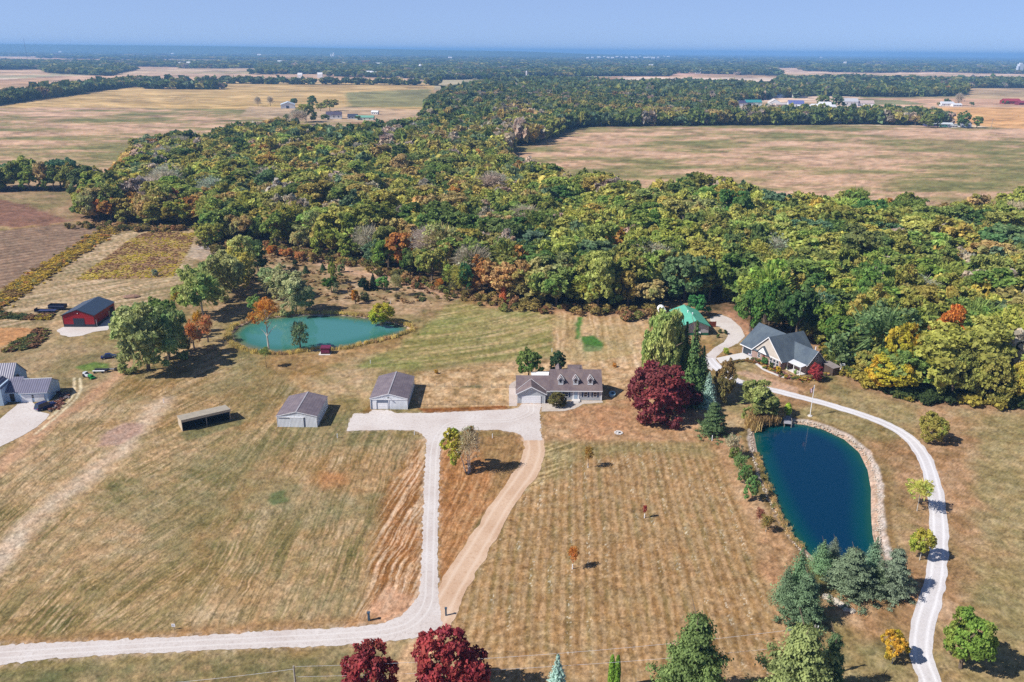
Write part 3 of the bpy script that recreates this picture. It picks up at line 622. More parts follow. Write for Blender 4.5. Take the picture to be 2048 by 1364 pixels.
Z1, Z2, Z3 = .030, .036, .042
sheet('driveway', DRIVE, GR, Z2, .42, .4)
strip('drive_ruts', [(-260, 1327), (0, 1310), (250, 1294), (500, 1281), (700, 1271), (790, 1260), (832, 1240), (855, 1205), (859, 1160), (861, 1060), (865, 960), (868, 900), (878, 870), (905, 846), (960, 842), (1020, 840), (1058, 826), (1062, 812)], 2.5, GRR, Z3, .3, 8)
strip('dirt_path', [(1066, 876), (1068, 905), (1052, 945), (1012, 1000), (978, 1055), (945, 1110), (912, 1165), (885, 1215), (868, 1250)], [4.9, 4.9, 5, 4.8, 4.7, 4.9, 5, 5.3, 5.6], DIRT, Z1, .5, 3)
strip('gravel_lane', [(1885, 1460), (1866, 1400), (1861, 1364), (1842, 1310), (1846, 1250), (1864, 1190), (1873, 1150), (1877, 1100), (1877, 1045), (1872, 1000), (1863, 955), (1850, 918), (1834, 893), (1815, 874), (1788, 856), (1750, 839), (1700, 822), (1650, 807), (1600, 794), (1550, 781), (1500, 770), (1465, 757), (1435, 735), (1418, 716)], 3.25, GRT, Z2, .3, 5)
sheet('barn_yard', [(1412, 735), (1410, 712), (1430, 694), (1448, 684), (1456, 672), (1452, 661), (1436, 653), (1421, 651), (1420, 634), (1440, 628), (1462, 637), (1482, 655), (1490, 672), (1476, 686), (1448, 700), (1434, 712), (1428, 728), (1424, 742)], GR, Z1, .2, .6, seed=2)
sheet('concrete_apron', [(1432, 716), (1480, 706), (1500, 702), (1510, 716), (1492, 720), (1460, 728), (1440, 726)], M_CONC, Z3, .02, 2)
strip('garden_path', [(1500, 718), (1514, 728), (1530, 740), (1550, 748), (1566, 754), (1578, 750)], 1.1, M_CONC, Z3, .03)
sheet('house_forecourt', [(-300, 990), (-100, 920), (0, 893), (40, 874), (72, 855), (92, 838), (99, 828), (80, 823), (62, 800), (38, 806), (0, 838), (-150, 900)], GR, Z1, .2, .6, seed=4)
sheet('barn_gravel', [(113, 660), (125, 654), (195, 653), (228, 652), (215, 660), (190, 663), (165, 671), (140, 674), (122, 670)], GR, Z1, .35, .5, seed=6)
sheet('barn_slab', [(194, 655), (226, 655), (246, 624), (231, 622)], M_CONC, Z2, .02, 3)
sheet('garden_bed', [(1084, 806), (1093, 806), (1100, 801), (1204, 801), (1206, 805), (1166, 808), (1150, 817), (1128, 822), (1083, 823)], gravelmat('bed_stones', C(206, 194, 184), C(186, 172, 160), C(232, 228, 224)), Z1, .12, .6, seed=8)
sheet('side_yard', [(1018, 812), (1018, 772), (1022, 766), (1033, 760), (1034, 812)], gravelmat('side_stones', C(210, 194, 186), C(196, 180, 170), C(228, 220, 214)), Z1, .06, .8, seed=9)

def water(name, poly, deep, shallow, teal, width, rgh=.04):
    P = PW(poly, WL); mn = P.min(0)-3; mx = P.max(0)+3; nx, ny = 110, 150
    X, Y = np.meshgrid(np.linspace(mn[0], mx[0], nx), np.linspace(mn[1], mx[1], ny)); sd = sdist(X.ravel(), Y.ravel(), P)
    f = sst(0, width, sd+(fbm(X.ravel()/6, Y.ravel()/6, 3)-.5)*width*.5)[:, None]; g = sst(width*.6, width*2.6, sd)[:, None]
    c = (shallow*(1-f)+teal*f)*(1-g)+deep*g
    ii = np.arange(nx*ny).reshape(ny, nx); F = np.stack([ii[:-1, :-1], ii[:-1, 1:], ii[1:, 1:], ii[1:, :-1]], -1).reshape(-1, 4)
    F = F[(sd[F] > -1.8).any(1)]
    a = NT(name+'_surface'); at = a.n('ShaderNodeAttribute', attribute_name='Col'); tc = a.n('ShaderNodeTexCoord').outputs['Object']
    a.l(at.outputs['Color'], a.p.inputs['Base Color']); a.rough(rgh, .5); a.p.inputs['IOR'].default_value = 1.33
    b = a.math('ADD', a.noise(1.1, 3, tc), a.math('MULTIPLY', a.noise(5, 2, tc), .4)); a.bump(b, .10, .06)
    o = link(name, npmesh(name, np.stack([X.ravel(), Y.ravel(), np.full(nx*ny, WL)], 1), F, {'Col': c}, a.m)); o['kind'] = 'structure'
water('farm_pond', POND_L, C(84, 150, 146, .62), C(120, 130, 96, .6), C(66, 134, 118, .62), 3.0, .05)
water('blue_pond', POND_R, C(0, 58, 92, .62), C(30, 92, 78, .62), C(0, 78, 88, .62), 2.0, .04)

# ------------------------------------------------------------------ foliage shapes
def unit(v): return v/(np.linalg.norm(v, axis=-1, keepdims=True)+1e-9)
def quads(P, Nn, S, r, asp=1.0, spin=None):
    "leaf clumps: one bent card per point with its normal and size"
    n = len(P); Nn = unit(Nn); a = unit(np.cross(Nn, unit(r.normal(size=(n, 3))))); b = np.cross(Nn, a)
    a = a*S[:, None]*.5; b = b*S[:, None]*.5*asp
    bend = Nn*(S*.16)[:, None]
    V = np.stack([P-a-b-bend, P+a-b*r.uniform(.6, 1, (n, 1)), P+a*r.uniform(.7, 1.1, (n, 1))+b-bend, P-a*r.uniform(.6, 1, (n, 1))+b], 1).reshape(-1, 3)
    F = np.arange(4*n).reshape(n, 4); return V, F
def tint_arr(bri, turn, second=None): return np.repeat(np.stack([bri, turn, bri*0 if second is None else second], 1), 4, 0)
class Leaves:
    def __init__(s): s.V = []; s.T = []
    def add(s, V, T): s.V.append(V); s.T.append(T)
    def arrays(s):
        V = np.concatenate(s.V); return V, np.arange(len(V)).reshape(-1, 4), np.concatenate(s.T)
def lobes_crown(seed, nl=16, nleaf=1700, flat=.85, size=.125, spread=.58, lo=.32, hi=.52, top=0., asp=1.25, wild=.5, sub=9):
    "broadleaf crown, radius 1 about its centre: big uneven limbs' worth of foliage, each broken into small ragged sprays of leaf clumps"
    r = np.random.default_rng(seed); d = unit(r.normal(size=(nl, 3))); d[:, 2] = np.where(d[:, 2] < -.8, -d[:, 2]*.6, d[:, 2])
    d = unit(d); cen = d*r.uniform(spread*.5, spread*1.2, (nl, 1)); cen[0] = (0, 0, .1)
    cen[:, 2] *= flat; cen[:, 2] += top*(1-np.hypot(cen[:, 0], cen[:, 1])); rad = r.uniform(lo, hi, nl); rad[0] = .5
    # second order: sprays sitting on the limbs
    ns = nl*sub; ks = np.repeat(np.arange(nl), sub); sd_ = unit(r.normal(size=(ns, 3))+d[ks]*.6+np.array([0, 0, .25])); sc_ = cen[ks]+sd_*(rad[ks]*r.uniform(.62, 1.02, ns))[:, None]; sr = rad[ks]*r.uniform(.24, .50, ns)
    n = int(nleaf*1.7); k = r.choice(ns, n, p=sr**1.6/np.sum(sr**1.6)); v = unit(r.normal(size=(n, 3))+sd_[k]*.5+np.array([0, 0, .3])); P = sc_[k]+v*(sr[k]*r.uniform(.35, 1.12, n))[:, None]*np.array([1.1, 1.1, .8])
    ins = np.zeros(n, bool)
    for q in range(nl): ins |= np.linalg.norm(P-cen[q], axis=1) < rad[q]*.60
    P, v, k = P[~ins][:nleaf], v[~ins][:nleaf], k[~ins][:nleaf]; n = len(P)
    N_ = v*.45+sd_[k]*.35+unit(P)*.25+r.normal(size=(n, 3))*(.35+wild*.6); S = size*r.uniform(.55, 1.4, n)
    V, _ = quads(P, N_, S, r, asp)
    lb = r.uniform(0, 1, nl)[ks[k]]*.2+r.uniform(0, 1, ns)[k]*.25+r.uniform(0, 1, n)*.55; tr = np.clip(r.uniform(0, 1, nl)[ks[k]]*.45+r.uniform(0, .55, n), 0, 1)
    cz = fbm(P[:, 0]*1.3+seed, P[:, 1]*1.3+P[:, 2]*1.1, seed+5, 2); return V, tint_arr(lb, tr, sst(.42, .62, cz)*.9)
def twigs(seed, n=420, R=1., up=.9, w_=.02, L=.45):
    "bare twig fans of a half-leafless crown"
    r = np.random.default_rng(seed); d = unit(r.normal(size=(n, 3))+np.array([0, 0, up])); p0 = d*r.uniform(.15, .65, (n, 1))*R*np.array([1, 1, .9]); p1 = p0+unit(d+r.normal(size=(n, 3))*.35)*r.uniform(.4, 1, (n, 1))*L
    s = unit(np.cross(p1-p0, r.normal(size=(n, 3))))*w_; V = np.stack([p0-s, p0+s, p1+s*.3, p1-s*.3], 1).reshape(-1, 3)
    return V, tint_arr(r.uniform(.3, .9, n), r.uniform(0, .3, n))
def spruce(seed, layers=20, droop=.32, size=.085, dens=13, spread=1.0, ragged=.15):
    "conical conifer: height 1, base radius spread*.34, whorls of drooping boughs carrying needle sprays"
    r = np.random.default_rng(seed); L = Leaves(); P = []; N_ = []; S = []
    for i in range(layers):
        t = (i+.5)/layers; z = .06+.92*t; R = .34*spread*(1-t)**.85*r.uniform(1-ragged, 1+ragged)+.01
        nb = max(5, int(dens*(R/.34/spread)**.6*1.2))
        for j in range(nb):
            a = 2*math.pi*(j+r.random())/nb; Rb = R*r.uniform(.8, 1.12); m = max(3, int(Rb/size*2.4))
            for q in range(m):
                u = (q+.6)/m; rr = Rb*u; side = r.normal()*.20*(Rb*(1-.4*u)); zz = z-droop*rr*u+.03*u*u+r.normal()*.008
                P.append((math.cos(a)*rr-math.sin(a)*side, math.sin(a)*rr+math.cos(a)*side, zz)); N_.append((math.cos(a)*.55, math.sin(a)*.55, .75)); S.append(size*r.uniform(.6, 1.25)*(1-.35*u))
    P = np.array(P); N_ = np.array(N_)+r.normal(size=(len(P), 3))*.35; V, _ = quads(P, N_, np.array(S), r, .75)
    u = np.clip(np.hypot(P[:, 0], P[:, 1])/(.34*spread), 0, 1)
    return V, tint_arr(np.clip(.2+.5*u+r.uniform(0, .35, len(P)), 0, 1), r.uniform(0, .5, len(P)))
def pine(seed, whorls=15, nb=9, spread=1.0, cl=15, size=.042):
    "white pine: height 1, long upturned limbs ending in soft flat tufts, uneven outline with gaps"
    r = np.random.default_rng(seed); P = []; N_ = []; S = []; T_ = []
    for i in range(whorls):
        t = (i+r.random()*.2)/whorls; z = .08+.88*t; R0 = .42*spread*(1-t)**.95*(.82+.18*math.cos(i*2.1))+.018
        n = max(4, int(nb*(1-.5*t)))
        for j in range(n):
            a = 2*math.pi*(j+r.random()*.8)/n+i; R = R0*r.uniform(.55, 1.25); ht = r.uniform(.0, .10)*R
            bt = r.uniform(.25, .85)
            for q in range(5):
                u = .22+.78*(q+r.random()*.5)/5; c = np.array([math.cos(a)*R*u, math.sin(a)*R*u, z+ht*u*u-.10*R*u])
                c[:2] += np.array([-math.sin(a), math.cos(a)])*r.normal()*R*.17*u
                m = int(cl*(.6+.7*u)); sp = .020+.022*u
                o = r.normal(size=(m, 3))*np.array([sp*1.2, sp*1.2, sp*.30]); P.append(c+o); N_.append(unit(o)*.8+np.array([0, 0, .8])+r.normal(size=(m, 3))*.3); S.append(size*r.uniform(.55, 1.2, m)); T_.append(np.clip(bt+r.normal(size=m)*.2, 0, 1))
    P = np.concatenate(P); N_ = np.concatenate(N_); S = np.concatenate(S); b = np.concatenate(T_); V, _ = quads(P, N_, S, r, 1.5)
    return V, tint_arr(b, np.clip(b*.6+r.uniform(0, .3, len(P)), 0, 1))
def weeper(seed, ns=420, seg=7, w_=.04):
    "weeping crown: strands hanging from a dome, radius about 1, height about 2"
    r = np.random.default_rng(seed); L = Leaves(); a = r.uniform(0, 2*math.pi, ns); rr = np.sqrt(r.uniform(0, 1, ns))*.92; lob = .82+.25*np.sin(a*3+seed)+.1*np.sin(a*7)
    x0 = np.cos(a)*rr*lob; y0 = np.sin(a)*rr*lob; z0 = 1.0*np.sqrt(np.clip(1-rr**2*.9, 0, 1))+r.normal(size=ns)*.06; ln = r.uniform(.5, 1.1, ns)*(.45+.75*rr)
    b = r.uniform(0, 1, ns)
    for k in range(seg):
        t0, t1 = k/seg, (k+1.15)/seg; f = lambda t: np.stack([x0+np.cos(a)*.24*t**.7*(.4+rr), y0+np.sin(a)*.24*t**.7*(.4+rr), z0-ln*t**1.2], 1)
        p, q = f(t0), f(t1); s = unit(np.stack([-np.sin(a), np.cos(a), 0*a], 1)+r.normal(size=(ns, 3))*.5)*w_*r.uniform(.7, 1.6, (ns, 1))
        V = np.stack([p-s, p+s, q+s*.6, q-s*.6], 1).reshape(-1, 3); L.add(V, tint_arr(np.clip(b*.6+.3*(1-t0)+r.uniform(0, .2, ns), 0, 1), b*.6))
    V, T_ = lobes_crown(seed+1, 9, 420, .6, .13, .5, .3, .4); V = V*np.array([.8, .8, .62])+np.array([0, 0, .45]); L.add(V, T_)
    V, F, T_ = L.arrays(); return V, T_
def column(seed, n=900, size=.05):
    r = np.random.default_rng(seed); t = r.uniform(0, 1, n); a = r.uniform(0, 2*math.pi, n); R = .5*np.sin(math.pi*np.clip(t*.93+.07, 0, 1))**.45*(.9+.2*r.random(n))*.28
    P = np.stack([np.cos(a)*R, np.sin(a)*R, t], 1); V, _ = quads(P, np.stack([np.cos(a), np.sin(a), .35+0*a], 1)+r.normal(size=(n, 3))*.3, size*r.uniform(.6, 1.2, n), r, 1.3)
    return V, tint_arr(r.uniform(0, 1, n), r.uniform(0, .5, n))
def leafmesh(name, VT, mat=None):
    V, T_ = VT; return npmesh(name, V, np.arange(len(V)).reshape(-1, 4), {'Tint': T_}, mat or M_LEAF)
def cat(*vts): return np.concatenate([a for a, b in vts]), np.concatenate([b for a, b in vts])
def trunk_mesh(seed, limbs=5, pale=False, h=1.0, r0=.05, lean=0., fork=.35, top=.95):
    "tapered trunk with limbs, height 1"
    r = random.Random(seed); m = MB(); pts = [(0, 0, -.02)]; x = y = 0.
    for k in range(1, 6): x += r.uniform(-.018, .018)+lean/5; y += r.uniform(-.018, .018); pts.append((x, y, top*k/5))
    for k in range(5): m.tube(pts[k], pts[k+1], r0*(1-.17*k), r0*(1-.17*(k+1)), 7)
    for k in range(limbs):
        t = fork+(.9-fork)*k/max(1, limbs); i = min(4, int(t*5)); p = pts[i+1]; a = k*2.4+r.random(); L = r.uniform(.16, .34)
        q = (p[0]+math.cos(a)*L*.55, p[1]+math.sin(a)*L*.55, p[2]+L*.55); q2 = (q[0]+math.cos(a+.4)*L*.5, q[1]+math.sin(a+.4)*L*.5, q[2]+L*.4)
        m.tube(p, q, r0*.42, r0*.25, 5); m.tube(q, q2, r0*.25, r0*.08, 4)
    me = m.data('trunk'); me.materials.append(M_BARKW if pale else M_BARK); return me
def shape(me_name, fn, *a, **k): return leafmesh(me_name, fn(*a, **k))
BROAD = [leafmesh('broad_crown', lobes_crown(100+i, nl=n_, nleaf=lf, flat=fl, size=sz, spread=sp, lo=lo, hi=hi, wild=wd)) for i, (n_, lf, fl, sz, sp, lo, hi, wd) in enumerate([
    (13, 4600, .90, .082, .62, .26, .48, .6), (9, 4400, .95, .084, .58, .32, .54, .6), (17, 4800, .85, .078, .68, .20, .42, .65), (11, 4400, 1.05, .082, .62, .28, .50, .7),
    (8, 4400, .85, .084, .60, .30, .54, .6), (21, 5000, .95, .074, .72, .16, .38, .7), (12, 4400, .85, .082, .66, .24, .46, .65), (15, 4600, .8, .078, .70, .22, .44, .6)])]
SPARSE = [leafmesh('thin_crown', cat(lobes_crown(200+i, nl=14, nleaf=1500, flat=.95, size=.066, spread=.70, lo=.2, hi=.4, wild=.9), twigs(210+i, 520))) for i in range(3)]
BARE = [leafmesh('bare_crown', cat(twigs(220+i, 1700, 1., .7, .011, .42), lobes_crown(230+i, nl=16, nleaf=300, size=.06, spread=.6, wild=.9))) for i in range(2)]
TALL = [leafmesh('tall_crown', lobes_crown(240+i, nl=18, nleaf=4600, flat=1.0, size=.07, spread=.62, lo=.24, hi=.40, top=.25)) for i in range(2)]
FINE = [leafmesh('fine_crown', lobes_crown(250+i, nl=34, nleaf=9500, flat=.88, size=.056, spread=.60, lo=.26, hi=.42, wild=.55, sub=8)) for i in range(3)]
WILLOW = [leafmesh('willow_crown', cat(lobes_crown(260+i, nl=17, nleaf=7000, flat=.95, size=.060, spread=.76, lo=.18, hi=.42, asp=1.9, wild=.8), twigs(265+i, 500, 1.1, .3, .015, .35))) for i in range(2)]
WEEP = [leafmesh('weeping_crown', weeper(270+i)) for i in range(2)]
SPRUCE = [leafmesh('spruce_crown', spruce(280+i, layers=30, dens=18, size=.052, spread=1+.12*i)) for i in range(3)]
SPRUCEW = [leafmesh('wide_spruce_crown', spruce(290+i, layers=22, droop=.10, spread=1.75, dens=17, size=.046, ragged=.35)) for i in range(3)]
PINE = [leafmesh('pine_crown', pine(300+i, spread=1+.1*i)) for i in range(2)]
PINEW = [leafmesh('broad_pine_crown', pine(306+i, whorls=11, nb=12, spread=1.75, cl=62, size=.020)) for i in range(2)]
COLUMN = leafmesh('column_crown', column(310))
SHRUB = [leafmesh('shrub_foliage', lobes_crown(320+i, nl=9, nleaf=1100, flat=.85, size=.125, spread=.5, lo=.3, hi=.5)) for i in range(2)]
TRUNK = [trunk_mesh(i) for i in range(4)]; TRUNKW = [trunk_mesh(10+i, pale=True, r0=.03, limbs=7, fork=.3) for i in range(2)]
THIN = trunk_mesh(20, limbs=3, r0=.022, fork=.45); THINW = trunk_mesh(21, limbs=3, pale=True, r0=.022, fork=.45)
KINDS = dict(broad=BROAD, sparse=SPARSE, bare=BARE, tall=TALL, fine=FINE, willow=WILLOW, weep=WEEP, spruce=SPRUCE, widespruce=SPRUCEW, pine=PINE, widepine=PINEW, column=[COLUMN], shrub=SHRUB)
BYH = ('spruce', 'widespruce', 'pine', 'widepine', 'column')
BASER = dict(spruce=.34, widespruce=.6, pine=.34, widepine=.58, column=.14)

def tree(name, label, kind, base, top_y, width_px, col, cat_='tree', trunk=None, clear=.25, var=0, rot=None, group=None, deep=1.0, world=None, hh=None, ww=None):
    "tree standing at a surveyed ground point; its height comes from the surveyed top"
    col = np.asarray(col)*min(1., .60/max(col))
    if world is None:
        x, y = G(*base); h = hgt(base[0], base[1], top_y); wd = width_px*mpp(*base)
    else: (x, y), h, wd = world, hh, ww
    t = thing(name, label, cat_, (x, y), 0, group); rot = rnd.uniform(0, 360) if rot is None else rot
    me = KINDS[kind][var % len(KINDS[kind])]
    cr = link('crown' if kind != 'shrub' else 'foliage', me, parent=t); cr.color = rgba(col); cr.rotation_euler[2] = math.radians(rot)
    if kind in BYH:
        cr.scale = (wd/2/BASER[kind]*deep, wd/2/BASER[kind]*deep, h)
        if kind not in ('column',): tk = link('trunk', TRUNK[0], parent=t); tk.scale = (h*.35, h*.35, h*.95)
    elif kind == 'weep': cr.scale = (wd/2*.92, wd/2*.92, h*.60); cr.location[2] = h*.40; tk = link('trunk', TRUNK[1], parent=t); tk.scale = (h*.6, h*.6, h*.6)
    elif kind == 'shrub': cr.scale = (wd/2, wd/2, h*.55); cr.location[2] = h*.45
    else:
        c0 = h*clear; hz = (h-c0)/2; cr.scale = (wd/2*1.06, wd/2*1.06*deep, hz*1.06); cr.location[2] = c0+hz*.98
        tm = trunk if trunk is not None else TRUNK[var % len(TRUNK)]
        tk = link('trunk', tm, parent=t); tk.scale = (h*.62, h*.62, max(h*.62, c0+hz)); tk.rotation_euler[2] = rot
    return t

# ------------------------------------------------------------------ colours of the season (sunlit leaf colour)
def cap(c, m=.48): return np.asarray(c)*min(1., m/max(c))
DG, MG, OL, YG, BO, TB, OR_, RD, GY, BG, YE = [cap(C(*c, 1.80)) for c in ((84, 98, 50), (106, 113, 56), (126, 125, 62), (150, 152, 80), (128, 121, 66), (146, 130, 84), (190, 144, 76), (158, 100, 70), (136, 126, 112), (86, 102, 72), (184, 164, 84))]
PAL = dict(dg=(DG, 'dark green'), mg=(MG, 'mid green'), ol=(OL, 'olive green'), yg=(YG, 'yellow green'), bo=(BO, 'brownish olive'), tb=(TB, 'tan brown'), og=(OR_, 'orange'), rd=(RD, 'red'), gy=(GY, 'bare grey'), bg=(BG, 'blue green'), ye=(YE, 'golden yellow'))
# crowns one can point to in the photograph: pixel of the crown, colour, width
HINTS = [(755, 370, 'yg'), (660, 385, 'yg'), (690, 362, 'yg'), (740, 350, 'yg'), (570, 365, 'yg'), (610, 340, 'tb'), (340, 310, 'yg'), (395, 335, 'yg'), (430, 345, 'yg'), (365, 350, 'tb'), (275, 290, 'dg'), (320, 275, 'dg'), (480, 315, 'dg'), (610, 310, 'dg'), (640, 305, 'bg'),
    (190, 400, 'rd'), (322, 390, 'rd'), (398, 388, 'tb'), (405, 430, 'og'), (375, 410, 'og'), (200, 425, 'tb'), (235, 360, 'gy'), (260, 350, 'bo'), (310, 335, 'gy'), (400, 285, 'gy'), (215, 345, 'bo'), (268, 410, 'og'), (240, 432, 'og'), (180, 380, 'ol'), (440, 440, 'mg'), (470, 430, 'dg'), (455, 470, 'tb'), (490, 455, 'tb'),
    (585, 425, 'bo'), (620, 445, 'tb'), (580, 470, 'tb'), (640, 480, 'bo'), (700, 470, 'bo'), (760, 450, 'tb'), (700, 500, 'ol'), (820, 490, 'tb'), (870, 520, 'ol'), (850, 470, 'gy'), (790, 500, 'mg'), (880, 470, 'tb'), (910, 390, 'og'), (955, 440, 'og'), (975, 455, 'tb'), (870, 405, 'yg'), (920, 420, 'ol'), (850, 300, 'tb'), (995, 270, 'gy'), (960, 262, 'gy'), (930, 280, 'tb'), (820, 300, 'gy'), (760, 290, 'gy'), (760, 410, 'mg'), (1010, 420, 'dg'), (1080, 470, 'dg'), (1060, 490, 'bg'),
    (1180, 412, 'yg'), (1100, 365, 'yg'), (1120, 375, 'yg'), (1150, 405, 'ol'), (1260, 440, 'yg'), (1330, 395, 'yg'), (1345, 420, 'yg'), (1390, 432, 'yg'), (1415, 450, 'bo'), (1280, 405, 'bo'), (1360, 420, 'tb'), (1220, 480, 'og'), (1240, 495, 'bo'), (1290, 480, 'ol'), (1180, 500, 'bg'), (1130, 490, 'bg'), (1460, 415, 'gy'), (1490, 445, 'og'), (1470, 440, 'yg'), (1500, 400, 'yg'), (1540, 425, 'bg'), (1380, 385, 'dg'), (1420, 400, 'dg'), (1030, 520, 'og'), (1100, 540, 'tb'), (1060, 560, 'tb'), (1200, 560, 'yg'), (1240, 530, 'bo'), (1290, 540, 'gy'), (1375, 515, 'og'), (1370, 540, 'ol'), (1310, 520, 'yg'),
    (1635, 408, 'ye'), (1650, 415, 'yg'), (1600, 360, 'gy'), (1740, 362, 'gy'), (1785, 378, 'og'), (1560, 400, 'dg'), (1660, 440, 'mg'), (1610, 450, 'mg'), (1620, 475, 'mg'), (1700, 430, 'ol'), (1740, 440, 'ol'), (1760, 460, 'yg'), (1825, 472, 'yg'), (1790, 470, 'gy'), (1840, 500, 'dg'), (1870, 450, 'gy'), (1880, 415, 'og'), (1900, 425, 'tb'), (1950, 430, 'ol'), (1940, 470, 'ol'), (2020, 480, 'bg'), (1990, 520, 'bg'), (2030, 420, 'gy'), (1970, 395, 'tb'), (1870, 510, 'ye'), (1920, 530, 'ol'), (1890, 560, 'yg'), (1840, 570, 'gy'), (1780, 545, 'gy'), (1850, 540, 'gy'), (2010, 560, 'gy'), (1980, 585, 'ye'), (1700, 480, 'yg'), (1690, 500, 'tb'), (1550, 520, 'mg'), (1500, 540, 'dg'), (1470, 560, 'mg'), (1570, 560, 'tb'), (1610, 540, 'ol'), (1650, 590, 'mg'), (1560, 620, 'dg'), (1640, 640, 'ol'), (1700, 620, 'dg'), (1680, 660, 'mg'), (1720, 660, 'dg'), (1940, 640, 'dg'), (2000, 640, 'bg'), (2030, 720, 'ye'), (1900, 700, 'ol'), (1960, 720, 'ol'), (1980, 680, 'bg'), (1450, 600, 'dg'), (1500, 600, 'mg'), (1330, 570, 'dg')]

# ------------------------------------------------------------------ planting plan of the woods
def plant():
    pts = []
    X0, X1 = -420, 620
    # dense woods and lines nearer than 700 m: staggered natural spacing
    s = 8.6
    gx = np.arange(-560, 760, s); gy = np.arange(190, 780, s*.95); XX, YY = np.meshgrid(gx, gy); XX = XX+(np.arange(len(gy)) % 2)[:, None]*s/2
    XX = (XX+RNG.uniform(-.38, .38, XX.shape)*s).ravel(); YY = (YY+RNG.uniform(-.38, .38, YY.shape)*s).ravel()
    px, py = Q(XX, YY, 10+0*XX); k = (px > -420) & (px < 2500) & (YY > 190); XX, YY = XX[k], YY[k]
    c = cover(XX, YY); k = c > -1.0; return XX[k], YY[k], c[k]
TX, TY, TCV = plant()
n = len(TX)
TH = 16.5+RNG.normal(size=n)*2.6+3.0*(fbm(TX/60, TY/60, 3)-.5); TH = np.where(TCV < 4, TH*RNG.uniform(.62, .98, n), TH)*(1-.12*sst(420, 700, TY))
TR = np.clip(TH*.40*RNG.uniform(.68, 1.48, n), 3.4, 11.0)
TPX, TPY = Q(TX, TY, TH*.72)
# colour by neighbourhood: brownish towards the west and along the edge, greener in the east
keys = list(PAL); west = np.clip((1150-TPX)/900, -.6, 1)
base_w = np.stack([.12-.04*west, .21-.09*west, .33+0*west, .075+.02*west, .085+.08*west, .042+.065*west, np.clip(.004+.010*west, 0, 1), np.clip(.001+.002*west, 0, 1), .085+.01*west, .05-.01*west, .004+0*west], 1)
cl = fbm(TX/26, TY/26, 44, 3); base_w[:, 0] *= np.where(cl > .55, 2.2, .6); base_w[:, 4] *= np.where(cl < .47, 1.8, .7); base_w[:, 3] *= np.where((cl > .46) & (cl < .54), 2.0, .7)
ed = (TCV < 12) & (TPX < 1250); base_w[ed, 5] *= 2.2; base_w[ed, 6] *= 2.0; base_w[ed, 4] *= 1.5
base_w = np.clip(base_w, .001, None); cum = np.cumsum(base_w/base_w.sum(1, keepdims=True), 1); TK = (RNG.random(n)[:, None] > cum).sum(1).clip(0, len(keys)-1)
hx = np.array([h_[0] for h_ in HINTS]); hy = np.array([h_[1] for h_ in HINTS]); hk = np.array([keys.index(h_[2]) for h_ in HINTS])
hw = (TPX < 172) & (TPY < 372); TK[hw] = np.array([0, 9, 8, 4, 0, 1, 9, 5])[RNG.integers(0, 8, hw.sum())]; TH[hw] = RNG.uniform(15, 21, hw.sum()); TR[hw] = RNG.uniform(6, 9, hw.sum())
near_d = TY < 560
for j in range(len(HINTS)):
    d = np.hypot(TPX-hx[j], (TPY-hy[j])*1.3); i = int(np.argmin(np.where(near_d, d, 1e9)))
    if d[i] < 45 and TPX[i] > 175: TK[i] = hk[j]; TR[i] = max(TR[i], 5.6)
    for i2 in np.argsort(d)[1:3]:
        if d[i2] < 14 and hk[j] in (3, 8, 9): TK[i2] = hk[j]
# keep the crowns off the buildings and yards
def zone_clear(pts, z=0): return sdist(TX, TY, PW(pts, z)) < -4
ok = zone_clear([(1335, 680), (1335, 607), (1470, 615), (1500, 660), (1470, 690)])
bx, by = (TX-69.6)*.438+(TY-227.6)*-.899, (TX-69.6)*.899+(TY-227.6)*.438
ok &= ~((bx > -6) & (bx < 30) & (by > -12) & (by < 20))
TX, TY, TCV, TH, TR, TPX, TPY, TK = [a[ok] for a in (TX, TY, TCV, TH, TR, TPX, TPY, TK)]; n = len(TX)
# which crowns show largest: painter's count over a coarse picture
img = np.full((228, 342), -1, int); order = np.argsort(-TY)
vv, uu = np.mgrid[0:228, 0:342]
for i in order:
    rp = TR[i]/((TY[i]*FW[1]+(TH[i]*.7-H)*FW[2])/FPX); cx, cy = TPX[i]/6, TPY[i]/6; r_ = rp/6
    if cx < -r_ or cx > 342+r_ or cy < -r_ or cy > 228+r_ or r_ < .3: continue
    x0, x1, y0, y1 = int(max(0, cx-r_)), int(min(342, cx+r_+1)), int(max(0, cy-r_)), int(min(228, cy+r_+1))
    sub = img[y0:y1, x0:x1]; m = ((uu[y0:y1, x0:x1]-cx)**2+(vv[y0:y1, x0:x1]-cy)**2) <= r_*r_; sub[m] = i
ids, cnt = np.unique(img[img >= 0], return_counts=True); order = ids[np.argsort(-cnt)]
NIND = 285
IND = set(int(i) for i in order[:NIND])

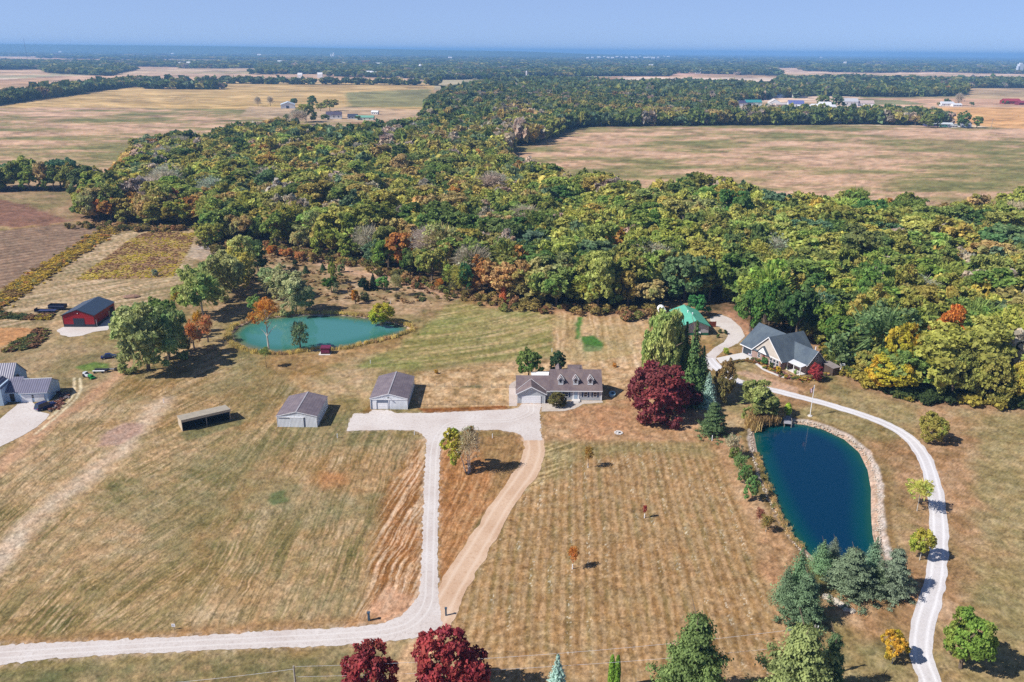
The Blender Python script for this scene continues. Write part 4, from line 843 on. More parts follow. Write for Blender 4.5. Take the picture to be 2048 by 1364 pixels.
# ------------------------------------------------------------------ words that single out each tree of the woods
def zone_of(px, py):
    if px < 60: return 'at west picture edge'
    if px < 250: return 'behind the ploughed field'
    if px < 430: return 'behind goldenrod meadow'
    if px < 640: return 'behind the willows'
    if px < 860: return 'behind turquoise pond'
    if px < 1090: return 'behind the green meadow'
    if px < 1310: return 'behind the straw field'
    if px < 1460: return 'behind green roofed barn'
    if px < 1700: return 'behind the brick house'
    if px < 1880: return 'behind big yellow tree'
    return 'behind the east lawn'
SHAPES = {'broad': 'tree', 'sparse': 'thin leaved tree', 'bare': 'leafless tree'}
rows = {}
for i in IND:
    c = TCV[i]; d = 'on front edge' if c < 7 and True else ('near the front' if c < 22 else 'inside woods' if TPY[i] > 400 else 'deep in woods')
    if c < 16 and TPY[i] < 385 and TPX[i] > 1040: d = 'on far field edge'
    if c < 16 and TPX[i] < 620 and TPY[i] < 330: d = 'on far field edge'
    k = keys[TK[i]]; kd = 'bare' if k == 'gy' else ('sparse' if rnd.random() < .13 else 'broad')
    rows.setdefault((kd, k, zone_of(TPX[i], TPY[i]), d), []).append(i)
ORD = ['first', 'second', 'third', 'fourth', 'fifth', 'sixth', 'seventh', 'eighth', 'ninth', 'tenth', 'eleventh', 'twelfth', 'thirteenth', 'fourteenth', 'fifteenth']
for (kd, k, zn, d), L_ in rows.items():
    L_.sort(key=lambda i: TPX[i])
    for q, i in enumerate(L_):
        w_ = PAL[k][1]; nm = SHAPES[kd]; w_ = 'grey' if kd == 'bare' else w_
        lb = f'{w_} {nm} {d} {zn}'
        if len(L_) > 1: lb = f'{ORD[min(q, 14)]} {w_} {nm} from left {d} {zn}'
        h, r_ = TH[i], TR[i]; cc = PAL[k][0]*np.array([rnd.uniform(.86, 1.14), rnd.uniform(.9, 1.1), rnd.uniform(.85, 1.15)])
        o = tree('woodland_tree', lb, kd, None, None, None, cc, world=(TX[i], TY[i]), hh=h, ww=2*r_*(1.08 if kd != 'bare' else 1.2), clear=.03 if TCV[i] < 12 else .22, var=rnd.randrange(8), group='broadleaf trees of the big woods')

# ------------------------------------------------------------------ the rest of the woods as one mass
def lod_crown(seed, nleaf, size, nl=12):
    V, T_ = lobes_crown(seed, nl=nl, nleaf=nleaf, size=size, spread=.58, lo=.28, hi=.5); return V, T_
def mass(name, groups, label):
    Vs, Cs = [], []
    for (px_, py_, hh, rr, kk, protos) in groups:
        for j, (V, T_) in enumerate(protos):
            sel = np.arange(len(px_)) % len(protos) == j
            if not sel.any(): continue
            x, y, h, r_, k = px_[sel], py_[sel], hh[sel], rr[sel], kk[sel]; m = len(x); a = RNG.uniform(0, 6.28, m); ca, sa = np.cos(a), np.sin(a)
            vx = V[None, :, 0]*ca[:, None]-V[None, :, 1]*sa[:, None]; vy = V[None, :, 0]*sa[:, None]+V[None, :, 1]*ca[:, None]
            hz = np.minimum(h*.48, np.maximum(r_, h*.44)); P = np.stack([x[:, None]+vx*r_[:, None]*1.08, y[:, None]+vy*r_[:, None]*1.08, (h-hz*.98)[:, None]+V[None, :, 2]*hz[:, None]*1.04], -1)
            base = np.array([PAL[q][0] for q in keys])[k]*RNG.uniform(.82, 1.16, (m, 1)); base = base*RNG.uniform(.93, 1.07, (m, 3))
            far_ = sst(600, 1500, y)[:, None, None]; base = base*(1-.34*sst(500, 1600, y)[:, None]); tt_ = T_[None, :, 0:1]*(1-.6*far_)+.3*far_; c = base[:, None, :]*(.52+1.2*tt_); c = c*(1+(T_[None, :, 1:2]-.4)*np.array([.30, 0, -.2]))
            Vs.append(P.reshape(-1, 3).astype(np.float32)); Cs.append(c.reshape(-1, 3).astype(np.float32))
    V = np.concatenate(Vs); Cc = np.concatenate(Cs)
    return stuff(name, npmesh(name, V, np.arange(len(V)).reshape(-1, 4), {'Col': Cc}, M_STUFFLEAF), label)
rest = np.array([i for i in range(n) if i not in IND]); close = rest[TY[rest] < 420]; mid = rest[TY[rest] >= 420]
P1 = [lod_crown(400+i, 1500, .125, 12) for i in range(6)]; P2 = [lod_crown(410+i, 620, .19, 11) for i in range(5)]; P3 = [lod_crown(420+i, 90, .46, 7) for i in range(6)]; P4 = [lod_crown(430+i, 26, .85, 4) for i in range(6)]
pk = lambda I: (TX[I], TY[I], TH[I], TR[I], TK[I])
def far_plant():
    out = []; yv = 700.
    while yv < 24000:
        s_ = max(9.0, yv/150); half = .72*yv+80; k = int(2*half/s_); xs = -half+(np.arange(k)+RNG.random(k))*s_
        ys = yv+(RNG.random(k)-.5)*s_; out.append(np.stack([xs, ys, np.full(k, s_)], 1)); yv += s_*(1+yv/2200)*(.55 if yv < 3300 else 1)
    A = np.concatenate(out); c = cover(A[:, 0], A[:, 1]); edge_ = c > -2; A = A[edge_]; m = len(A)
    h = (15.5+RNG.normal(size=m)*2.4)*np.where(A[:, 1] > 3300, 1.0, 1); r_ = np.clip(A[:, 2]*.72, 5.4, 900)*RNG.uniform(.8, 1.25, m)
    pw = np.array([.46, .12, .10, .006, .05, .015, .001, .0, .028, .22, .0]); k = RNG.choice(len(keys), m, p=pw/pw.sum()); nb = fbm(A[:, 0]/45, A[:, 1]/90, 77, 2); k = np.where((nb > .56) & (A[:, 1] < 1500), RNG.choice([8, 4, 2, 1, 5], m), k); return A[:, 0], A[:, 1], h, r_, k
FX, FY, FH, FR, FK = far_plant(); q1 = FY < 1500; q2 = ~q1
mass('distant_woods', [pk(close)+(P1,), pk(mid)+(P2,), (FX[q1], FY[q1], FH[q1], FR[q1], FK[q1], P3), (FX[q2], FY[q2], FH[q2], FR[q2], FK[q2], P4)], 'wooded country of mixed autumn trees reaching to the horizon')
print('woods', n, 'near stuff', len(close), 'mid', len(mid), 'far', q1.sum(), q2.sum())

# ------------------------------------------------------------------ haze
a = NT('haze_air'); a.t.nodes.remove(a.p); pv = a.n('ShaderNodeVolumePrincipled'); pv.inputs['Color'].default_value = (.24, .51, .95, 1); pv.inputs['Density'].default_value = 1.1e-4; pv.inputs['Anisotropy'].default_value = .0
a.l(pv.outputs[0], a.out.inputs['Volume'])
hz = MB().box(-104000, -1500, -3.2, 104000, 32000, 124); ho = link('haze', hz.data('haze'), a.m); ho['kind'] = 'stuff'

# ------------------------------------------------------------------ parts of buildings
M_GLAZE = M_GLASS
def window(root, x, y, z, w_, h, face='-y', shutters=None, bars=True, frame=M_TRIM, glass=None):
    "frame with its pane; centre of the sill at (x, y, z) on a wall facing -y, +x or -x"
    def T_(mb):
        out = []
        for (a, b, c) in mb.v:
            if face == '-y': out.append((x+a, y+b, z+c))
            elif face == '+x': out.append((x-b, y+a, z+c))
            elif face == '-x': out.append((x+b, y-a, z+c))
            else: out.append((x-a, y-b, z+c))
        mb.v = out; return mb
    f = MB(); t = .09; d0, d1 = -.07, .01
    f.box(-w_/2-t, d0, -t, -w_/2, d1, h+t); f.box(w_/2, d0, -t, w_/2+t, d1, h+t); f.box(-w_/2, d0, -t, w_/2, d1, 0); f.box(-w_/2, d0, h, w_/2, d1, h+t)
    if bars: f.box(-w_/2, d0+.01, h*.48, w_/2, d1-.005, h*.53)
    wn = part('window', T_(f), frame, root); part('pane', T_(MB().box(-w_/2, -.035, 0, w_/2, -.02, h)), glass or M_GLASS, wn)
    if shutters is not None:
        for s in (-1, 1):
            cx = s*(w_/2+t+.22); part('shutter', T_(MB().box(cx-.19, -.06, -.05, cx+.19, -.004, h+.05)), shutters, root)
    return wn
def garage_door(root, x, y, w_, h, mat, face='-y', rot=None, name='garage_door'):
    m = MB(); n_ = 4
    for i in range(n_): m.box(x-w_/2, y-.05, h*i/n_+.02, x+w_/2, y+.02, h*(i+1)/n_-.03)
    m.box(x-w_/2, y-.02, 0, x+w_/2, y+.03, h); return part(name, m, mat, root)
def gable_roof(m, x0, x1, y0, y1, ze, zr, ov=.4, t=.14, axis='x', gov=None):
    "two slabs; ridge along axis; ze is the wall-top height, eaves drop with the overhang"
    gov = ov if gov is None else gov
    if axis == 'x':
        yc = (y0+y1)/2; sl = (zr-ze)/(yc-y0); e = ze-sl*ov
        m.slab([(x0-gov, y0-ov, e), (x1+gov, y0-ov, e), (x1+gov, yc, zr), (x0-gov, yc, zr)], t); m.slab([(x0-gov, yc, zr), (x1+gov, yc, zr), (x1+gov, y1+ov, e), (x0-gov, y1+ov, e)], t)
    else:
        xc = (x0+x1)/2; sl = (zr-ze)/(xc-x0); e = ze-sl*ov
        m.slab([(x0-ov, y0-gov, e), (xc, y0-gov, zr), (xc, y1+gov, zr), (x0-ov, y1+gov, e)], t); m.slab([(xc, y0-gov, zr), (x1+ov, y0-gov, e), (x1+ov, y1+gov, e), (xc, y1+gov, zr)], t)
    return m
def gable_wall(m, x0, x1, y0, y1, ze, zr, axis='x', dz=.13):
    if axis == 'x': m.prism([(y0, -.1), (y1, -.1), (y1, ze-dz), ((y0+y1)/2, zr-dz), (y0, ze-dz)], x0, x1, 'x')
    else: m.prism([(x0, -.1), (x1, -.1), (x1, ze-dz), ((x0+x1)/2, zr-dz), (x0, ze-dz)], y0, y1, 'y')
    return m
def bargeboards(m, x0, x1, y, ze, zr, ov, w_=.2, out=.05):
    "white boards along the two rakes of a gable facing -y"
    xc = (x0+x1)/2; sl = (zr-ze)/(xc-x0); e = ze-sl*ov
    m.add([(x0-ov, y-out, e+.02), (xc, y-out, zr+.02), (xc, y-out, zr-w_), (x0-ov, y-out, e-w_), (x0-ov, y, e+.02), (xc, y, zr+.02), (xc, y, zr-w_), (x0-ov, y, e-w_)], [(0, 3, 2, 1), (4, 5, 6, 7), (0, 1, 5, 4), (3, 7, 6, 2), (0, 4, 7, 3)])
    m.add([(xc, y-out, zr+.02), (x1+ov, y-out, e+.02), (x1+ov, y-out, e-w_), (xc, y-out, zr-w_), (xc, y, zr+.02), (x1+ov, y, e+.02), (x1+ov, y, e-w_), (xc, y, zr-w_)], [(0, 3, 2, 1), (4, 5, 6, 7), (0, 1, 5, 4), (3, 7, 6, 2), (1, 2, 6, 5)])
    return m

# ------------------------------------------------------------------ the grey house with three dormers
def grey_house():
    r = thing('dormer_house', 'grey clapboard house with three roof dormers, dark shutters and a white double garage door', 'house', (1.5, 188.6), .3)
    sid = ribbed('clapboard', C(205, 210, 216, .72), .16, .12, .8, 'z'); shg = shingle('brown_shingles', C(116, 102, 106, .80), C(138, 122, 120, .80)); blue = paint('navy_shutter', C(40, 66, 104), .6)
    W_ = MB(); gable_wall(W_, 8.8, 22.0, 2.2, 11.2, 3.1, 6.95); gable_wall(W_, 0, 8.85, 2.2, 9.9, 2.96, 5.4); gable_wall(W_, 0, 7.2, 0, 5.2, 2.96, 4.85, 'y')
    wl = part('wall', W_, sid, r)
    R_ = MB(); gable_roof(R_, 8.8, 22.0, 2.2, 11.2, 3.1, 6.95, .4, gov=.25); rf = part('main_roof', R_, shg, r)
    R2 = MB(); e = 2.96; R2.slab([(-.35, 1.75, 2.70), (8.54, 1.75, 2.70), (8.54, 6.05, 5.4), (-.35, 6.05, 5.4)], .14); R2.slab([(-.35, 6.05, 5.4), (8.54, 6.05, 5.4), (8.54, 10.3, 2.73), (-.35, 10.3, 2.73)], .14); part('garage_roof', R2, shg, r)
    R3 = MB(); xc = 3.6
    R3.slab([(-.42, -.45, 2.74), (xc, -.45, 4.86), (xc, 5.15, 4.86), (-.42, 5.15, 2.74)], .14); R3.slab([(xc, -.45, 4.86), (7.62, -.45, 2.74), (7.62, 5.15, 2.74), (xc, 5.15, 4.86)], .14); part('front_gable_roof', R3, shg, r)
    tr = MB(); bargeboards(tr, -.02, 7.22, -.46, 2.96, 4.88, .42, .2); tr.box(-.36, 1.64, 2.5, 8.5, 1.74, 2.72); tr.box(8.56, 1.70, 2.62, 22.24, 1.79, 2.82); tr.box(-.46, -.4, 2.5, -.43, 1.6, 2.74); tr.box(7.63, -.4, 2.5, 7.68, 1.6, 2.74)
    for xx, yy in ((-.03, -.03), (7.1, -.03), (21.9, 2.15), (8.72, 2.14)): tr.box(xx, yy, 0, xx+.13, yy+.13, 2.7)
    tr.slab([(-.30, 1.9, 2.98), (-.22, 1.9, 2.98), (3.62, 4.7, 4.96), (3.54, 4.7, 4.96)], .05)   # pale flashing of the two valleys
    tr.slab([(7.42, 1.9, 2.98), (7.50, 1.9, 2.98), (3.66, 4.7, 4.96), (3.58, 4.7, 4.96)], .05)
    part('trim', tr, M_TRIM, r)
    garage_door(r, 3.62, -.06, 4.95, 2.2, M_WHITE); vt = MB().tube((3.6, -.05, 4.05), (3.6, .02, 4.05), .2, n=10); part('gable_vent', vt, M_TRIM, r)
    for dx in (11.35, 15.25, 19.1):
        d = MB().prism([(dx-.62, 3.9), (dx+.62, 3.9), (dx+.62, 5.55), (dx, 6.08), (dx-.62, 5.55)], 3.2, 6.6, 'y'); dm = part('dormer', d, M_TRIM if False else sid, r)
        q = MB(); sl = .80
        q.slab([(dx-.92, 2.92, 5.42), (dx, 2.92, 6.2), (dx, 6.3, 6.2), (dx-.92, 6.3, 5.42)], .09); q.slab([(dx, 2.92, 6.2), (dx+.92, 2.92, 5.42), (dx+.92, 6.3, 5.42), (dx, 6.3, 6.2)], .09); part('dormer_roof', q, shg, dm)
        b = MB(); bargeboards(b, dx-.6, dx+.6, 2.91, 5.69, 6.22, .34, .12, .04); b.box(dx-.66, 3.16, 4.1, dx-.54, 3.21, 5.5); b.box(dx+.54, 3.16, 4.1, dx+.66, 3.21, 5.5); b.box(dx-.66, 3.12, 4.0, dx+.66, 3.21, 4.18)
        for s in (-1, 1): b.slab([(dx+s*.95, 3.3, 5.5), (dx+s*.85, 3.3, 5.5), (dx-s*.02, 4.75, 6.27), (dx+s*.08, 4.75, 6.27)], .04)
        part('dormer_trim', b, M_TRIM, dm); window(dm, dx, 3.2, 4.5, .62, .95)
    for x in (12.9, 17.85, 20.35): window(r, x, 2.2, 1.0, .85, 1.35, shutters=blue)
    window(r, 10.4, 2.2, 1.0, .85, 1.35, shutters=blue)
    dd = part('front_door', MB().box(14.95, 2.08, .45, 15.75, 2.19, 2.5), paint('pale_blue_door', C(178, 200, 222), .5), r); part('door_frame', MB().box(14.5, 2.1, .4, 14.9, 2.18, 2.6).box(15.8, 2.1, .4, 16.2, 2.18, 2.6).box(14.5, 2.08, 2.54, 16.2, 2.18, 2.68), M_TRIM, r)
    st = MB().box(14.3, .75, 0, 16.4, 2.1, .42).box(14.7, .4, 0, 16.0, .78, .28).box(14.7, .1, 0, 16.0, .43, .14); part('front_steps', st, M_CONC, r)
    part('patio_roof', MB().box(3.9, 10.2, 3.05, 8.9, 14.0, 3.2).box(4.0, 13.8, 0, 4.15, 13.95, 3.05).box(8.65, 13.8, 0, 8.8, 13.95, 3.05), M_WHITE, r)
    bk = MB().box(13.6, 6.7, 3, 17.4, 11.0, 6.55); bk.v = bk.v; part('rear_dormer', bk, shg, r)
    part('vent_pipe', MB().tube((16.7, 7.8, 6.2), (16.7, 7.8, 7.5), .1), M_BLACK, r)
    g = MB(); gable_wall(g, 10.3, 11.9, 6.5, 11, 6.2, 7.15, 'y'); part('rear_gable', g, shg, r)
    part('gutter_pipe', MB().tube((8.6, 2.1, 2.7), (8.6, 2.1, .1), .05).tube((22.1, 2.1, 2.7), (22.1, 2.1, .1), .05), M_TRIM, r)
    return r
grey_house()

M_SID = ribbed('white_steel', C(236, 240, 246, .88), .32, .22); M_MROOF = shingle('brown_steel_roof', C(116, 106, 116, .80), C(138, 126, 132, .80), .08)
def pole_shed(label, x0, x1, y0, y1, ze, zr, variant):
    r = thing('pole_barn', label, 'barn', (x0, y0)); W_, D_ = x1-x0, y1-y0
    m = MB(); gable_wall(m, 0, W_, 0, D_, ze, zr, 'y'); part('wall', m, M_SID, r)
    rf = part('roof', gable_roof(MB(), 0, W_, 0, D_, ze, zr, .18, .08, 'y', .12), M_MROOF, r)
    part('ridge_cap', MB().slab([(W_/2-.16, -.12, zr+.03), (W_/2, -.12, zr+.07), (W_/2, D_+.12, zr+.07), (W_/2-.16, D_+.12, zr+.03)], .03).slab([(W_/2, -.12, zr+.07), (W_/2+.16, -.12, zr+.03), (W_/2+.16, D_+.12, zr+.03), (W_/2, D_+.12, zr+.07)], .03), paint('pale_ridge', C(176, 172, 178), .4), r)
    t = MB(); bargeboards(t, 0, W_, -.13, ze, zr, .2, .14, .03)
    for xx in (-.02, W_-.1): t.box(xx, -.04, 0, xx+.12, .02, ze-.1); 
    t.box(W_+.005, D_-.1, 0, W_+.03, D_+.03, ze-.1)
    if variant == 'a':
        t.box(0, -.09, ze-.42, W_, -.02, ze-.2); t.box(W_*.49, -.07, 0, W_*.505, -.01, ze-.42); part('trim', t, M_WHITE, r)
        part('overhead_door', MB().box(W_*.2, -.08, 0, W_*.47, -.03, ze*.58).box(W_*.21, -.10, ze*.29, W_*.46, -.08, ze*.31), M_WHITE, r)
        part('door_shade', MB().box(W_*.175, -.05, 0, W_*.49, -.012, ze-.42).box(W_*.02, -.05, 0, W_*.055, -.012, ze-.42), paint('shaded_steel', C(120, 130, 150), .6), r)  # shade round the doors, put into a darker blue-grey steel colour
        part('side_door', MB().box(W_*.06, -.09, 0, W_*.165, -.03, 2.1), M_WHITE, r)
        part('yard_lamp', MB().tube((W_*.49, -.1, ze+.5), (W_*.50, -.5, ze+.4), .07).box(W_*.48, -.6, ze+.25, W_*.52, -.4, ze+.42), M_BLACK, r)
    else:
        t.box(W_*.02, -.16, ze-.42, W_*.68, -.02, ze-.3); part('trim', t, M_WHITE, r)
        d = MB().box(W_*.33, -.14, .05, W_*.67, -.06, ze-.42); dr = part('sliding_door', d, M_SID, r); part('rail', MB().box(W_*.32, -.18, ze-.44, W_*.68, -.06, ze-.36), M_WHITE, dr)
        part('door_shade', MB().box(W_*.03, -.05, ze-.62, W_*.32, -.012, ze-.42).box(W_*.68, -.05, 0, W_*.70, -.012, ze-.42), paint('shaded_steel', C(120, 130, 150), .6), r)  # painted shade strips: under the track and along the door's right edge
    return r
pole_shed('white ribbed steel barn with a white overhead door beside the gravel turnaround', -35.8, -26.4, 184.3, 199.0, 3.05, 4.35, 'a')
pole_shed('white ribbed steel barn with a sliding door standing out in the hay field', -56.5, -46.9, 173.7, 185.4, 3.0, 4.15, 'b')

def run_in():
    r = thing('livestock_shelter', 'long open-fronted run-in shelter with a tan side wall and dark inside', 'shelter', (-78.4, 170.9), math.degrees(math.atan2(6.4, 9.4)))
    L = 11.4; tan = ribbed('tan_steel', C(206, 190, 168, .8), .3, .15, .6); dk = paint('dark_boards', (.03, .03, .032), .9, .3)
    part('side_wall', MB().prism([(0, 0), (4.1, 0), (4.1, 2.35), (0, 2.95)], 0, .12, 'x'), tan, r); part('side_wall', MB().prism([(0, 0), (4.1, 0), (4.1, 2.35), (0, 2.95)], L-.12, L, 'x'), tan, r)
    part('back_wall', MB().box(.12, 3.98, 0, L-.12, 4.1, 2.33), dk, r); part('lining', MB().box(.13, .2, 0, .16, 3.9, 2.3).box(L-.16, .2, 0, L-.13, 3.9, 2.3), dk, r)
    part('roof', MB().slab([(-.1, -.35, 3.08), (L+.1, -.35, 3.08), (L+.1, 4.3, 2.42), (-.1, 4.3, 2.42)], .1), paint('tan_roof', C(176, 166, 150), .5), r)
    part('front_fascia', MB().box(-.08, -.42, 2.45, L+.08, -.36, 3.09), tan, r)
    for x in (L*.5,): part('post', MB().box(x-.08, .02, 0, x+.08, .18, 2.95), M_WOODG, r)
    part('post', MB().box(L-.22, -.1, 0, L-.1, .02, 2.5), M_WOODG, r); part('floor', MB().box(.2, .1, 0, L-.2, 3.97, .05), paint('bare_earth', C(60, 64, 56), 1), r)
run_in()

def red_barn():
    r = thing('red_barn', 'dark red steel barn with a charcoal roof, charcoal base band and roll-up door', 'barn', (-146.2, 245.4), 1.0); W_, D_, ze, zr = 10.2, 14.4, 4.2, 6.05
    red = ribbed('red_steel', C(172, 34, 42, .75), .3, .25); ch = ribbed('charcoal_steel', C(52, 58, 72, .8), .3, .2); m = MB(); gable_wall(m, 0, W_, 0, D_, ze, zr, 'y'); part('wall', m, red, r)
    part('base_band', MB().box(-.03, -.03, 0, W_+.03, -.004, .95).box(W_+.004, 0, 0, W_+.03, D_, .95).box(-.03, 0, 0, -.004, D_, .95), ch, r)
    part('roof', gable_roof(MB(), 0, W_, 0, D_, ze, zr, .3, .1, 'y', .3), ribbed('charcoal_roof', C(70, 84, 104, .8), .6, .12, .35, 'y'), r)
    t = MB(); bargeboards(t, 0, W_, -.31, ze, zr, .32, .22, .03); t.box(-.05, -.05, .9, .08, -.005, ze-.2); t.box(W_-.08, -.05, .9, W_+.05, -.005, ze-.2); part('trim', t, paint('charcoal_trim', C(44, 50, 62), .5), r)
    garage_door(r, W_*.5, -.04, 3.5, 3.0, paint('charcoal_door', C(50, 58, 72), .5)); part('side_door', MB().box(W_+.01, 9.5, 0, W_+.06, 10.5, 2.2), paint('tan_door', C(176, 160, 140), .6), r)
    part('side_opening', MB().box(W_+.01, 10.8, 0, W_+.05, 13.4, 3.1), paint('dark_opening', (.02, .02, .025), .8), r); part('downspout', MB().box(W_+.02, .6, 0, W_+.2, .75, 2.4), M_WHITE, r)  # side opening is a near-black sheet, painting the shade inside
    s = MB()
    for x in np.arange(1.2, W_, .0001+2.6): pass
    part('gable_lamp', MB().box(W_/2-.12, -.16, 4.6, W_/2+.12, -.04, 4.8), M_WHITE, r)
red_barn()

def green_barn():
    r = thing('green_roofed_barn', 'grey barn with a bright green roof and green base band by the woods', 'barn', (54.5, 242.4), 2.0); W_, D_, ze, zr = 8.9, 15.5, 3.5, 5.3
    gr_ = ribbed('green_roof', C(104, 186, 160, .85), .9, .08, .4, 'y'); wl = ribbed('grey_steel', C(200, 194, 198, .75), .3, .14); gb = ribbed('green_steel', C(40, 110, 84, .8), .3, .2)
    m = MB(); gable_wall(m, 0, W_, 0, D_, ze, zr, 'y'); part('wall', m, wl, r); part('base_band', MB().box(-.03, -.03, 0, W_+.03, -.004, .9).box(W_+.004, 0, 0, W_+.03, D_, .9), gb, r)
    part('roof', gable_roof(MB(), 0, W_, 0, D_, ze, zr, .45, .1, 'y', .9), gr_, r); t = MB(); bargeboards(t, 0, W_, -.91, ze, zr, .46, .22, .03); part('trim', t, paint('green_trim', C(60, 120, 104), .5), r)
    window(r, 5.9, 0, 1.3, 1.1, 1.1); part('air_conditioner', MB().box(5.5, -.35, .75, 6.3, -.02, 1.2), M_WHITE, r)
    for x, y in ((3.9, 8.5), (4.9, 6.2)): part('roof_vent', MB().tube((x, y, 4.6), (x, y, 5.6), .16, .16, 8).tube((x, y, 5.6), (x, y, 5.75), .28, .1, 8), M_WHITE, r)
    part('ridge_cap', MB().box(W_/2-.14, -.9, zr-.02, W_/2+.14, D_+.9, zr+.05), paint('pale_green_cap', C(120, 196, 172), .4), r)
    q = MB(); q.box(W_+.3, 8.2, 0, W_+5.0, 8.35, 1.9).box(W_+.3, 12.0, 0, W_+5.0, 12.1, 1.9).box(W_+4.9, 8.35, 0, W_+5.0, 12.0, 1.9)
    f = thing('board_fence', 'reddish brown board fence beside the green roofed barn', 'fence', (64.3, 251.0), 2); part('boards', MB().box(0, 0, 0, 3.6, .08, 1.9), paint('red_boards', C(128, 62, 46), .8, .2, 3), f)
    for k in range(3): part('post', MB().box(k*1.75-.05, .08, 0, k*1.75+.07, .2, 2.05), paint('red_boards', C(128, 62, 46)), f)
    s = thing('propane_tank', 'white tank showing behind the green barn roof', 'tank', (51.6, 262.0)); part('shell', MB().tube((0, -2.2, 2.3), (0, 2.2, 2.3), 1.3, 1.3, 14).tube((0, -2.7, 2.3), (0, -2.2, 2.3), .7, 1.3, 14), M_WHITE, s)
    part('cradle', MB().box(-.8, -1.6, 0, .8, -1.3, 1.3).box(-.8, 1.3, 0, .8, 1.6, 1.3), M_CONC, s)
green_barn()

def brick_house():
    r = thing('brick_house', 'brick house with a steep blue grey slate roof, cross gables and a white roofed porch', 'house', (69.6, 227.6), -64.0)
    bk = brick('house_brick', C(150, 118, 108, .8), C(172, 140, 130, .8), C(190, 178, 170, .8)); sl = shingle('slate_shingles', C(86, 98, 112, .74), C(102, 114, 124, .74)); sd = ribbed('cream_siding', C(208, 198, 188, .8), .2, .12, .8, 'z'); sg = ribbed('grey_siding', C(150, 150, 150, .8), .2, .12, .8, 'z')
    W_ = MB(); gable_wall(W_, .15, 10.8, .6, 13.0, 3.05, 8.5); gable_wall(W_, 15.6, 21.8, 5.2, 11.6, 3.0, 6.5); W_.box(5.2, .55, -.1, 16.4, 12.8, 3.0); part('wall', W_, bk, r)
    R_ = MB(); R_.slab([(-.4, .1, 2.65), (11.0, .1, 2.65), (11.0, 6.8, 8.55), (-.4, 6.8, 8.55)], .16); R_.slab([(-.4, 6.8, 8.55), (11.0, 6.8, 8.55), (11.0, 13.5, 2.65), (-.4, 13.5, 2.65)], .16); part('garage_roof', R_, sl, r)
    R2 = MB(); R2.slab([(4.75, .1, 2.62), (11.0, .1, 8.5), (11.0, 13.6, 8.5), (4.75, 13.6, 2.62)], .16); R2.slab([(11.0, .1, 8.5), (17.3, .1, 2.62), (17.3, 13.6, 2.62), (11.0, 13.6, 8.5)], .16); part('cross_roof', R2, sl, r)
    R3 = MB(); R3.slab([(13.0, 4.8, 2.75), (22.3, 4.8, 2.75), (22.3, 8.4, 6.6), (13.0, 8.4, 6.6)], .16); R3.slab([(13.0, 8.4, 6.6), (22.3, 8.4, 6.6), (22.3, 12.1, 2.75), (13.0, 12.1, 2.75)], .16); part('wing_roof', R3, sl, r)
    g = MB().prism([(5.3, 2.95), (16.9, 2.95), (11.0, 8.28)], .50, 1.0, 'y'); part('front_gable', g, sd, r); part('end_gable', MB().prism([(5.3, 2.9), (11.5, 2.9), (8.4, 6.35)], 21.81, 21.9, 'x'), sg, r)
    t = MB(); bargeboards(t, 5.2, 16.8, .09, 3.05, 8.52, .45, .28, .05); t.box(-.4, .0, 2.42, 4.8, .09, 2.66); t.box(4.9, .42, 2.72, 17.1, .50, 2.94); t.box(13.0, 4.7, 2.5, 22.3, 4.79, 2.74); part('trim', t, M_TRIM, r)
    for k, (y0, z0, y1, z1) in enumerate(((4.8, 2.75, 8.4, 6.6), (8.4, 6.6, 12.1, 2.75))): part('rake_board', MB().add([(22.31, y0, z0), (22.31, y1, z1), (22.31, y1, z1-.22), (22.31, y0, z0-.22), (22.36, y0, z0), (22.36, y1, z1), (22.36, y1, z1-.22), (22.36, y0, z0-.22)], [(0, 1, 2, 3), (7, 6, 5, 4), (0, 4, 5, 1), (3, 2, 6, 7)]), M_TRIM, r)
    e = MB().prism([(7.4, 2.9), (11.6, 2.9), (9.5, 5.0)], -.1, .5, 'y'); part('entry_gable', e, M_TRIM, r); q = MB(); q.slab([(7.1, -.35, 2.75), (9.5, -.35, 5.2), (9.5, .6, 5.2), (7.1, .6, 2.75)], .12); q.slab([(9.5, -.35, 5.2), (11.9, -.35, 2.75), (11.9, .6, 2.75), (9.5, .6, 5.2)], .12); part('entry_roof', q, sl, r)
    part('garage_opening', MB().box(.75, .54, 0, 4.4, .62, 2.35), paint('dark_garage', (.035, .045, .06), .8), r); part('garage_frame', MB().box(.6, .50, 0, .74, .6, 2.45).box(4.41, .50, 0, 4.55, .6, 2.45).box(.6, .50, 2.36, 4.55, .6, 2.48), M_TRIM, r)  # dark sheet on the wall paints the garage's unlit inside
    part('front_door', MB().box(9.1, .48, .1, 10.0, .56, 2.3), paint('oak_door', C(120, 66, 44), .5), r); window(r, 7.6, .55, 1.0, .9, 1.2); window(r, 12.6, .55, .6, .8, 1.9); window(r, 13.9, .55, .6, .9, 1.9); window(r, 15.2, .55, .6, .8, 1.9)
    window(r, 21.9, 8.6, 3.6, .8, 1.3, '+x'); window(r, 19.3, 5.2, .9, 1.2, 1.3); window(r, 17.4, 5.2, .9, .8, 1.3)
    p = MB().slab([(16.6, 2.5, 2.62), (22.1, 2.5, 2.62), (22.1, 4.78, 2.95), (16.6, 4.78, 2.95)], .14); part('porch_roof', p, paint('white_porch_roof', C(232, 234, 240, .75), .5, .08), r); part('porch_floor', MB().box(16.6, 2.6, 0, 22.0, 5.18, .18), M_CONC, r)
    for x in (16.9, 19.4, 21.9): part('porch_post', MB().box(x-.09, 2.62, .18, x+.09, 2.8, 2.55), M_WHITE, r)
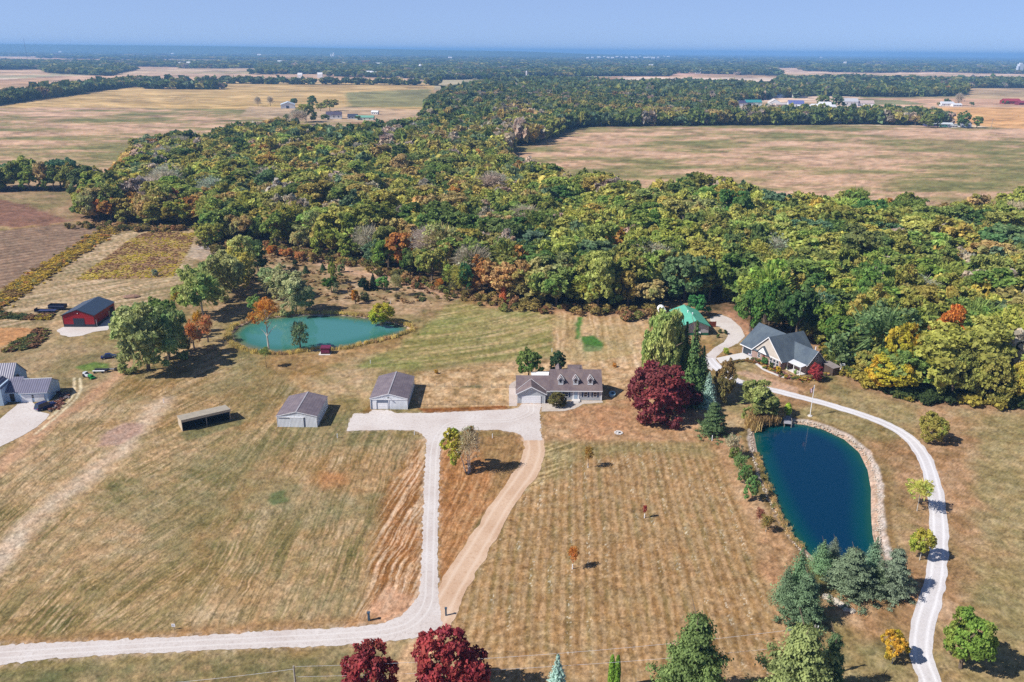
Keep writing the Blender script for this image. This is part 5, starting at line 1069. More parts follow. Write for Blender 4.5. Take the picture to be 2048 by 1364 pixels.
    part('sun_room', MB().box(21.9, 11.0, 0, 26.0, 13.6, 2.3), paint('bronze_screen', C(92, 78, 70), .6), r); part('sun_room_roof', MB().slab([(21.8, 10.8, 2.75), (26.3, 10.8, 2.45), (26.3, 13.8, 2.45), (21.8, 13.8, 2.75)], .12), paint('grey_flat_roof', C(150, 140, 138), .7), r)
    part('flue_pipe', MB().tube((20.4, 9.2, 5.5), (20.4, 9.2, 7.3), .13), M_WHITE, r)
    return r
brick_house()

def blue_house():
    r = thing('metal_roofed_house', 'pale blue house with a standing seam metal roof and attached garage', 'house', (-126.0, 186.5), 8.0)
    bl = ribbed('pale_blue_siding', C(196, 220, 244, .84), .18, .10, .8, 'z'); mr = ribbed('seam_roof', C(132, 130, 152, .8), .55, .42, .35, 'x'); W_ = MB(); gable_wall(W_, 0, 6.7, 0, 7.6, 2.8, 4.9); gable_wall(W_, -9.0, -.02, .5, 8.5, 3.0, 5.4); gable_wall(W_, -22, -2.9, 3.0, 12.0, 4.2, 8.2); W_.box(-6.3, -1.6, 0, -3.4, 3.4, 5.2); part('wall', W_, bl, r)
    part('garage_roof', gable_roof(MB(), 0, 6.7, 0, 7.6, 2.8, 4.9, .35, .12, 'x', .12), mr, r); part('link_roof', gable_roof(MB(), -9.0, -.02, .5, 8.5, 3.0, 5.4, .35, .12, 'x', .0), mr, r); part('main_roof', gable_roof(MB(), -22, -2.9, 3.0, 12.0, 4.2, 8.2, .35, .12, 'x', .2), mr, r)
    part('porch_roof', gable_roof(MB(), -6.3, -3.4, -1.6, 3.4, 4.9, 6.2, .3, .1, 'y', .3), mr, r)
    t = MB().box(-.05, -.38, 2.42, 6.85, -.33, 2.58).box(-.12, 3.7, 4.88, 6.85, 3.9, 4.98); part('trim', t, M_TRIM, r)
    for x in (1.6, 4.6): garage_door(r, x, -.05, 2.4, 2.1, M_WHITE)
    window(r, 3.1, 0, 1.1, .5, .9); part('chimney_vent', MB().box(-2.1, 4.6, 4.8, -1.6, 5.1, 5.9), M_BLACK, r); part('entry_door', MB().box(-2.6, .42, .1, -1.5, .49, 2.3), paint('black_door', (.03, .035, .045), .4), r)
    window(r, -4.9, -1.6, 3.2, 1.3, 1.0); window(r, -8.0, 3.0, 1.0, 1.0, 1.4); part('porch_rail', MB().box(-9, -1.4, .9, -5.0, -1.34, 1.0).box(-9, -1.4, 0, -8.9, -1.3, 1).box(-7, -1.4, 0, -6.9, -1.3, 1), M_WHITE, r)
blue_house()

def hut():
    r = thing('pond_hut', 'small dark red hut on the bank of the turquoise pond', 'hut', (-57.2, 222.6), 2); red = paint('hut_red', C(120, 46, 76), .5, .15, 2); m = MB().prism([(0, 0), (2.1, 0), (2.1, 1.5), (0, 2.05)], 0, 2.6, 'x')
    part('wall', m, paint('hut_wall', C(92, 52, 48), .8, .2), r); part('roof', MB().slab([(-.15, -.2, 1.95), (2.75, -.2, 1.95), (2.75, 2.3, 2.15), (-.15, 2.3, 2.15)], .08), red, r); part('front_panel', MB().box(.02, -.05, .5, 2.58, -.01, 1.75), red, r)
    part('side_panel', MB().box(-.05, 0, 0, -.01, 2.0, 1.5), M_WOODG, r); part('base_slab', MB().box(-.6, -.7, 0, 2.8, 2.2, .08), M_CONC, r)
hut()
def dock():
    r = thing('fishing_dock', 'small weathered grey dock on two posts at the head of the blue pond', 'dock', (68.3, 178.4), -14); gw = paint('dock_boards', C(164, 164, 172), .8, .25, 4)
    m = MB()
    for k in range(14): m.box(-.9, -1.6+k*.36, .45, .9, -1.28+k*.36, .52)
    part('deck', m, gw, r)
    for s in (-1, 1): part('post', MB().box(s*.82-.07, -1.55, -1.6, s*.82+.07, -1.4, 1.3 if s > 0 else .5), M_WOODG, r); part('side_beam', MB().box(s*.9-.05, -1.6, .25, s*.9+.05, 3.4, .44), M_WOODG, r)
    part('handrail', MB().box(.82, -1.5, 1.2, .9, 3.2, 1.28).box(.82, 1.0, .5, .9, 1.1, 1.2).box(.82, 3.1, .5, .9, 3.2, 1.2), M_WOODG, r)
dock()

# ------------------------------------------------------------------ vehicles and farm gear
def car(name, label, loc, rot, col, L=4.5, W_=1.78, Hh=1.45, suv=False, cat_='car'):
    r = thing(name, label, cat_, loc, rot); P = paint(name+'_paint', col, .25, .04, 1, .6); hb = .88 if suv else .78
    def ring(x, w_, z0, z1, sh=.82): return [(x, -w_/2, z0+.08), (x, -w_/2, z1-.16), (x, -w_*sh/2, z1), (x, w_*sh/2, z1), (x, w_/2, z1-.16), (x, w_/2, z0+.08), (x, w_*.42, z0), (x, -w_*.42, z0)]
    body = MB().loft([ring(-L/2, W_*.80, .32, hb*.80), ring(-L/2+.12, W_*.94, .24, hb*.97), ring(-L*.30, W_, .2, hb), ring(0, W_, .2, hb*1.02), ring(L*.25, W_, .2, hb*1.0), ring(L/2-.16, W_*.94, .24, hb*.88), ring(L/2, W_*.76, .32, hb*.70)]); part('body', body, P, r)
    x0, x1, x2, x3 = (-L*.47, -L*.40, L*.06, L*.22) if suv else (-L*.38, -L*.22, L*.06, L*.24)
    def cr(x, w_, z): return [(x, -w_/2, z), (x, w_/2, z)]
    cab = MB().add([(x0, -W_*.44, hb-.02), (x0, W_*.44, hb-.02), (x3, W_*.44, hb-.02), (x3, -W_*.44, hb-.02), (x1, -W_*.36, Hh-.06), (x1, W_*.36, Hh-.06), (x2, W_*.36, Hh-.06), (x2, -W_*.36, Hh-.06)], [(0, 1, 5, 4), (1, 2, 6, 5), (2, 3, 7, 6), (3, 0, 4, 7), (4, 5, 6, 7)]); part('cabin_glass', cab, M_GLASS, r)
    part('roof', MB().box(x1-.03, -W_*.365, Hh-.075, x2+.04, W_*.365, Hh), P, r)
    for sx_ in (-1, 1):
        for sy_ in (-1, 1):
            wh = part('wheel', MB().tube((sx_*L*.31, sy_*(W_/2-.19), .33), (sx_*L*.31, sy_*(W_/2+.01), .33), .33, .33, 14), M_BLACK, r); part('rim', MB().tube((sx_*L*.31, sy_*(W_/2+.0), .33), (sx_*L*.31, sy_*(W_/2+.03), .33), .2, .2, 10), M_STEEL, wh)
    for sy_ in (-1, 1):
        part('headlight', MB().box(L/2-.16, sy_*W_*.34-.16, hb*.60, L/2-.01, sy_*W_*.34+.16, hb*.76), M_WHITE, r); part('tail_light', MB().box(-L/2-.01, sy_*W_*.36-.12, hb*.68, -L/2+.1, sy_*W_*.36+.12, hb*.9), paint('tail_red', C(170, 30, 30), .4), r)
    part('bumper', MB().box(-L/2-.05, -W_*.38, .3, -L/2+.08, W_*.38, .48), M_STEEL if suv else P, r)
    return r
car('parked_sedan', 'dark navy sedan parked on the grass above the mowers', (-118.4, 218.2), 24, C(26, 34, 92), 4.6)
car('parked_suv', 'black estate car parked on the gravel by the pale blue house', (-118.0, 183.4), 62, C(34, 44, 92), 5.0, 1.95, 1.8, True)
car('garaged_car', 'pale grey car showing inside the open garage of the brick house', (73.6, 225.2), -154+90+90, C(170, 176, 190), 4.4)
def trailers():
    dk = paint('trailer_black', C(28, 34, 62), .45, .15)
    r = thing('dump_trailer', 'black high-sided dump trailer parked behind the flat trailer', 'trailer', (-160.8, 262.6), -1); m = MB()
    m.box(0, 0, .7, 5.6, .1, 2.0).box(0, 2.1, .7, 5.6, 2.2, 2.0).box(0, .1, .7, .1, 2.1, 2.0).box(5.5, .1, .7, 5.6, 2.1, 2.0).box(.1, .1, .7, 5.5, 2.1, .8); part('bed', m, dk, r); part('rail', MB().box(-.02, -.06, 1.5, 5.62, -.01, 1.62), paint('grey_rail', C(110, 120, 150), .4), r)
    part('tongue', MB().box(-1.4, 1.0, .5, 0, 1.2, .62), dk, r)
    for x in (2.4, 3.3): part('wheel', MB().tube((x, -.12, .38), (x, .12, .38), .38, .38, 12), M_BLACK, r)
    f = thing('flat_trailer', 'low black flatbed trailer beside the dump trailer', 'trailer', (-163.8, 259.4), 3); part('deck', MB().box(0, 0, .55, 6.6, 2.2, .68), paint('deck_boards', C(70, 78, 120), .5, .2, 3), f); part('tongue', MB().box(-1.5, 1.0, .45, 0, 1.2, .56), dk, f); part('side_rail', MB().box(0, -.08, .5, 6.6, -.01, .9).box(0, 2.21, .5, 6.6, 2.28, .9), dk, f)
    for x in (3.0, 3.9): part('wheel', MB().tube((x, -.32, .35), (x, -.1, .35), .35, .35, 12), M_BLACK, f)
    part('headboard', MB().box(-.02, 0, .68, .08, 2.2, 1.5), dk, f)
trailers()
def mower():
    gn = paint('mower_green', C(46, 150, 70), .35, .1); wh = M_WHITE
    r = thing('garden_tractor', 'white and green garden tractor parked at the fresh green grass', 'tractor', (-116.9, 203.2), 58); part('hood', MB().prism([(-.45, .55), (.45, .55), (.38, 1.1), (-.38, 1.1)], -1.5, -.2, 'y'), gn, r)
    part('body', MB().box(-.55, -.3, .45, .55, 2.0, 1.0).box(-.5, 1.0, 1.0, .5, 2.0, 1.35), paint('tractor_white', C(214, 218, 226), .4), r); part('seat', MB().box(-.28, .55, 1.0, .28, .9, 1.5), M_BLACK, r); part('steering_wheel', MB().tube((0, .05, 1.2), (0, .1, 1.24), .22, .22, 10), M_BLACK, r); part('front_deck', MB().box(-.7, -2.1, .2, .7, -1.45, .5), gn, r)
    for x, y, q in ((-.7, 1.5, .5), (.5, 1.5, .5), (-.6, -1.0, .33), (.42, -1.0, .33)): part('wheel', MB().tube((x, y, q), (x+.2, y, q), q, q, 12), M_BLACK, r)
    g = thing('utility_cart', 'narrow white cart with a black rack behind the garden tractor', 'cart', (-115.6, 206.4), 4); part('deck', MB().box(-1.9, 0, .55, 1.4, .5, .7), M_WHITE, g); part('rack', MB().box(-1.6, .9, .4, 2.2, 1.5, .9).box(1.4, .2, .3, 1.9, .9, .9), paint('cart_black', C(44, 44, 62), .6), g); part('loader_arm', MB().box(2.2, 1.3, .4, 3.6, 1.7, .8), M_STEEL, g); part('bucket', MB().box(3.6, 1.2, .3, 4.3, 2.2, .9), M_BLACK, g)
    for x in (-1.3, .9): part('wheel', MB().tube((x, -.2, .3), (x, 0, .3), .3, .3, 10), M_BLACK, g)
mower()
t = thing('stock_tank', 'pale blue oval tub in the shade beside the dormer house', 'tub', (26.8, 194.3), 80); rings = []
for z_, q in ((0, .95), (.55, 1.0), (.62, 1.04), (.60, .86), (.25, .8)): rings.append([(1.5*q*math.cos(a_), .85*q*math.sin(a_), z_) for a_ in np.linspace(0, 2*math.pi, 20, endpoint=False)])
part('tub', MB().loft(rings), paint('tub_blue', C(176, 214, 236), .4), t); part('cushion', MB().box(.5, -.3, .3, .95, .3, .5), M_BLACK, t)

def flagpole():
    r = thing('flagpole', 'white flagpole with a drooping flag between the blue pond and the gravel lane', 'flagpole', G(1620, 832)); h = 8.6
    part('pole', MB().tube((0, 0, 0), (0, 0, h), .10, .06, 10), M_WHITE, r); part('base', MB().tube((0, 0, 0), (0, 0, .18), .6, .55, 12), M_CONC, r); part('finial', MB().tube((0, 0, h), (0, 0, h+.18), .11, .04, 8), paint('gold', C(210, 180, 90), .3, .05, 1, .5, .8), r)
    fl = thing('flag', 'red white and blue flag hanging limp from the white flagpole', 'flag', (r.location[0], r.location[1])); cols = [paint('flag_red', C(170, 40, 52), .8), paint('flag_white', C(226, 226, 230), .8), paint('flag_blue', C(40, 52, 110), .8)]
    def cloth(u0, u1, v0, v1):
        m = MB(); N_ = 5; k = []
        for i in range(N_+1):
            u = u0+(u1-u0)*i/N_
            for v in (v0, v1): k.append((-.10-u*.85, math.sin(u*9+v)*.14, 7.9-v*.95-u*.55))
        o = [(p[0], p[1]+.02, p[2]) for p in k]; m.add(k+o, [(2*i, 2*i+2, 2*i+3, 2*i+1) for i in range(N_)]+[(2*i+1+2*N_+2, 2*i+3+2*N_+2, 2*i+2+2*N_+2, 2*i+2*N_+2) for i in range(N_)]); return m
    s1 = MB(); s2 = MB()
    for i in range(13):
        q = cloth(.4 if i < 7 else 0, 1, i*1.3/13, (i+1)*1.3/13); (s1 if i % 2 == 0 else s2).add(q.v, q.f)
    part('red_stripes', s1, cols[0], fl); part('white_stripes', s2, cols[1], fl); q = cloth(0, .4, 0, .7); part('blue_canton', q, cols[2], fl)
    st = MB()
    for i in range(4):
        for j in range(3): u, v = .06+.09*i, .1+.2*j; st.box(-.10-u*.85-.025, math.sin(u*9+v)*.14-.03, 7.9-v*.95-u*.55-.05, -.10-u*.85+.025, math.sin(u*9+v)*.14-.005, 7.9-v*.95-u*.55)
    part('stars', st, cols[1], fl)
flagpole()
def upole(name, label, x, y, h, arms=True, xf=True, lean=0.):
    r = thing(name, label, 'utility pole', (x, y), 8); r.rotation_euler[1] = math.radians(lean); part('pole', MB().tube((0, 0, -.1), (0, 0, h), .17, .11, 10), paint('pole_wood', C(176, 168, 158), .9, .2, 3), r)
    if arms:
        ca = part('crossarm', MB().box(-1.3, -.16, h-.45, .5, -.06, h-.33), M_WOODG, r); part('insulator', MB().tube((-1.2, -.11, h-.33), (-1.2, -.11, h-.12), .07), M_WHITE, ca); part('insulator', MB().tube((.4, -.11, h-.33), (.4, -.11, h-.12), .07), M_WHITE, ca); part('brace', MB().tube((-.8, -.12, h-.4), (0, -.12, h-1.1), .03), M_STEEL, r)
    if xf: part('transformer', MB().tube((-.5, -.1, h-1.9), (-.5, -.1, h-1.0), .27, .27, 12), M_STEEL, r); part('cable_bracket', MB().box(-1.1, -.06, h-3.3, 0, .0, h-3.22), M_STEEL, r)
    return r
p2 = G(1631, 1250, 10.2); p1 = G(587, 1332, 9.4)
upole('utility_pole', 'wooden utility pole with crossarm and grey transformer among the big pines', p2[0], p2[1], 10.2); upole('utility_pole', 'plain wooden utility pole south of the gravel drive', p1[0], p1[1], 9.4, False, False)
def wire(label, pts, sag, r_=.022):
    m = MB()
    for a_, b_ in zip(pts[:-1], pts[1:]):
        prev = None; n_ = 16
        for i in range(n_+1):
            t_ = i/n_; q = [a_[k]*(1-t_)+b_[k]*t_ for k in range(3)]; q[2] -= sag*4*t_*(1-t_)
            if prev: m.tube(prev, q, r_, r_, 4)
            prev = q
    o = part('overhead_wire', m, paint('wire_grey', C(206, 206, 212), .4), None); tag(o, label, 'wire', 'wires across the front of the picture')
wire('upper overhead wire strung between the two wooden utility poles', [(p1[0], p1[1], 9.3), (p2[0], p2[1]-.1, 10.0)], 1.2); wire('lower overhead wire strung between the two wooden utility poles', [(p1[0], p1[1], 7.6), (p2[0], p2[1]-.1, 6.9)], 1.0)
wire('overhead wire running west from the plain wooden utility pole', [(p1[0]-45, p1[1]-4, 8.2), (p1[0], p1[1], 8.9)], 1.0)

def post(name, label, base, h, r_, mat, group=None, square=False, cap=False):
    x, y = G(*base); t_ = thing(name, label, 'post', (x, y), 0, group); part('shaft', MB().box(-r_, -r_, 0, r_, r_, h) if square else MB().tube((0, 0, 0), (0, 0, h), r_, r_, 8), mat, t_)
    if cap: part('cap', MB().box(-r_*1.5, -r_*1.5, h, r_*1.5, r_*1.5, h+.12), mat, t_)
    return t_
DKB = paint('slate_blue_post', C(70, 92, 112), .7, .15)
post('gate_post', 'dark blue grey gate post west of the drive mouth', (738, 1241), 1.5, .16, DKB, None, True, True); post('gate_post', 'dark blue grey gate post east of the drive mouth', (892, 1231), 1.4, .13, DKB, None, True, True)
for b_, h_, lb in (((1424, 882), 1.5, 'short white marker post at the foot of the lowest dark pine'), ((985, 876), 1.1, 'short white marker post inside the drive loop'), ((868, 871), .0, None), ((675, 876), 1.1, 'short white marker post near the west end of the gravel turnaround'), ((741, 727), 1.1, 'white marker post behind the barn with the overhead door'), ((829, 870), 1.0, 'short white marker post at the turn of the drive'), ((1104, 618), 1.6, 'tall white marker post at the northwest corner of the straw field'), ((328, 806), 1.2, 'white marker post above the run-in shelter'), ((1104, 704), 1.2, 'white marker post at the southwest corner of the straw field'), ((1704, 736), 2.3, 'tall white post at the wood edge east of the brick house'), ((781, 608), 1.2, 'white marker post on the meadow behind the round willow bush')):
    if lb: post('marker_post', lb, b_, h_, .09, M_WHITE, 'white marker posts')
x, y = G(1688, 741); bh = thing('bird_house', 'white box on a leaning post east of the brick house', 'bird house', (x-1.2, y)); part('post', MB().tube((0, 0, 0), (.5, 0, 1.7), .08), M_WHITE, bh); part('box', MB().box(-.1, -.3, 1.65, 1.2, .3, 2.05), M_WHITE, bh)
x, y = G(348, 1259); sg = thing('field_sign', 'small white sign board on a post beside the gravel drive', 'sign', (x, y)); part('post', MB().box(-.04, 0, 0, .04, .06, .8), M_WOODG, sg); part('board', MB().box(-.29, -.05, .55, .29, -.01, 1.1), M_WHITE, sg); part('lettering', MB().box(-.2, -.056, .92, .1, -.051, .97).box(-.2, -.056, .82, .18, -.051, .86).box(-.2, -.056, .72, .05, -.051, .76), paint('faded_ink', C(150, 156, 170), .8), sg)
def fence(label, A, B, h, nseg):
    a_, b_ = G(*A), G(*B); d = b_-a_; L = np.hypot(*d); f = thing('wire_fence', label, 'fence', a_, math.degrees(math.atan2(d[1], d[0])))
    for k in range(nseg+1): part('post', MB().tube((L*k/nseg, 0, 0), (L*k/nseg, 0, h), .045, .045, 6), M_WOODG, f)
    m = MB()
    for z_ in (.35, .7, h-.1): m.box(0, -.012, z_, L, .012, z_+.024)
    part('wires', m, paint('fence_wire', C(120, 112, 100), .5), f)
fence('wire fence from behind the east steel barn to the house garage', (842, 773), (1030, 776), 1.1, 12); fence('low wire fence along the gravel turnaround', (822, 810), (1014, 809), 1.05, 12)
x, y = G(1237, 866); fr = thing('fire_ring', 'ring of pale stones with dark ash on the lawn south of the house', 'fire ring', (x, y)); m = MB()
for k in range(16): a_ = k*math.pi/8; q = .85+.05*math.sin(k*3); m.box(math.cos(a_)*q-.17, math.sin(a_)*q-.15, 0, math.cos(a_)*q+.17, math.sin(a_)*q+.15, .2+.03*math.sin(k*5))
part('stones', m, M_CONC, fr); part('ash_bed', MB().tube((0, 0, .01), (0, 0, .05), .75, .7, 14), M_CONC, fr); part('logs', MB().tube((-.1, -.3, .12), (.5, .2, .14), .09).tube((.1, .3, .12), (.4, -.2, .2), .08), M_BLACK, fr)

# ------------------------------------------------------------------ stones, brush, reeds
def rock(r, s):
    m = MB(); n_ = 6; rings = []
    for k, (z_, q) in enumerate(((0, .85), (.35, 1.05), (.7, .75), (.88, .3))): rings.append([(math.cos(a_)*s*q*r.uniform(.75, 1.25), math.sin(a_)*s*q*r.uniform(.75, 1.25), z_*s*r.uniform(.8, 1.1)) for a_ in np.linspace(0, 2*math.pi, n_, endpoint=False)])
    return m.loft(rings)
M_STONE = paint('limestone', C(206, 194, 178, .8), .95, .22, 1.5)
for k in range(13):
    t_ = k/12; q0, q1 = G(1657, 1196), G(1701, 1222); b = q0*(1-t_)+q1*t_; s_ = (.75, .5, .65, .42, .7, .45, .6, .5, .72, .4, .55, .6, .45)[k]; dt = thing('boulder', 'pale limestone boulder in the line of stones south of the blue conifers', 'boulder', (b[0]+rnd.uniform(-.5, .5), b[1]+rnd.uniform(-.5, .5)), rnd.uniform(0, 360), 'limestone boulders by the conifers'); part('stone', rock(rnd, s_), M_STONE, dt)
PR = PW(POND_R, 0); rk = MB(); cenR = PR.mean(0)
for k in range(800):
    i = rnd.randrange(len(PR)); t_ = rnd.random(); p = PR[i]*(1-t_)+PR[(i+1) % len(PR)]*t_; d = p-cenR; d = d/np.hypot(*d); off = rnd.uniform(1.0, 2.6) if d[0] > .1 else rnd.uniform(.8, 2.0)
    if p[1] < 112 and d[0] < .5: continue
    p = p+d*off; s_ = rnd.uniform(.08, .2); q = rock(rnd, s_); rk.add([(v[0]+p[0], v[1]+p[1], v[2]-.02-.4*max(0, 1.6-off)) for v in q.v], q.f)
stuff('shore_stones', rk.data('shore_stones'), 'pale loose stones banked round the blue pond').data.materials.append(M_STONE)
def scatter(name, label, polys, count, size, cols, shape_=None, zf=.55, seed=3, line=None, flatk=1.0, dens=None):
    r = np.random.default_rng(seed); pts = []
    if line is not None:
        Ls = smooth(PW(line[0]), 8); seg = np.hypot(*np.diff(Ls, axis=0).T); cum_ = np.concatenate([[0], np.cumsum(seg)]); u = r.uniform(0, cum_[-1], count); X = np.interp(u, cum_, Ls[:, 0])+r.normal(size=count)*line[1]; Y = np.interp(u, cum_, Ls[:, 1])+r.normal(size=count)*line[1]
    else:
        Ps = [PW(p) for p in polys]; mn = np.min([p.min(0) for p in Ps], 0); mx = np.max([p.max(0) for p in Ps], 0); X = r.uniform(mn[0], mx[0], count*8); Y = r.uniform(mn[1], mx[1], count*8); s = np.max([sdist(X, Y, p) for p in Ps], 0) > 0
        if dens is not None: s &= fbm(X/dens, Y/dens, seed, 3) > .5
        X, Y = X[s][:count], Y[s][:count]
    m = len(X); protos = shape_ or [lobes_crown(500+i, nl=5, nleaf=60, size=.42, flat=.8) for i in range(4)]; cols = np.array(cols); f = np.clip(fbm(X/7., Y/7., seed+9, 3)*1.7-.35+r.normal(size=m)*.12, 0, .999); kc = (f*len(cols)).astype(int); Vs, Cs = [], []
    for j, (V, T_) in enumerate(protos):
        k = np.arange(m) % len(protos) == j; x, y = X[k], Y[k]; S = r.uniform(size[0], size[1], k.sum()); a_ = r.uniform(0, 6.28, k.sum()); ca, sa = np.cos(a_), np.sin(a_)
        P = np.stack([x[:, None]+(V[None, :, 0]*ca[:, None]-V[None, :, 1]*sa[:, None])*S[:, None], y[:, None]+(V[None, :, 0]*sa[:, None]+V[None, :, 1]*ca[:, None])*S[:, None], S[:, None]*zf*(V[None, :, 2]+.75)*flatk], -1)
        c = cols[kc[k]]*r.uniform(.75, 1.2, (k.sum(), 1)); Vs.append(P.reshape(-1, 3)); Cs.append((c[:, None, :]*(.6+.8*T_[None, :, 0:1])).reshape(-1, 3))
    V = np.concatenate(Vs); return stuff(name, npmesh(name, V, np.arange(len(V)).reshape(-1, 4), {'Col': np.concatenate(Cs)}, M_STUFFLEAF), label)
def blades(seed, n_=22, w_=.09):
    r = np.random.default_rng(seed); p = r.normal(size=(n_, 3))*.45; p[:, 2] = -.75; q = p+np.stack([r.normal(size=n_)*.2, r.normal(size=n_)*.2, r.uniform(.9, 1.9, n_)], 1); a_ = r.uniform(0, 3.14, n_); s = np.stack([np.cos(a_), np.sin(a_), 0*a_], 1)*w_
    V = np.stack([p-s, p+s, q+s*.5, q-s*.5], 1).reshape(-1, 3); return V, tint_arr(r.uniform(.2, 1, n_), r.uniform(0, 1, n_))
BL = [blades(600+i) for i in range(5)]
c_ = lambda *a: C(*a, 1.25)
scatter('goldenrod_strip', 'yellow and rust goldenrod weeds along the ploughed field', None, 2300, (.6, 1.15), [C(150, 118, 72, 1.15), C(150, 126, 70, 1.15), C(186, 160, 66, 1.2), C(196, 168, 68, 1.2), C(140, 132, 76, 1.15), C(188, 138, 80, 1.15)], line=([(-60, 640), (20, 592), (80, 550), (150, 505), (205, 470), (245, 450)], 2.3))
scatter('goldenrod_meadow', 'rust brown meadow weeds with yellow goldenrod drifts', [[(150, 560), (262, 478), (300, 462), (392, 466), (378, 500), (345, 555), (240, 558)]], 1900, (.3, .62), [C(150, 112, 88, 1.3), C(156, 120, 90, 1.3), C(162, 128, 88, 1.3), C(190, 172, 66, 1.3), C(196, 180, 68, 1.3)], seed=5, zf=.4)
scatter('bank_weeds', 'tall weeds between the orange field and the red barn', [[(20, 690), (60, 672), (80, 655), (96, 665), (85, 690), (50, 700), (10, 704)], [(0, 638), (60, 640), (100, 640), (105, 630), (60, 632), (0, 625)]], 420, (.5, 1.2), [c_(84, 98, 60), c_(120, 118, 66), c_(126, 92, 66), c_(170, 150, 60)], seed=6)
scatter('pond_reeds', 'yellow brown reeds fringing the turquoise pond', None, 800, (.35, .7), [c_(150, 140, 84), c_(180, 162, 104), c_(200, 182, 112), c_(172, 146, 104)], BL, 1.0, 7, line=([(640, 697), (560, 709), (500, 702), (466, 688), (456, 668), (474, 650), (520, 636), (600, 627), (690, 628), (760, 638), (815, 650), (826, 660), (795, 672), (740, 686), (690, 697), (660, 700)], .45))
scatter('cattails', 'brown cattails beside the dock on the blue pond', [[(1496, 850), (1512, 832), (1545, 828), (1562, 834), (1556, 846), (1520, 850), (1508, 862)]], 420, (.7, 1.3), [c_(104, 86, 60), c_(150, 124, 84), c_(170, 146, 96)], BL, 1.1, 8)
scatter('bank_grass', 'ragged dry grass on the west bank of the blue pond', None, 420, (.18, .36), [c_(150, 138, 84), c_(186, 160, 112), c_(136, 136, 84)], BL, .9, 9, line=([(1512, 905), (1530, 960), (1552, 1015), (1580, 1068), (1606, 1098)], .4))
EDGE = [(150, 455), (230, 458), (320, 462), (415, 462), (430, 500), (512, 492), (560, 505), (620, 512), (690, 524), (740, 534), (800, 558), (860, 575), (905, 590), (960, 596), (1000, 614), (1060, 616), (1110, 622), (1200, 626), (1292, 630), (1330, 616)]
scatter('wood_edge_brush', 'mixed autumn brush along the front of the big woods', None, 430, (.7, 2.5), [C(104, 104, 56, 1.3), C(128, 116, 64, 1.3), C(140, 124, 70, 1.3), C(156, 128, 84, 1.3), C(112, 116, 60, 1.3), C(150, 112, 78, 1.3)], [lobes_crown(520+i, nl=8, nleaf=190, size=.24, flat=.9) for i in range(4)], .8, 10, line=(EDGE, 2.6))
scatter('east_edge_brush', 'shaded green brush under the east edge of the woods', None, 300, (1.0, 2.4), [c_(60, 76, 40), c_(88, 98, 48), c_(150, 138, 60)], [lobes_crown(530+i, nl=8, nleaf=190, size=.24, flat=.9) for i in range(3)], .8, 11, line=([(1660, 706), (1700, 742), (1740, 770), (1800, 790), (1870, 800), (1960, 804), (2060, 815)], 1.5))
scatter('rough_scrub', 'knee high scrub on the rough ground north of the turquoise pond', [[(440, 560), (520, 500), (620, 512), (740, 560), (900, 590), (860, 610), (740, 606), (640, 600), (560, 600)]], 420, (.35, 1.1), [c_(104, 92, 58), c_(150, 122, 82), c_(170, 140, 100), c_(98, 104, 60)], seed=12)
scatter('flower_border', 'colourful border plants round the brick house', None, 150, (.35, .8), [c_(70, 92, 48), c_(120, 60, 52), c_(176, 150, 66), c_(96, 110, 60), c_(150, 110, 104)], seed=13, line=([(1502, 720), (1520, 724), (1540, 738), (1562, 746), (1580, 756), (1610, 760), (1650, 752)], .7))
scatter('low_hedge', 'russet clipped hedge curving along the concrete apron', None, 160, (.4, .6), [c_(140, 92, 60), c_(150, 110, 66), c_(110, 100, 56)], seed=14, line=([(1450, 730), (1470, 724), (1495, 722), (1508, 727)], .25))
scatter('beds_by_garage', 'rusty bare shrubs beside the pale blue garage', None, 60, (.35, .7), [c_(120, 86, 76), c_(150, 106, 90), c_(150, 140, 140)], seed=15, line=([(103, 822), (112, 812), (122, 800), (130, 790)], .6))
# brush pile of bleached branches
x, y = G(425, 497); bp = MB()
for k in range(70):
    a_ = rnd.uniform(-.5, .5)+(3.14 if rnd.random() < .5 else 0); x0, y0 = x+rnd.uniform(-6, 6), y+rnd.uniform(-2.5, 2.5); L = rnd.uniform(1.5, 4.5); bp.tube((x0, y0, rnd.uniform(.1, .5)), (x0+math.cos(a_)*L, y0+math.sin(a_)*L, rnd.uniform(.2, 1.3)), .09, .03, 4)
bo = part('brush_pile', bp, paint('bleached_wood', C(206, 196, 190), .9, .15), None); tag(bo, 'heap of bleached dead branches in front of the woods', 'brush pile')
x, y = G(263, 594); mp = rock(random.Random(3), 2.0); mp.v = [(v[0]*1.6+x, v[1]+y, v[2]*.45) for v in mp.v]; mo = part('dirt_mound', mp, paint('brown_earth', C(150, 118, 100), 1, .3, 2), None); tag(mo, 'low brown earth mound behind the red barn', 'mound')

# ------------------------------------------------------------------ trees and shrubs of the yards, ponds and lawns
L_ = lambda *a: C(*a, 1.55)
tree('willow_tree', 'largest spreading willow left of the turquoise pond, over the track', 'willow', (297, 740), 614, 122, L_(136, 142, 92), trunk=TRUNK[1], clear=-.04, var=0, rot=30)
tree('willow_tree', 'willow just behind the largest spreading willow, nearer the red barn', 'willow', (272, 694), 608, 66, L_(130, 138, 88), clear=-.04, var=1)
tree('willow_tree', 'darker willow at the right side of the largest spreading willow', 'willow', (338, 720), 622, 84, L_(120, 132, 84), clear=-.04, var=0, rot=200)
tree('poplar_tree', 'green bushy tree rising behind the spreading willows', 'broad', (326, 674), 588, 74, L_(98, 116, 56), clear=.1, var=2)
tree('willow_tree', 'tall many stemmed willow with grey trunks left of the orange saplings', 'willow', (406, 630), 530, 98, L_(138, 144, 84), trunk=TRUNKW[0], clear=.03, var=1, rot=80)
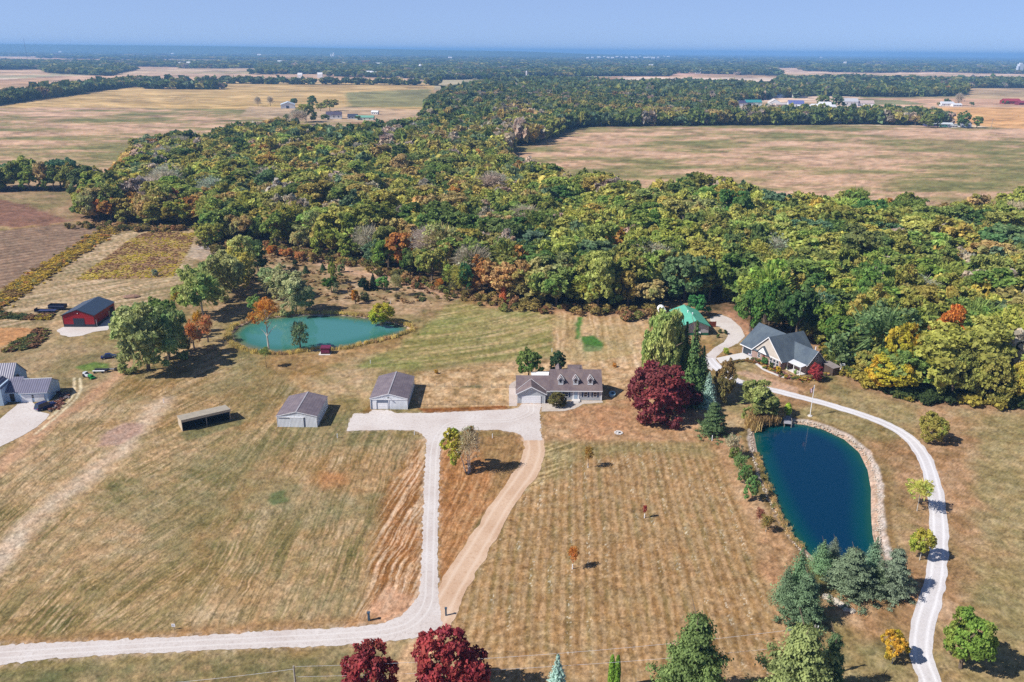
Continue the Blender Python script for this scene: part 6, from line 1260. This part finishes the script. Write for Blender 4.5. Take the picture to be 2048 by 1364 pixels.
tree('willow_tree', 'grey green willow behind the tall many stemmed willow', 'willow', (446, 598), 508, 80, L_(142, 142, 92), clear=-.02, var=0, rot=120)
tree('willow_tree', 'yellowish willow, brightest of the clump by the brush pile', 'willow', (468, 582), 496, 78, L_(172, 162, 86), clear=.0, var=1, rot=10)
tree('willow_tree', 'pale green willow at the right end of the willow clump', 'willow', (494, 564), 476, 66, L_(154, 156, 96), clear=.0, var=0, rot=300)
tree('yard_tree', 'dark green tree right of the willow clump', 'broad', (517, 547), 486, 50, L_(70, 88, 54), clear=.06, var=3)
tree('sapling', 'orange leaved sapling below the tall many stemmed willow', 'sparse', (388, 696), 638, 30, L_(184, 130, 78), clear=.12, var=0)
tree('sapling', 'rust orange sapling nearest the west bank of the turquoise pond', 'sparse', (416, 684), 624, 34, L_(176, 124, 84), clear=.15, var=1)
tree('sapling', 'golden sapling behind the two rust orange saplings', 'sparse', (398, 664), 620, 26, L_(196, 150, 58), clear=.15, var=2)
tree('sapling', 'olive sapling at the foot of the orange saplings', 'shrub', (372, 700), 672, 26, L_(120, 110, 62))
tree('shrub', 'golden shrub between the red barn and the tall willow', 'shrub', (356, 600), 576, 40, L_(170, 146, 52))
tree('cottonwood_tree', 'tall cottonwood with an orange top on the pond bank', 'sparse', (538, 703), 592, 54, L_(212, 152, 72), trunk=TRUNKW[0], clear=.48, var=0)
tree('poplar_tree', 'green tree behind the orange topped cottonwood', 'broad', (508, 628), 592, 32, L_(122, 138, 78), clear=.12, var=5)
tree('pond_tree', 'thin dark tree standing in front of the turquoise pond', 'sparse', (601, 701), 636, 42, L_(108, 120, 88), clear=.06, var=1)
tree('sapling', 'small lone green sapling on the grass below the pond', 'sparse', (533, 735), 694, 26, L_(116, 122, 66), trunk=THIN, clear=.45, var=2)
tree('weeping_willow', 'weeping willow at the north bank of the turquoise pond', 'willow', (592, 624), 548, 80, L_(142, 144, 104), clear=-.04)
tree('weeping_willow', 'paler weeping willow behind the one on the pond bank', 'willow', (552, 596), 528, 64, L_(158, 156, 116), clear=-.02, var=1)
tree('conifer', 'dark upright conifer on the rough ground right of the weeping willows', 'broad', (663, 586), 552, 30, L_(72, 96, 42), clear=.02, var=1)
tree('poplar_tree', 'narrow green poplar above the dark upright conifer', 'tall', (667, 568), 528, 20, L_(124, 132, 60), clear=.05)
tree('sapling', 'slender grey green sapling beside the dark upright conifer', 'sparse', (674, 598), 562, 14, L_(96, 104, 76), trunk=THIN, clear=.3)
tree('juniper', 'dark round juniper, left one of the pair', 'fine', (727, 580), 555, 26, C(40, 60, 36, 1.2), clear=.0, var=0)
tree('juniper', 'dark pointed juniper, right one of the pair', 'spruce', (747, 578), 546, 24, C(38, 54, 38, 1.2), deep=1)
tree('poplar_tree', 'light green bush right of the dark juniper pair', 'broad', (769, 580), 552, 30, L_(98, 132, 70), clear=.05, var=4)
tree('sapling', 'thin nearly leafless tree right of the juniper pair', 'bare', (793, 592), 545, 30, L_(132, 128, 88), trunk=THIN, clear=.3)
tree('sapling', 'small golden orange tree below the juniper pair', 'broad', (711, 608), 577, 17, L_(196, 146, 54), clear=.05, var=0)
tree('sapling', 'dark olive bush beside the small golden orange tree', 'shrub', (731, 602), 582, 24, L_(84, 88, 56))
for b, t_, w__, lb, c, kd in (((505, 552), 536, 15, 'round dark evergreen below the dark green tree by the willows', (46, 64, 42), 'fine'), ((612, 546), 530, 18, 'dark evergreen left of the goldenrod scrub north of the pond', (56, 72, 44), 'spruce'), ((646, 540), 526, 15, 'small dark evergreen under the wood edge', (60, 78, 46), 'spruce'), ((590, 532), 519, 12, 'smallest dark evergreen behind the orange brush', (50, 66, 42), 'fine'), ((836, 578), 563, 15, 'dark evergreen on the bare ground near the track', (70, 84, 48), 'shrub'), ((682, 545), 526, 20, 'grey green bush above the green grass patch', (112, 122, 80), 'shrub'), ((708, 533), 520, 14, 'olive bush beside the sandy track', (128, 116, 66), 'shrub'), ((440, 602), 578, 24, 'dark green bush in the shade of the willows', (54, 74, 44), 'shrub')):
    tree('evergreen_bush', lb, kd, b, t_, w__, L_(*c), clear=.02)
for k, (b, t_, w__, c, lb) in enumerate((((545, 512), 488, 26, (204, 140, 66), 'orange bush behind the willows, leftmost of its row'), ((575, 518), 496, 26, (186, 132, 78), 'tan orange bush second in the row behind the willows'), ((600, 522), 500, 24, (168, 124, 78), 'tan bush third in the row behind the willows'), ((626, 526), 506, 22, (140, 118, 70), 'olive brown bush last in the row behind the willows'))): tree('autumn_bush', lb, 'broad', b, t_, w__, L_(*c), clear=.02, var=k, group='bushes in the row behind the willows')
tree('willow_bush', 'round yellow green willow bush at the east end of the turquoise pond', 'fine', (765, 648), 606, 52, L_(156, 148, 52), clear=.0, var=1)
tree('yard_tree', 'dark blue green broad tree on the edge of the green meadow', 'tall', (932, 588), 532, 40, L_(66, 104, 62), clear=.02, var=0)
tree('cypress_tree', 'narrow rust orange cypress at the wood edge', 'spruce', (1006, 606), 560, 22, L_(192, 108, 70))
tree('sapling', 'small orange sapling left of the dark blue green tree', 'sparse', (880, 582), 555, 18, L_(196, 136, 60), trunk=THIN, clear=.25)
tree('sapling', 'dark olive sapling touching the dark blue green tree', 'sparse', (908, 588), 560, 22, L_(98, 94, 62), clear=.15, var=1)
tree('yard_tree', 'green maple behind the garage roof of the dormer house', 'broad', (1058, 757), 693, 54, L_(98, 114, 58), clear=.14, var=2)
tree('yard_tree', 'round dark green tree behind the main roof of the dormer house', 'fine', (1116, 746), 701, 37, C(60, 82, 54, 1.3), clear=.05, var=0)
tree('clipped_shrub', 'round brown green shrub against the front of the dormer house', 'fine', (1113, 812), 781, 38, L_(100, 94, 54), clear=.0, var=2)
for b, c, lb in (((873, 747), (160, 128, 44), 'tiny golden shrub behind the east steel barn'), ((1230, 734), (168, 120, 44), 'tiny orange shrub on the lawn behind the blue tub')): tree('small_shrub', lb, 'shrub', b, b[1]-9, 11, L_(*c))
for b, lb in (((1094, 806), 'tiny dark red plant in the garage corner bed'), ((1119, 811), 'tiny dark plant beside the round brown shrub')): tree('small_shrub', lb, 'shrub', b, b[1]-4, 7, L_(90, 44, 50))
tree('red_maple', 'huge round dark red maple east of the dormer house', 'fine', (1320, 838), 724, 134, C(120, 54, 56, 1.5), clear=-.06, var=0, rot=40)
tree('red_maple', 'shaded dark red maple tucked behind the huge round one', 'fine', (1372, 818), 768, 60, C(92, 46, 50, 1.4), clear=.02, var=1)
tree('poplar_tree', 'tall yellow green poplar behind the huge red maple', 'fine', (1318, 800), 608, 84, L_(146, 148, 88), clear=.02, var=0, rot=20)
tree('poplar_tree', 'second tall yellow green poplar, hiding the green barn wall', 'fine', (1340, 794), 620, 58, L_(142, 146, 86), clear=.02, var=1)
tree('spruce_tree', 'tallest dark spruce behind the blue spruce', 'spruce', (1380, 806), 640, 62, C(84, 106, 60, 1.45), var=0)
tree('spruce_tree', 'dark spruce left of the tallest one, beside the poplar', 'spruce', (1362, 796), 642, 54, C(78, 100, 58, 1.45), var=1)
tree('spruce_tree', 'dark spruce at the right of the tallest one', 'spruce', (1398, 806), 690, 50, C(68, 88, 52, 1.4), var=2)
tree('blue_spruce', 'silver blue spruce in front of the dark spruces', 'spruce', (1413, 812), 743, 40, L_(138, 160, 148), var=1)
tree('yard_tree', 'reddish green tree right of the silver blue spruce', 'fine', (1446, 806), 720, 42, L_(124, 104, 66), clear=.05, var=1)
tree('pine_tree', 'lowest dark green pine below the huge red maple', 'widepine', (1424, 868), 800, 60, C(80, 100, 64, 1.5), var=0)
tree('weeping_willow', 'low weeping willow above the cattails of the blue pond', 'willow', (1514, 832), 764, 80, L_(124, 130, 76), clear=-.05, var=0)
tree('cedar_bush', 'bright green upright cedar beside the dock', 'column', (1574, 832), 806, 14, L_(140, 156, 56))
tree('shrub', 'dark bush under the right side of the low weeping willow', 'shrub', (1550, 828), 806, 22, L_(76, 90, 52))
for b, t_, w__, c, lb, kd in (((1464, 914), 868, 34, (150, 142, 116), 'grey leafless topped shrub, highest in the row by the blue pond', 'sparse'), ((1466, 918), 890, 26, (112, 122, 66), 'green lower shrub under the grey one by the blue pond', 'shrub'), ((1478, 954), 906, 32, (104, 124, 74), 'green shrub second down the row by the blue pond', 'sparse'), ((1489, 968), 930, 26, (98, 118, 68), 'dark green shrub touching the second one by the blue pond', 'broad'), ((1503, 1000), 954, 34, (112, 132, 80), 'green shrub with a pale stem third down the row by the blue pond', 'broad'), ((1518, 1046), 1014, 20, (138, 92, 74), 'thin red brown sapling by the blue pond', 'sparse'), ((1531, 1064), 1028, 27, (128, 112, 64), 'olive brown sapling lowest in the row by the blue pond', 'sparse')): tree('bank_shrub', lb, kd, b, t_, w__, L_(*c), clear=.08, trunk=THINW if kd == 'sparse' else None, group='shrubs between the striped field and the blue pond')
tree('yard_tree', 'round olive tree alone on the east lawn', 'fine', (1864, 882), 824, 60, L_(134, 126, 62), clear=.02, var=2)
tree('young_tree', 'yellow green young tree on the bend of the gravel lane', 'sparse', (1834, 1022), 958, 56, L_(160, 158, 82), trunk=THINW, clear=.35, var=0)
tree('young_tree', 'yellow green young tree above the orange one along the gravel lane', 'fine', (1839, 1120), 1058, 48, L_(154, 146, 64), trunk=THINW, clear=.2, var=1)
tree('yard_tree', 'large round green tree with yellow flecks in the bottom right corner', 'fine', (1921, 1336), 1220, 100, C(122, 136, 62, 1.3), clear=.05, var=0)
tree('young_tree', 'small golden orange tree on the inside bend of the gravel lane', 'broad', (1784, 1327), 1270, 56, L_(218, 178, 64), trunk=THINW, clear=.15, var=5)
bl = (98, 122, 88)
for b, t_, w__, c, v, lb in (((1592, 1192), 1094, 84, bl, 0, 'blue green spruce at the upper left of the conifer clump'), ((1604, 1244), 1140, 92, (88, 108, 80), 1, 'lowest spruce of the conifer clump, left of the boulders'), ((1568, 1205), 1130, 56, (94, 112, 84), 2, 'leftmost spruce of the conifer clump'), ((1640, 1142), 1078, 62, bl, 1, 'blue green spruce against the pond, left of the gap in the clump'), ((1663, 1130), 1073, 50, (106, 116, 100), 2, 'greyish spruce against the pond near the middle of the clump'), ((1697, 1182), 1092, 112, (98, 112, 88), 0, 'broadest spruce with a brown top in the middle of the clump'), ((1740, 1160), 1074, 70, (104, 126, 100), 1, 'blue green spruce right of the brown topped one'), ((1784, 1184), 1092, 84, (104, 116, 96), 2, 'rightmost spruce of the conifer clump'), ((1756, 1180), 1120, 60, (92, 106, 80), 0, 'low spruce between the brown topped and the rightmost one')):
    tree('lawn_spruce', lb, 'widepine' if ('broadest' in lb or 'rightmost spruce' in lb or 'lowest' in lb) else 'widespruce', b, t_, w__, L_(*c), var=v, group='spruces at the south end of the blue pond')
tree('pine_tree', 'tall irregular pine at the bottom edge, left of the utility pole', 'widepine', (1378, 1424), 1216, 172, C(96, 114, 66, 1.4), var=0, rot=70)
tree('pine_tree', 'broadest pine at the bottom edge, under the utility pole', 'widepine', (1586, 1434), 1238, 200, C(118, 128, 80, 1.4), var=1, rot=10)
tree('pine_tree', 'narrower dark pine right of the utility pole', 'widepine', (1652, 1392), 1258, 74, L_(82, 102, 68), var=0, rot=200)
tree('blue_spruce', 'silver blue spruce at the bottom edge right of the burgundy trees', 'spruce', (1113, 1412), 1308, 66, L_(136, 160, 150), var=0)
tree('arborvitae', 'slim green arborvitae, left one of the pair at the bottom edge', 'column', (1221, 1384), 1310, 13, L_(104, 132, 48)); tree('arborvitae', 'slim green arborvitae, right one of the pair at the bottom edge', 'column', (1232, 1386), 1311, 13, L_(98, 126, 46))
tree('burgundy_tree', 'left one of the two burgundy trees at the bottom edge', 'fine', (742, 1428), 1288, 128, C(136, 54, 54, 1.5), clear=.05, var=0); tree('burgundy_tree', 'right and larger one of the two burgundy trees at the bottom edge', 'fine', (898, 1420), 1270, 158, C(134, 54, 54, 1.5), clear=.05, var=1)
tree('birch_tree', 'white stemmed birch leaning left with yellow green leaves in the drive loop', 'broad', (932, 944), 862, 58, L_(150, 144, 58), trunk=trunk_mesh(31, pale=True, r0=.022, limbs=5, lean=-.22, fork=.4), clear=.18, var=5).children[0].location[0] = -2.0
tree('birch_tree', 'half bare birch in the drive loop with a brown top', 'bare', (937, 946), 849, 54, L_(158, 146, 122), trunk=TRUNKW[1], clear=.25, var=1); tree('birch_tree', 'brown leaved top growing beside the half bare birch', 'sparse', (940, 943), 850, 26, L_(140, 104, 58), trunk=THINW, clear=.62, var=2)
for b, t_, w__, c, lb in (((1176, 935), 889, 22, (140, 110, 54), 'olive brown sapling with a white trunk guard nearest the house'), ((1145, 1138), 1090, 24, (176, 118, 60), 'orange sapling with a white trunk guard lowest in the striped field'), ((1289, 1036), 1008, 10, (140, 50, 50), 'tiny dark red sapling in the middle of the striped field')):
    tt = tree('field_sapling', lb, 'sparse', b, t_, w__, L_(*c), trunk=THIN, clear=.28, var=1); part('trunk_guard', MB().tube((0, 0, 0), (0, 0, .95), .10, .10, 8), M_WHITE, tt)
# wood edge east of the brick house and behind it
for b, t_, w__, c, kd, cl_, lb in (((1772, 782), 712, 104, (216, 186, 66), 'fine', .02, 'low spreading golden yellow tree at the front of the east wood'), ((1795, 772), 648, 82, (214, 180, 66), 'broad', .1, 'tall golden yellow tree behind the low spreading one'), ((1848, 776), 690, 66, (196, 172, 70), 'broad', .1, 'yellow green tree right of the tall golden one'), ((1880, 760), 620, 76, (214, 136, 64), 'broad', .25, 'orange crowned tree behind the golden yellow ones'), ((1846, 748), 636, 46, (164, 132, 84), 'broad', .2, 'tan tree between the golden and the orange crowned ones'), ((1900, 800), 690, 84, (120, 122, 64), 'fine', .03, 'broad olive tree right of the golden yellow group'), ((1975, 806), 700, 80, (134, 130, 66), 'fine', .03, 'olive tree with yellow tips left of the picture edge one'), ((2040, 812), 720, 66, (150, 136, 58), 'fine', .03, 'yellow olive tree at the east picture edge'), ((1395, 632), 588, 44, (72, 116, 66), 'broad', .03, 'bright green tree right behind the green barn roof'), ((1536, 668), 560, 70, (84, 108, 50), 'broad', .1, 'green tree rising straight behind the brick house roof'), ((1590, 690), 570, 74, (66, 88, 46), 'broad', .1, 'dark green tree behind the brick house cross gable'), ((1500, 664), 566, 60, (92, 112, 54), 'broad', .1, 'green tree over the bare slope left of the brick house'), ((1672, 722), 628, 66, (88, 112, 50), 'broad', .22, 'green tree over the white posts east of the brick house')):
    tree('edge_tree', lb, kd, b, t_, w__, L_(*c), clear=cl_, var=rnd.randrange(8), group='trees standing out at the wood edge')
tree('red_maple', 'small bright red maple at the corner of the brick house porch', 'fine', (1629, 762), 728, 28, L_(142, 58, 58), clear=.05, var=1)
for b, t_, w__, c, lb in (((1530, 728), 714, 18, (70, 110, 58), 'green bush below the windows of the brick house'), ((1541, 738), 723, 11, (72, 84, 44), 'dark round bush below the windows of the brick house'), ((1556, 746), 731, 15, (206, 178, 56), 'bright yellow bush in front of the brick house'), ((1573, 738), 730, 10, (130, 150, 84), 'small pale green bush at the porch corner'), ((1591, 748), 738, 9, (120, 146, 72), 'small green bush in front of the porch'), ((1441, 666), 658, 12, (56, 72, 40), 'left clipped dark bush at the green barn corner'), ((1450, 668), 658, 12, (58, 76, 42), 'right clipped dark bush at the green barn corner'), ((1436, 676), 667, 9, (84, 98, 50), 'small round bush on the lawn by the green barn'), ((1452, 708), 694, 16, (136, 148, 60), 'yellow green bush in the lane island'), ((117, 792), 780, 14, (78, 66, 80), 'dark purple bush at the pale blue garage corner'), ((311, 552), 537, 16, (124, 134, 112), 'grey green round bush at the edge of the goldenrod meadow')):
    tree('garden_bush', lb, 'shrub', b, t_, w__, L_(*c))
# row of trees on the far side of the west meadow is part of the woods; lone trees round the far farms
for b, t_, w__, k, lb in (((660, 222), 197, 30, 'bo', 'lone round tree right of the far white shed'), ((612, 244), 206, 42, 'ol', 'big olive tree left of the far white farmhouse'), ((596, 250), 216, 44, 'gy', 'greyish tree in front of the big olive farm tree'), ((626, 216), 191, 24, 'dg', 'dark green tree behind the big olive farm tree'), ((641, 222), 203, 16, 'bo', 'brown olive tree right of the dark green farm tree'), ((577, 243), 227, 22, 'dg', 'dark tree below the far white shed'), ((650, 240), 227, 18, 'dg', 'round dark tree touching the far white farmhouse'), ((717, 240), 231, 13, 'dg', 'small dark tree left of the far green roofed shed'), ((516, 212), 192, 17, 'gy', 'leafless tree at the end of the far farm lane'), ((541, 212), 190, 15, 'gy', 'greyish tree next to the far farm lane'), ((588, 210), 196, 16, 'bg', 'blue green tree behind the far white shed'),
    ((1855, 255), 224, 30, 'mg', 'big green tree beside the far teal shed'), ((1875, 255), 226, 18, 'dg', 'dark green tree right of the big one by the far teal shed'), ((1921, 256), 224, 30, 'dg', 'dark tree over the far blue gabled house'), ((1953, 256), 231, 24, 'mg', 'green tree right of the far blue gabled house'), ((1830, 251), 230, 16, 'tb', 'tan tree left of the big green tree by the teal shed'), ((1800, 250), 231, 24, 'mg', 'green tree in the hedge left of the tan tree'), ((1916, 211), 183, 20, 'gy', 'leafless tree by the far white cottage'), ((1893, 211), 195, 14, 'bg', 'dark tree left of the far white cottage'), ((1876, 212), 204, 9, 'bo', 'small brown tree left of the far white cottage'), ((1943, 213), 203, 9, 'dg', 'small dark tree right of the far white cottage'), ((2006, 208), 200, 6, 'dg', 'small pointed tree left of the far red barn'), ((2013, 208), 201, 6, 'dg', 'second small pointed tree left of the far red barn'), ((1644, 216), 189, 30, 'mg', 'large green tree among the village houses'), ((1672, 216), 192, 36, 'bg', 'large blue green tree among the village houses'), ((1533, 216), 206, 10, 'bg', 'small round dark tree on the village road')):
    tree('far_farm_tree', lb, 'bare' if k == 'gy' else 'broad', b, t_, w__, PAL[k][0], clear=.05, var=rnd.randrange(8), group='trees round the far farms')

# ------------------------------------------------------------------ far houses, sheds and towers
FARW = paint('far_white', C(226, 228, 234, .8), .7); FM = {}
def fm(c): 
    k = 'far_%d_%d_%d' % c
    return paint(k, C(*c), .6, .08)
def far_house(label, base, w_, d, h, hr, wall=(226, 228, 234), roof=(110, 110, 122), axis='x', rot=0, cat_='house', name='far_house', door=None, group=None):
    x, y = G(*base); r = thing(name, label, cat_, (x, y), rot, group); m = MB(); gable_wall(m, -w_/2, w_/2, 0, d, h, hr, axis, .05); part('wall', m, fm(wall), r); part('roof', gable_roof(MB(), -w_/2, w_/2, 0, d, h, hr, .5, .2, axis, .4), fm(roof), r)
    if door: part('door', MB().box(-w_*.1+door[0], -.1, 0, w_*.1+door[0], -.02, h*.7), fm(door[1]), r)
    else:
        for k in (-.3, 0, .3): part('window', MB().box(w_*k-.6, -.08, h*.35, w_*k+.6, -.02, h*.7), M_GLASS, r)
    return r
FHS = [('two storey white farmhouse with a dark roof beyond the woods', (668, 238), 19, 11, 5.4, 8.6, (228, 232, 240), (92, 84, 104)), ('low blue grey annex right of the far white farmhouse', (705, 238), 12, 10, 3, 6.0, (190, 200, 214), (70, 76, 96)), ('far green roofed shed behind the treetops', (729, 240), 22, 9, 3.2, 5.2, (214, 226, 220), (120, 176, 156)), ('tiny white shed right of the far green roofed shed', (749, 229), 9, 6, 3.2, 5.0, (236, 238, 240), (232, 234, 238)), ('long blue roofed white barn above the hedge of the east corn field', (1682, 246), 34, 26, 7, 12, (206, 226, 240), (64, 92, 160)), ('low white greenhouse right of the long blue roofed barn', (1745, 246), 24, 8, 2.6, 3.6, (226, 228, 232), (232, 234, 238)),
    ('far teal shed behind the east corn field', (1893, 254), 14, 9, 3.4, 5.0, (80, 138, 132), (206, 212, 216)), ('low dark roofed garage left of the far teal shed', (1868, 253), 18, 10, 3.4, 6.0, (70, 72, 110), (206, 212, 220)), ('far blue gabled house under a dark tree', (1933, 255), 11, 10, 5, 9.5, (198, 206, 226), (92, 104, 150)), ('white camper van by the far blue gabled house', (1907, 255), 10, 4, 2.6, 3.0, (240, 240, 242), (236, 236, 240)), ('low white cottage amid the pink fields', (1896, 212), 22, 12, 4, 7, (236, 238, 242), (216, 218, 226)), ('white outbuilding right of the low white cottage', (1915, 213), 15, 9, 3, 5, (232, 234, 240), (226, 228, 234)), ('far red barn at the east picture edge', (2026, 208), 30, 15, 5, 9, (150, 52, 62), (170, 62, 72)), ('second red shed at the east picture edge', (2048, 210), 18, 12, 4, 7, (128, 48, 66), (150, 60, 80)),
    ('white house at the west end of the village', (1459, 207), 12, 10, 5, 8, (236, 236, 240), (200, 200, 206)), ('white barn with a tall roof in the village', (1478, 207), 18, 14, 6, 11, (236, 236, 240), (214, 214, 220)), ('long dark roofed house at the west end of the village', (1487, 212), 26, 12, 4, 7, (226, 226, 234), (80, 78, 112)), ('teal roofed white shed in the village', (1508, 212), 22, 13, 5, 8, (214, 232, 236), (64, 150, 150)), ('white gabled barn in the middle of the village', (1550, 212), 14, 18, 5, 9, (236, 236, 238), (222, 214, 208)), ('long pinkish low house beside the white gabled barn', (1567, 213), 26, 10, 3.5, 6, (222, 202, 196), (206, 196, 196)), ('white house with a blue roof in the village', (1592, 215), 20, 14, 5, 9, (232, 234, 242), (104, 112, 168)), ('dark roofed row of sheds in the village', (1619, 221), 30, 12, 4, 6.5, (60, 58, 84), (222, 224, 230)), ('white shed with a rounded roof in the village', (1634, 221), 13, 11, 4.5, 8, (232, 234, 236), (228, 230, 234)), ('white gable at the foot of the big village trees', (1650, 222), 15, 12, 6, 11, (236, 238, 240), (226, 228, 232)), ('white low garage right of the big village trees', (1660, 219), 17, 10, 3.6, 6, (236, 238, 240), (220, 222, 230)), ('grey house right of the big village trees', (1702, 212), 18, 14, 6, 10, (206, 206, 212), (190, 190, 198)), ('long white ranch house at the east end of the village', (1724, 212), 32, 13, 4.2, 7.5, (236, 238, 242), (196, 176, 170)), ('dark blue roofed house on the upper village road', (1556, 196), 20, 12, 4, 7.5, (92, 110, 150), (80, 96, 140)), ('white house on the upper village road', (1600, 196), 24, 13, 4.4, 8, (238, 238, 242), (222, 214, 214)), ('white machine shed in the far west field', (576, 217), 20, 24, 5.5, 9.0, (236, 242, 250), (206, 220, 236))]
for q in FHS:
    big = q[0].startswith(('long blue', 'white machine', 'white gabled', 'far blue'))
    far_house(q[0], q[1], *(v*(1.25 if 'village' in q[0] or 'barn above' in q[0] else 1.05) for v in q[2:6]), wall=q[6], roof=q[7], axis='y' if big else 'x', rot=(14 if 'machine' in q[0] else 24 if 'long blue' in q[0] else rnd.uniform(-12, 12)), door=(-.5, (70, 80, 110)) if 'machine' in q[0] else None, group='houses and sheds of the far country')
TINY = [(760, 133, 60), (752, 133, 40), (738, 152, 34), (753, 154, 44), (1302, 136, 40), (1396, 147, 36), (362, 133, 40), (377, 131, 34), (1642, 118, 60), (1690, 129, 36), (665, 114, 80), (518, 113, 70), (560, 128, 50), (640, 156, 26), (740, 152, 30), (600, 157, 24), (900, 119, 60), (640, 110, 70), (120, 107, 60), (160, 105, 60), (345, 111, 50), (320, 107, 60), (1262, 152, 20)]
for k in range(18): TINY.append((1178+k*9.3+rnd.uniform(-3, 3), 119-rnd.uniform(0, 3.5), rnd.uniform(40, 75)))
for (px, py, w_) in TINY:
    x, y = G(px, py); pos = 'west' if px < 700 else 'middle' if px < 1150 else 'east'
    m = MB(); w_ = w_*.62; gable_wall(m, -w_/2, w_/2, 0, w_*.4, 9+.0009*y, 13+.0014*y, 'x', .05); o = part('horizon_building', m, fm((238, 238, 240)), None); o.location = (x, y, 0)
    tag(o, 'tiny white building among the hazy woods near the horizon', 'building', 'tiny white buildings near the horizon')
def tower(name, label, base, parts_, cat_):
    x, y = G(*base); r = thing(name, label, cat_, (x, y)); 
    for nm, mb, mt in parts_: part(nm, mb, mt, r)
tower('grain_elevator', 'white grain elevator with two tall bins at the east picture edge', (2036, 147), [('headhouse', MB().box(-6, -10, 0, 16, 10, 44).box(-2, -6, 44, 10, 6, 50), fm((222, 226, 236))), ('silo', MB().tube((-10, -6, 0), (-10, -6, 34), 7, 7, 16).tube((-10, -6, 34), (-10, -6, 38), 7, 1, 16), fm((206, 212, 226))), ('shed', MB().prism([(-46, 0), (-17, 0), (-17, 9), (-31, 15), (-46, 11)], -10, 10, 'y'), fm((232, 234, 240)))], 'grain elevator')
tower('silo', 'slim white silo above the middle woods', (1053, 156), [('shaft', MB().tube((0, 0, 0), (0, 0, 20), 2.6, 2.6, 14), fm((232, 234, 240))), ('dome', MB().tube((0, 0, 20), (0, 0, 23), 2.6, .8, 14), fm((206, 212, 222)))], 'silo')
tower('water_tank', 'round white tank above the hedge near the west woods', (841, 141), [('bowl', MB().tube((0, 0, 14), (0, 0, 20), 3, 8, 14).tube((0, 0, 20), (0, 0, 27), 8, 3, 14), fm((236, 238, 240))), ('stem', MB().tube((0, 0, 0), (0, 0, 14), 1.6, 1.6, 10), fm((200, 206, 216)))], 'water tank')
tower('silo', 'shorter of the two white silos by the far west farm', (663, 118), [('shaft', MB().tube((0, 0, 0), (0, 0, 42), 6, 6, 12), fm((236, 238, 240))), ('dome', MB().tube((0, 0, 42), (0, 0, 47), 6, 2, 12), fm((206, 212, 222)))], 'silo')
tower('silo', 'taller of the two white silos by the far west farm', (668, 118), [('shaft', MB().tube((0, 0, 0), (0, 0, 52), 7, 7, 12), fm((236, 238, 240))), ('dome', MB().tube((0, 0, 52), (0, 0, 58), 7, 2, 12), fm((206, 212, 222)))], 'silo')
tower('radio_tower', 'thin lattice radio mast on the west horizon', (58, 136), [('mast', MB().tube((0, 0, 0), (0, 0, 110), .9, .6, 4), fm((120, 120, 140))), ('antenna', MB().tube((0, 0, 110), (0, 0, 121), .5, .3, 4), fm((120, 120, 140)))], 'radio tower')
for b, h_ in (((1982, 257), 9), ((1897, 245), 9), ((1820, 236), 9)): x, y = G(*b); r = thing('far_pole', 'thin utility pole in the golden field beyond the east corn field', 'utility pole', (x, y), 0, 'thin poles beyond the east corn field'); part('pole', MB().tube((0, 0, 0), (0, 0, h_+3), .28, .2, 6), M_WOODG, r); part('crossarm', MB().box(-1.4, -.15, h_+2.2, 1.4, .15, h_+2.5), M_WOODG, r)
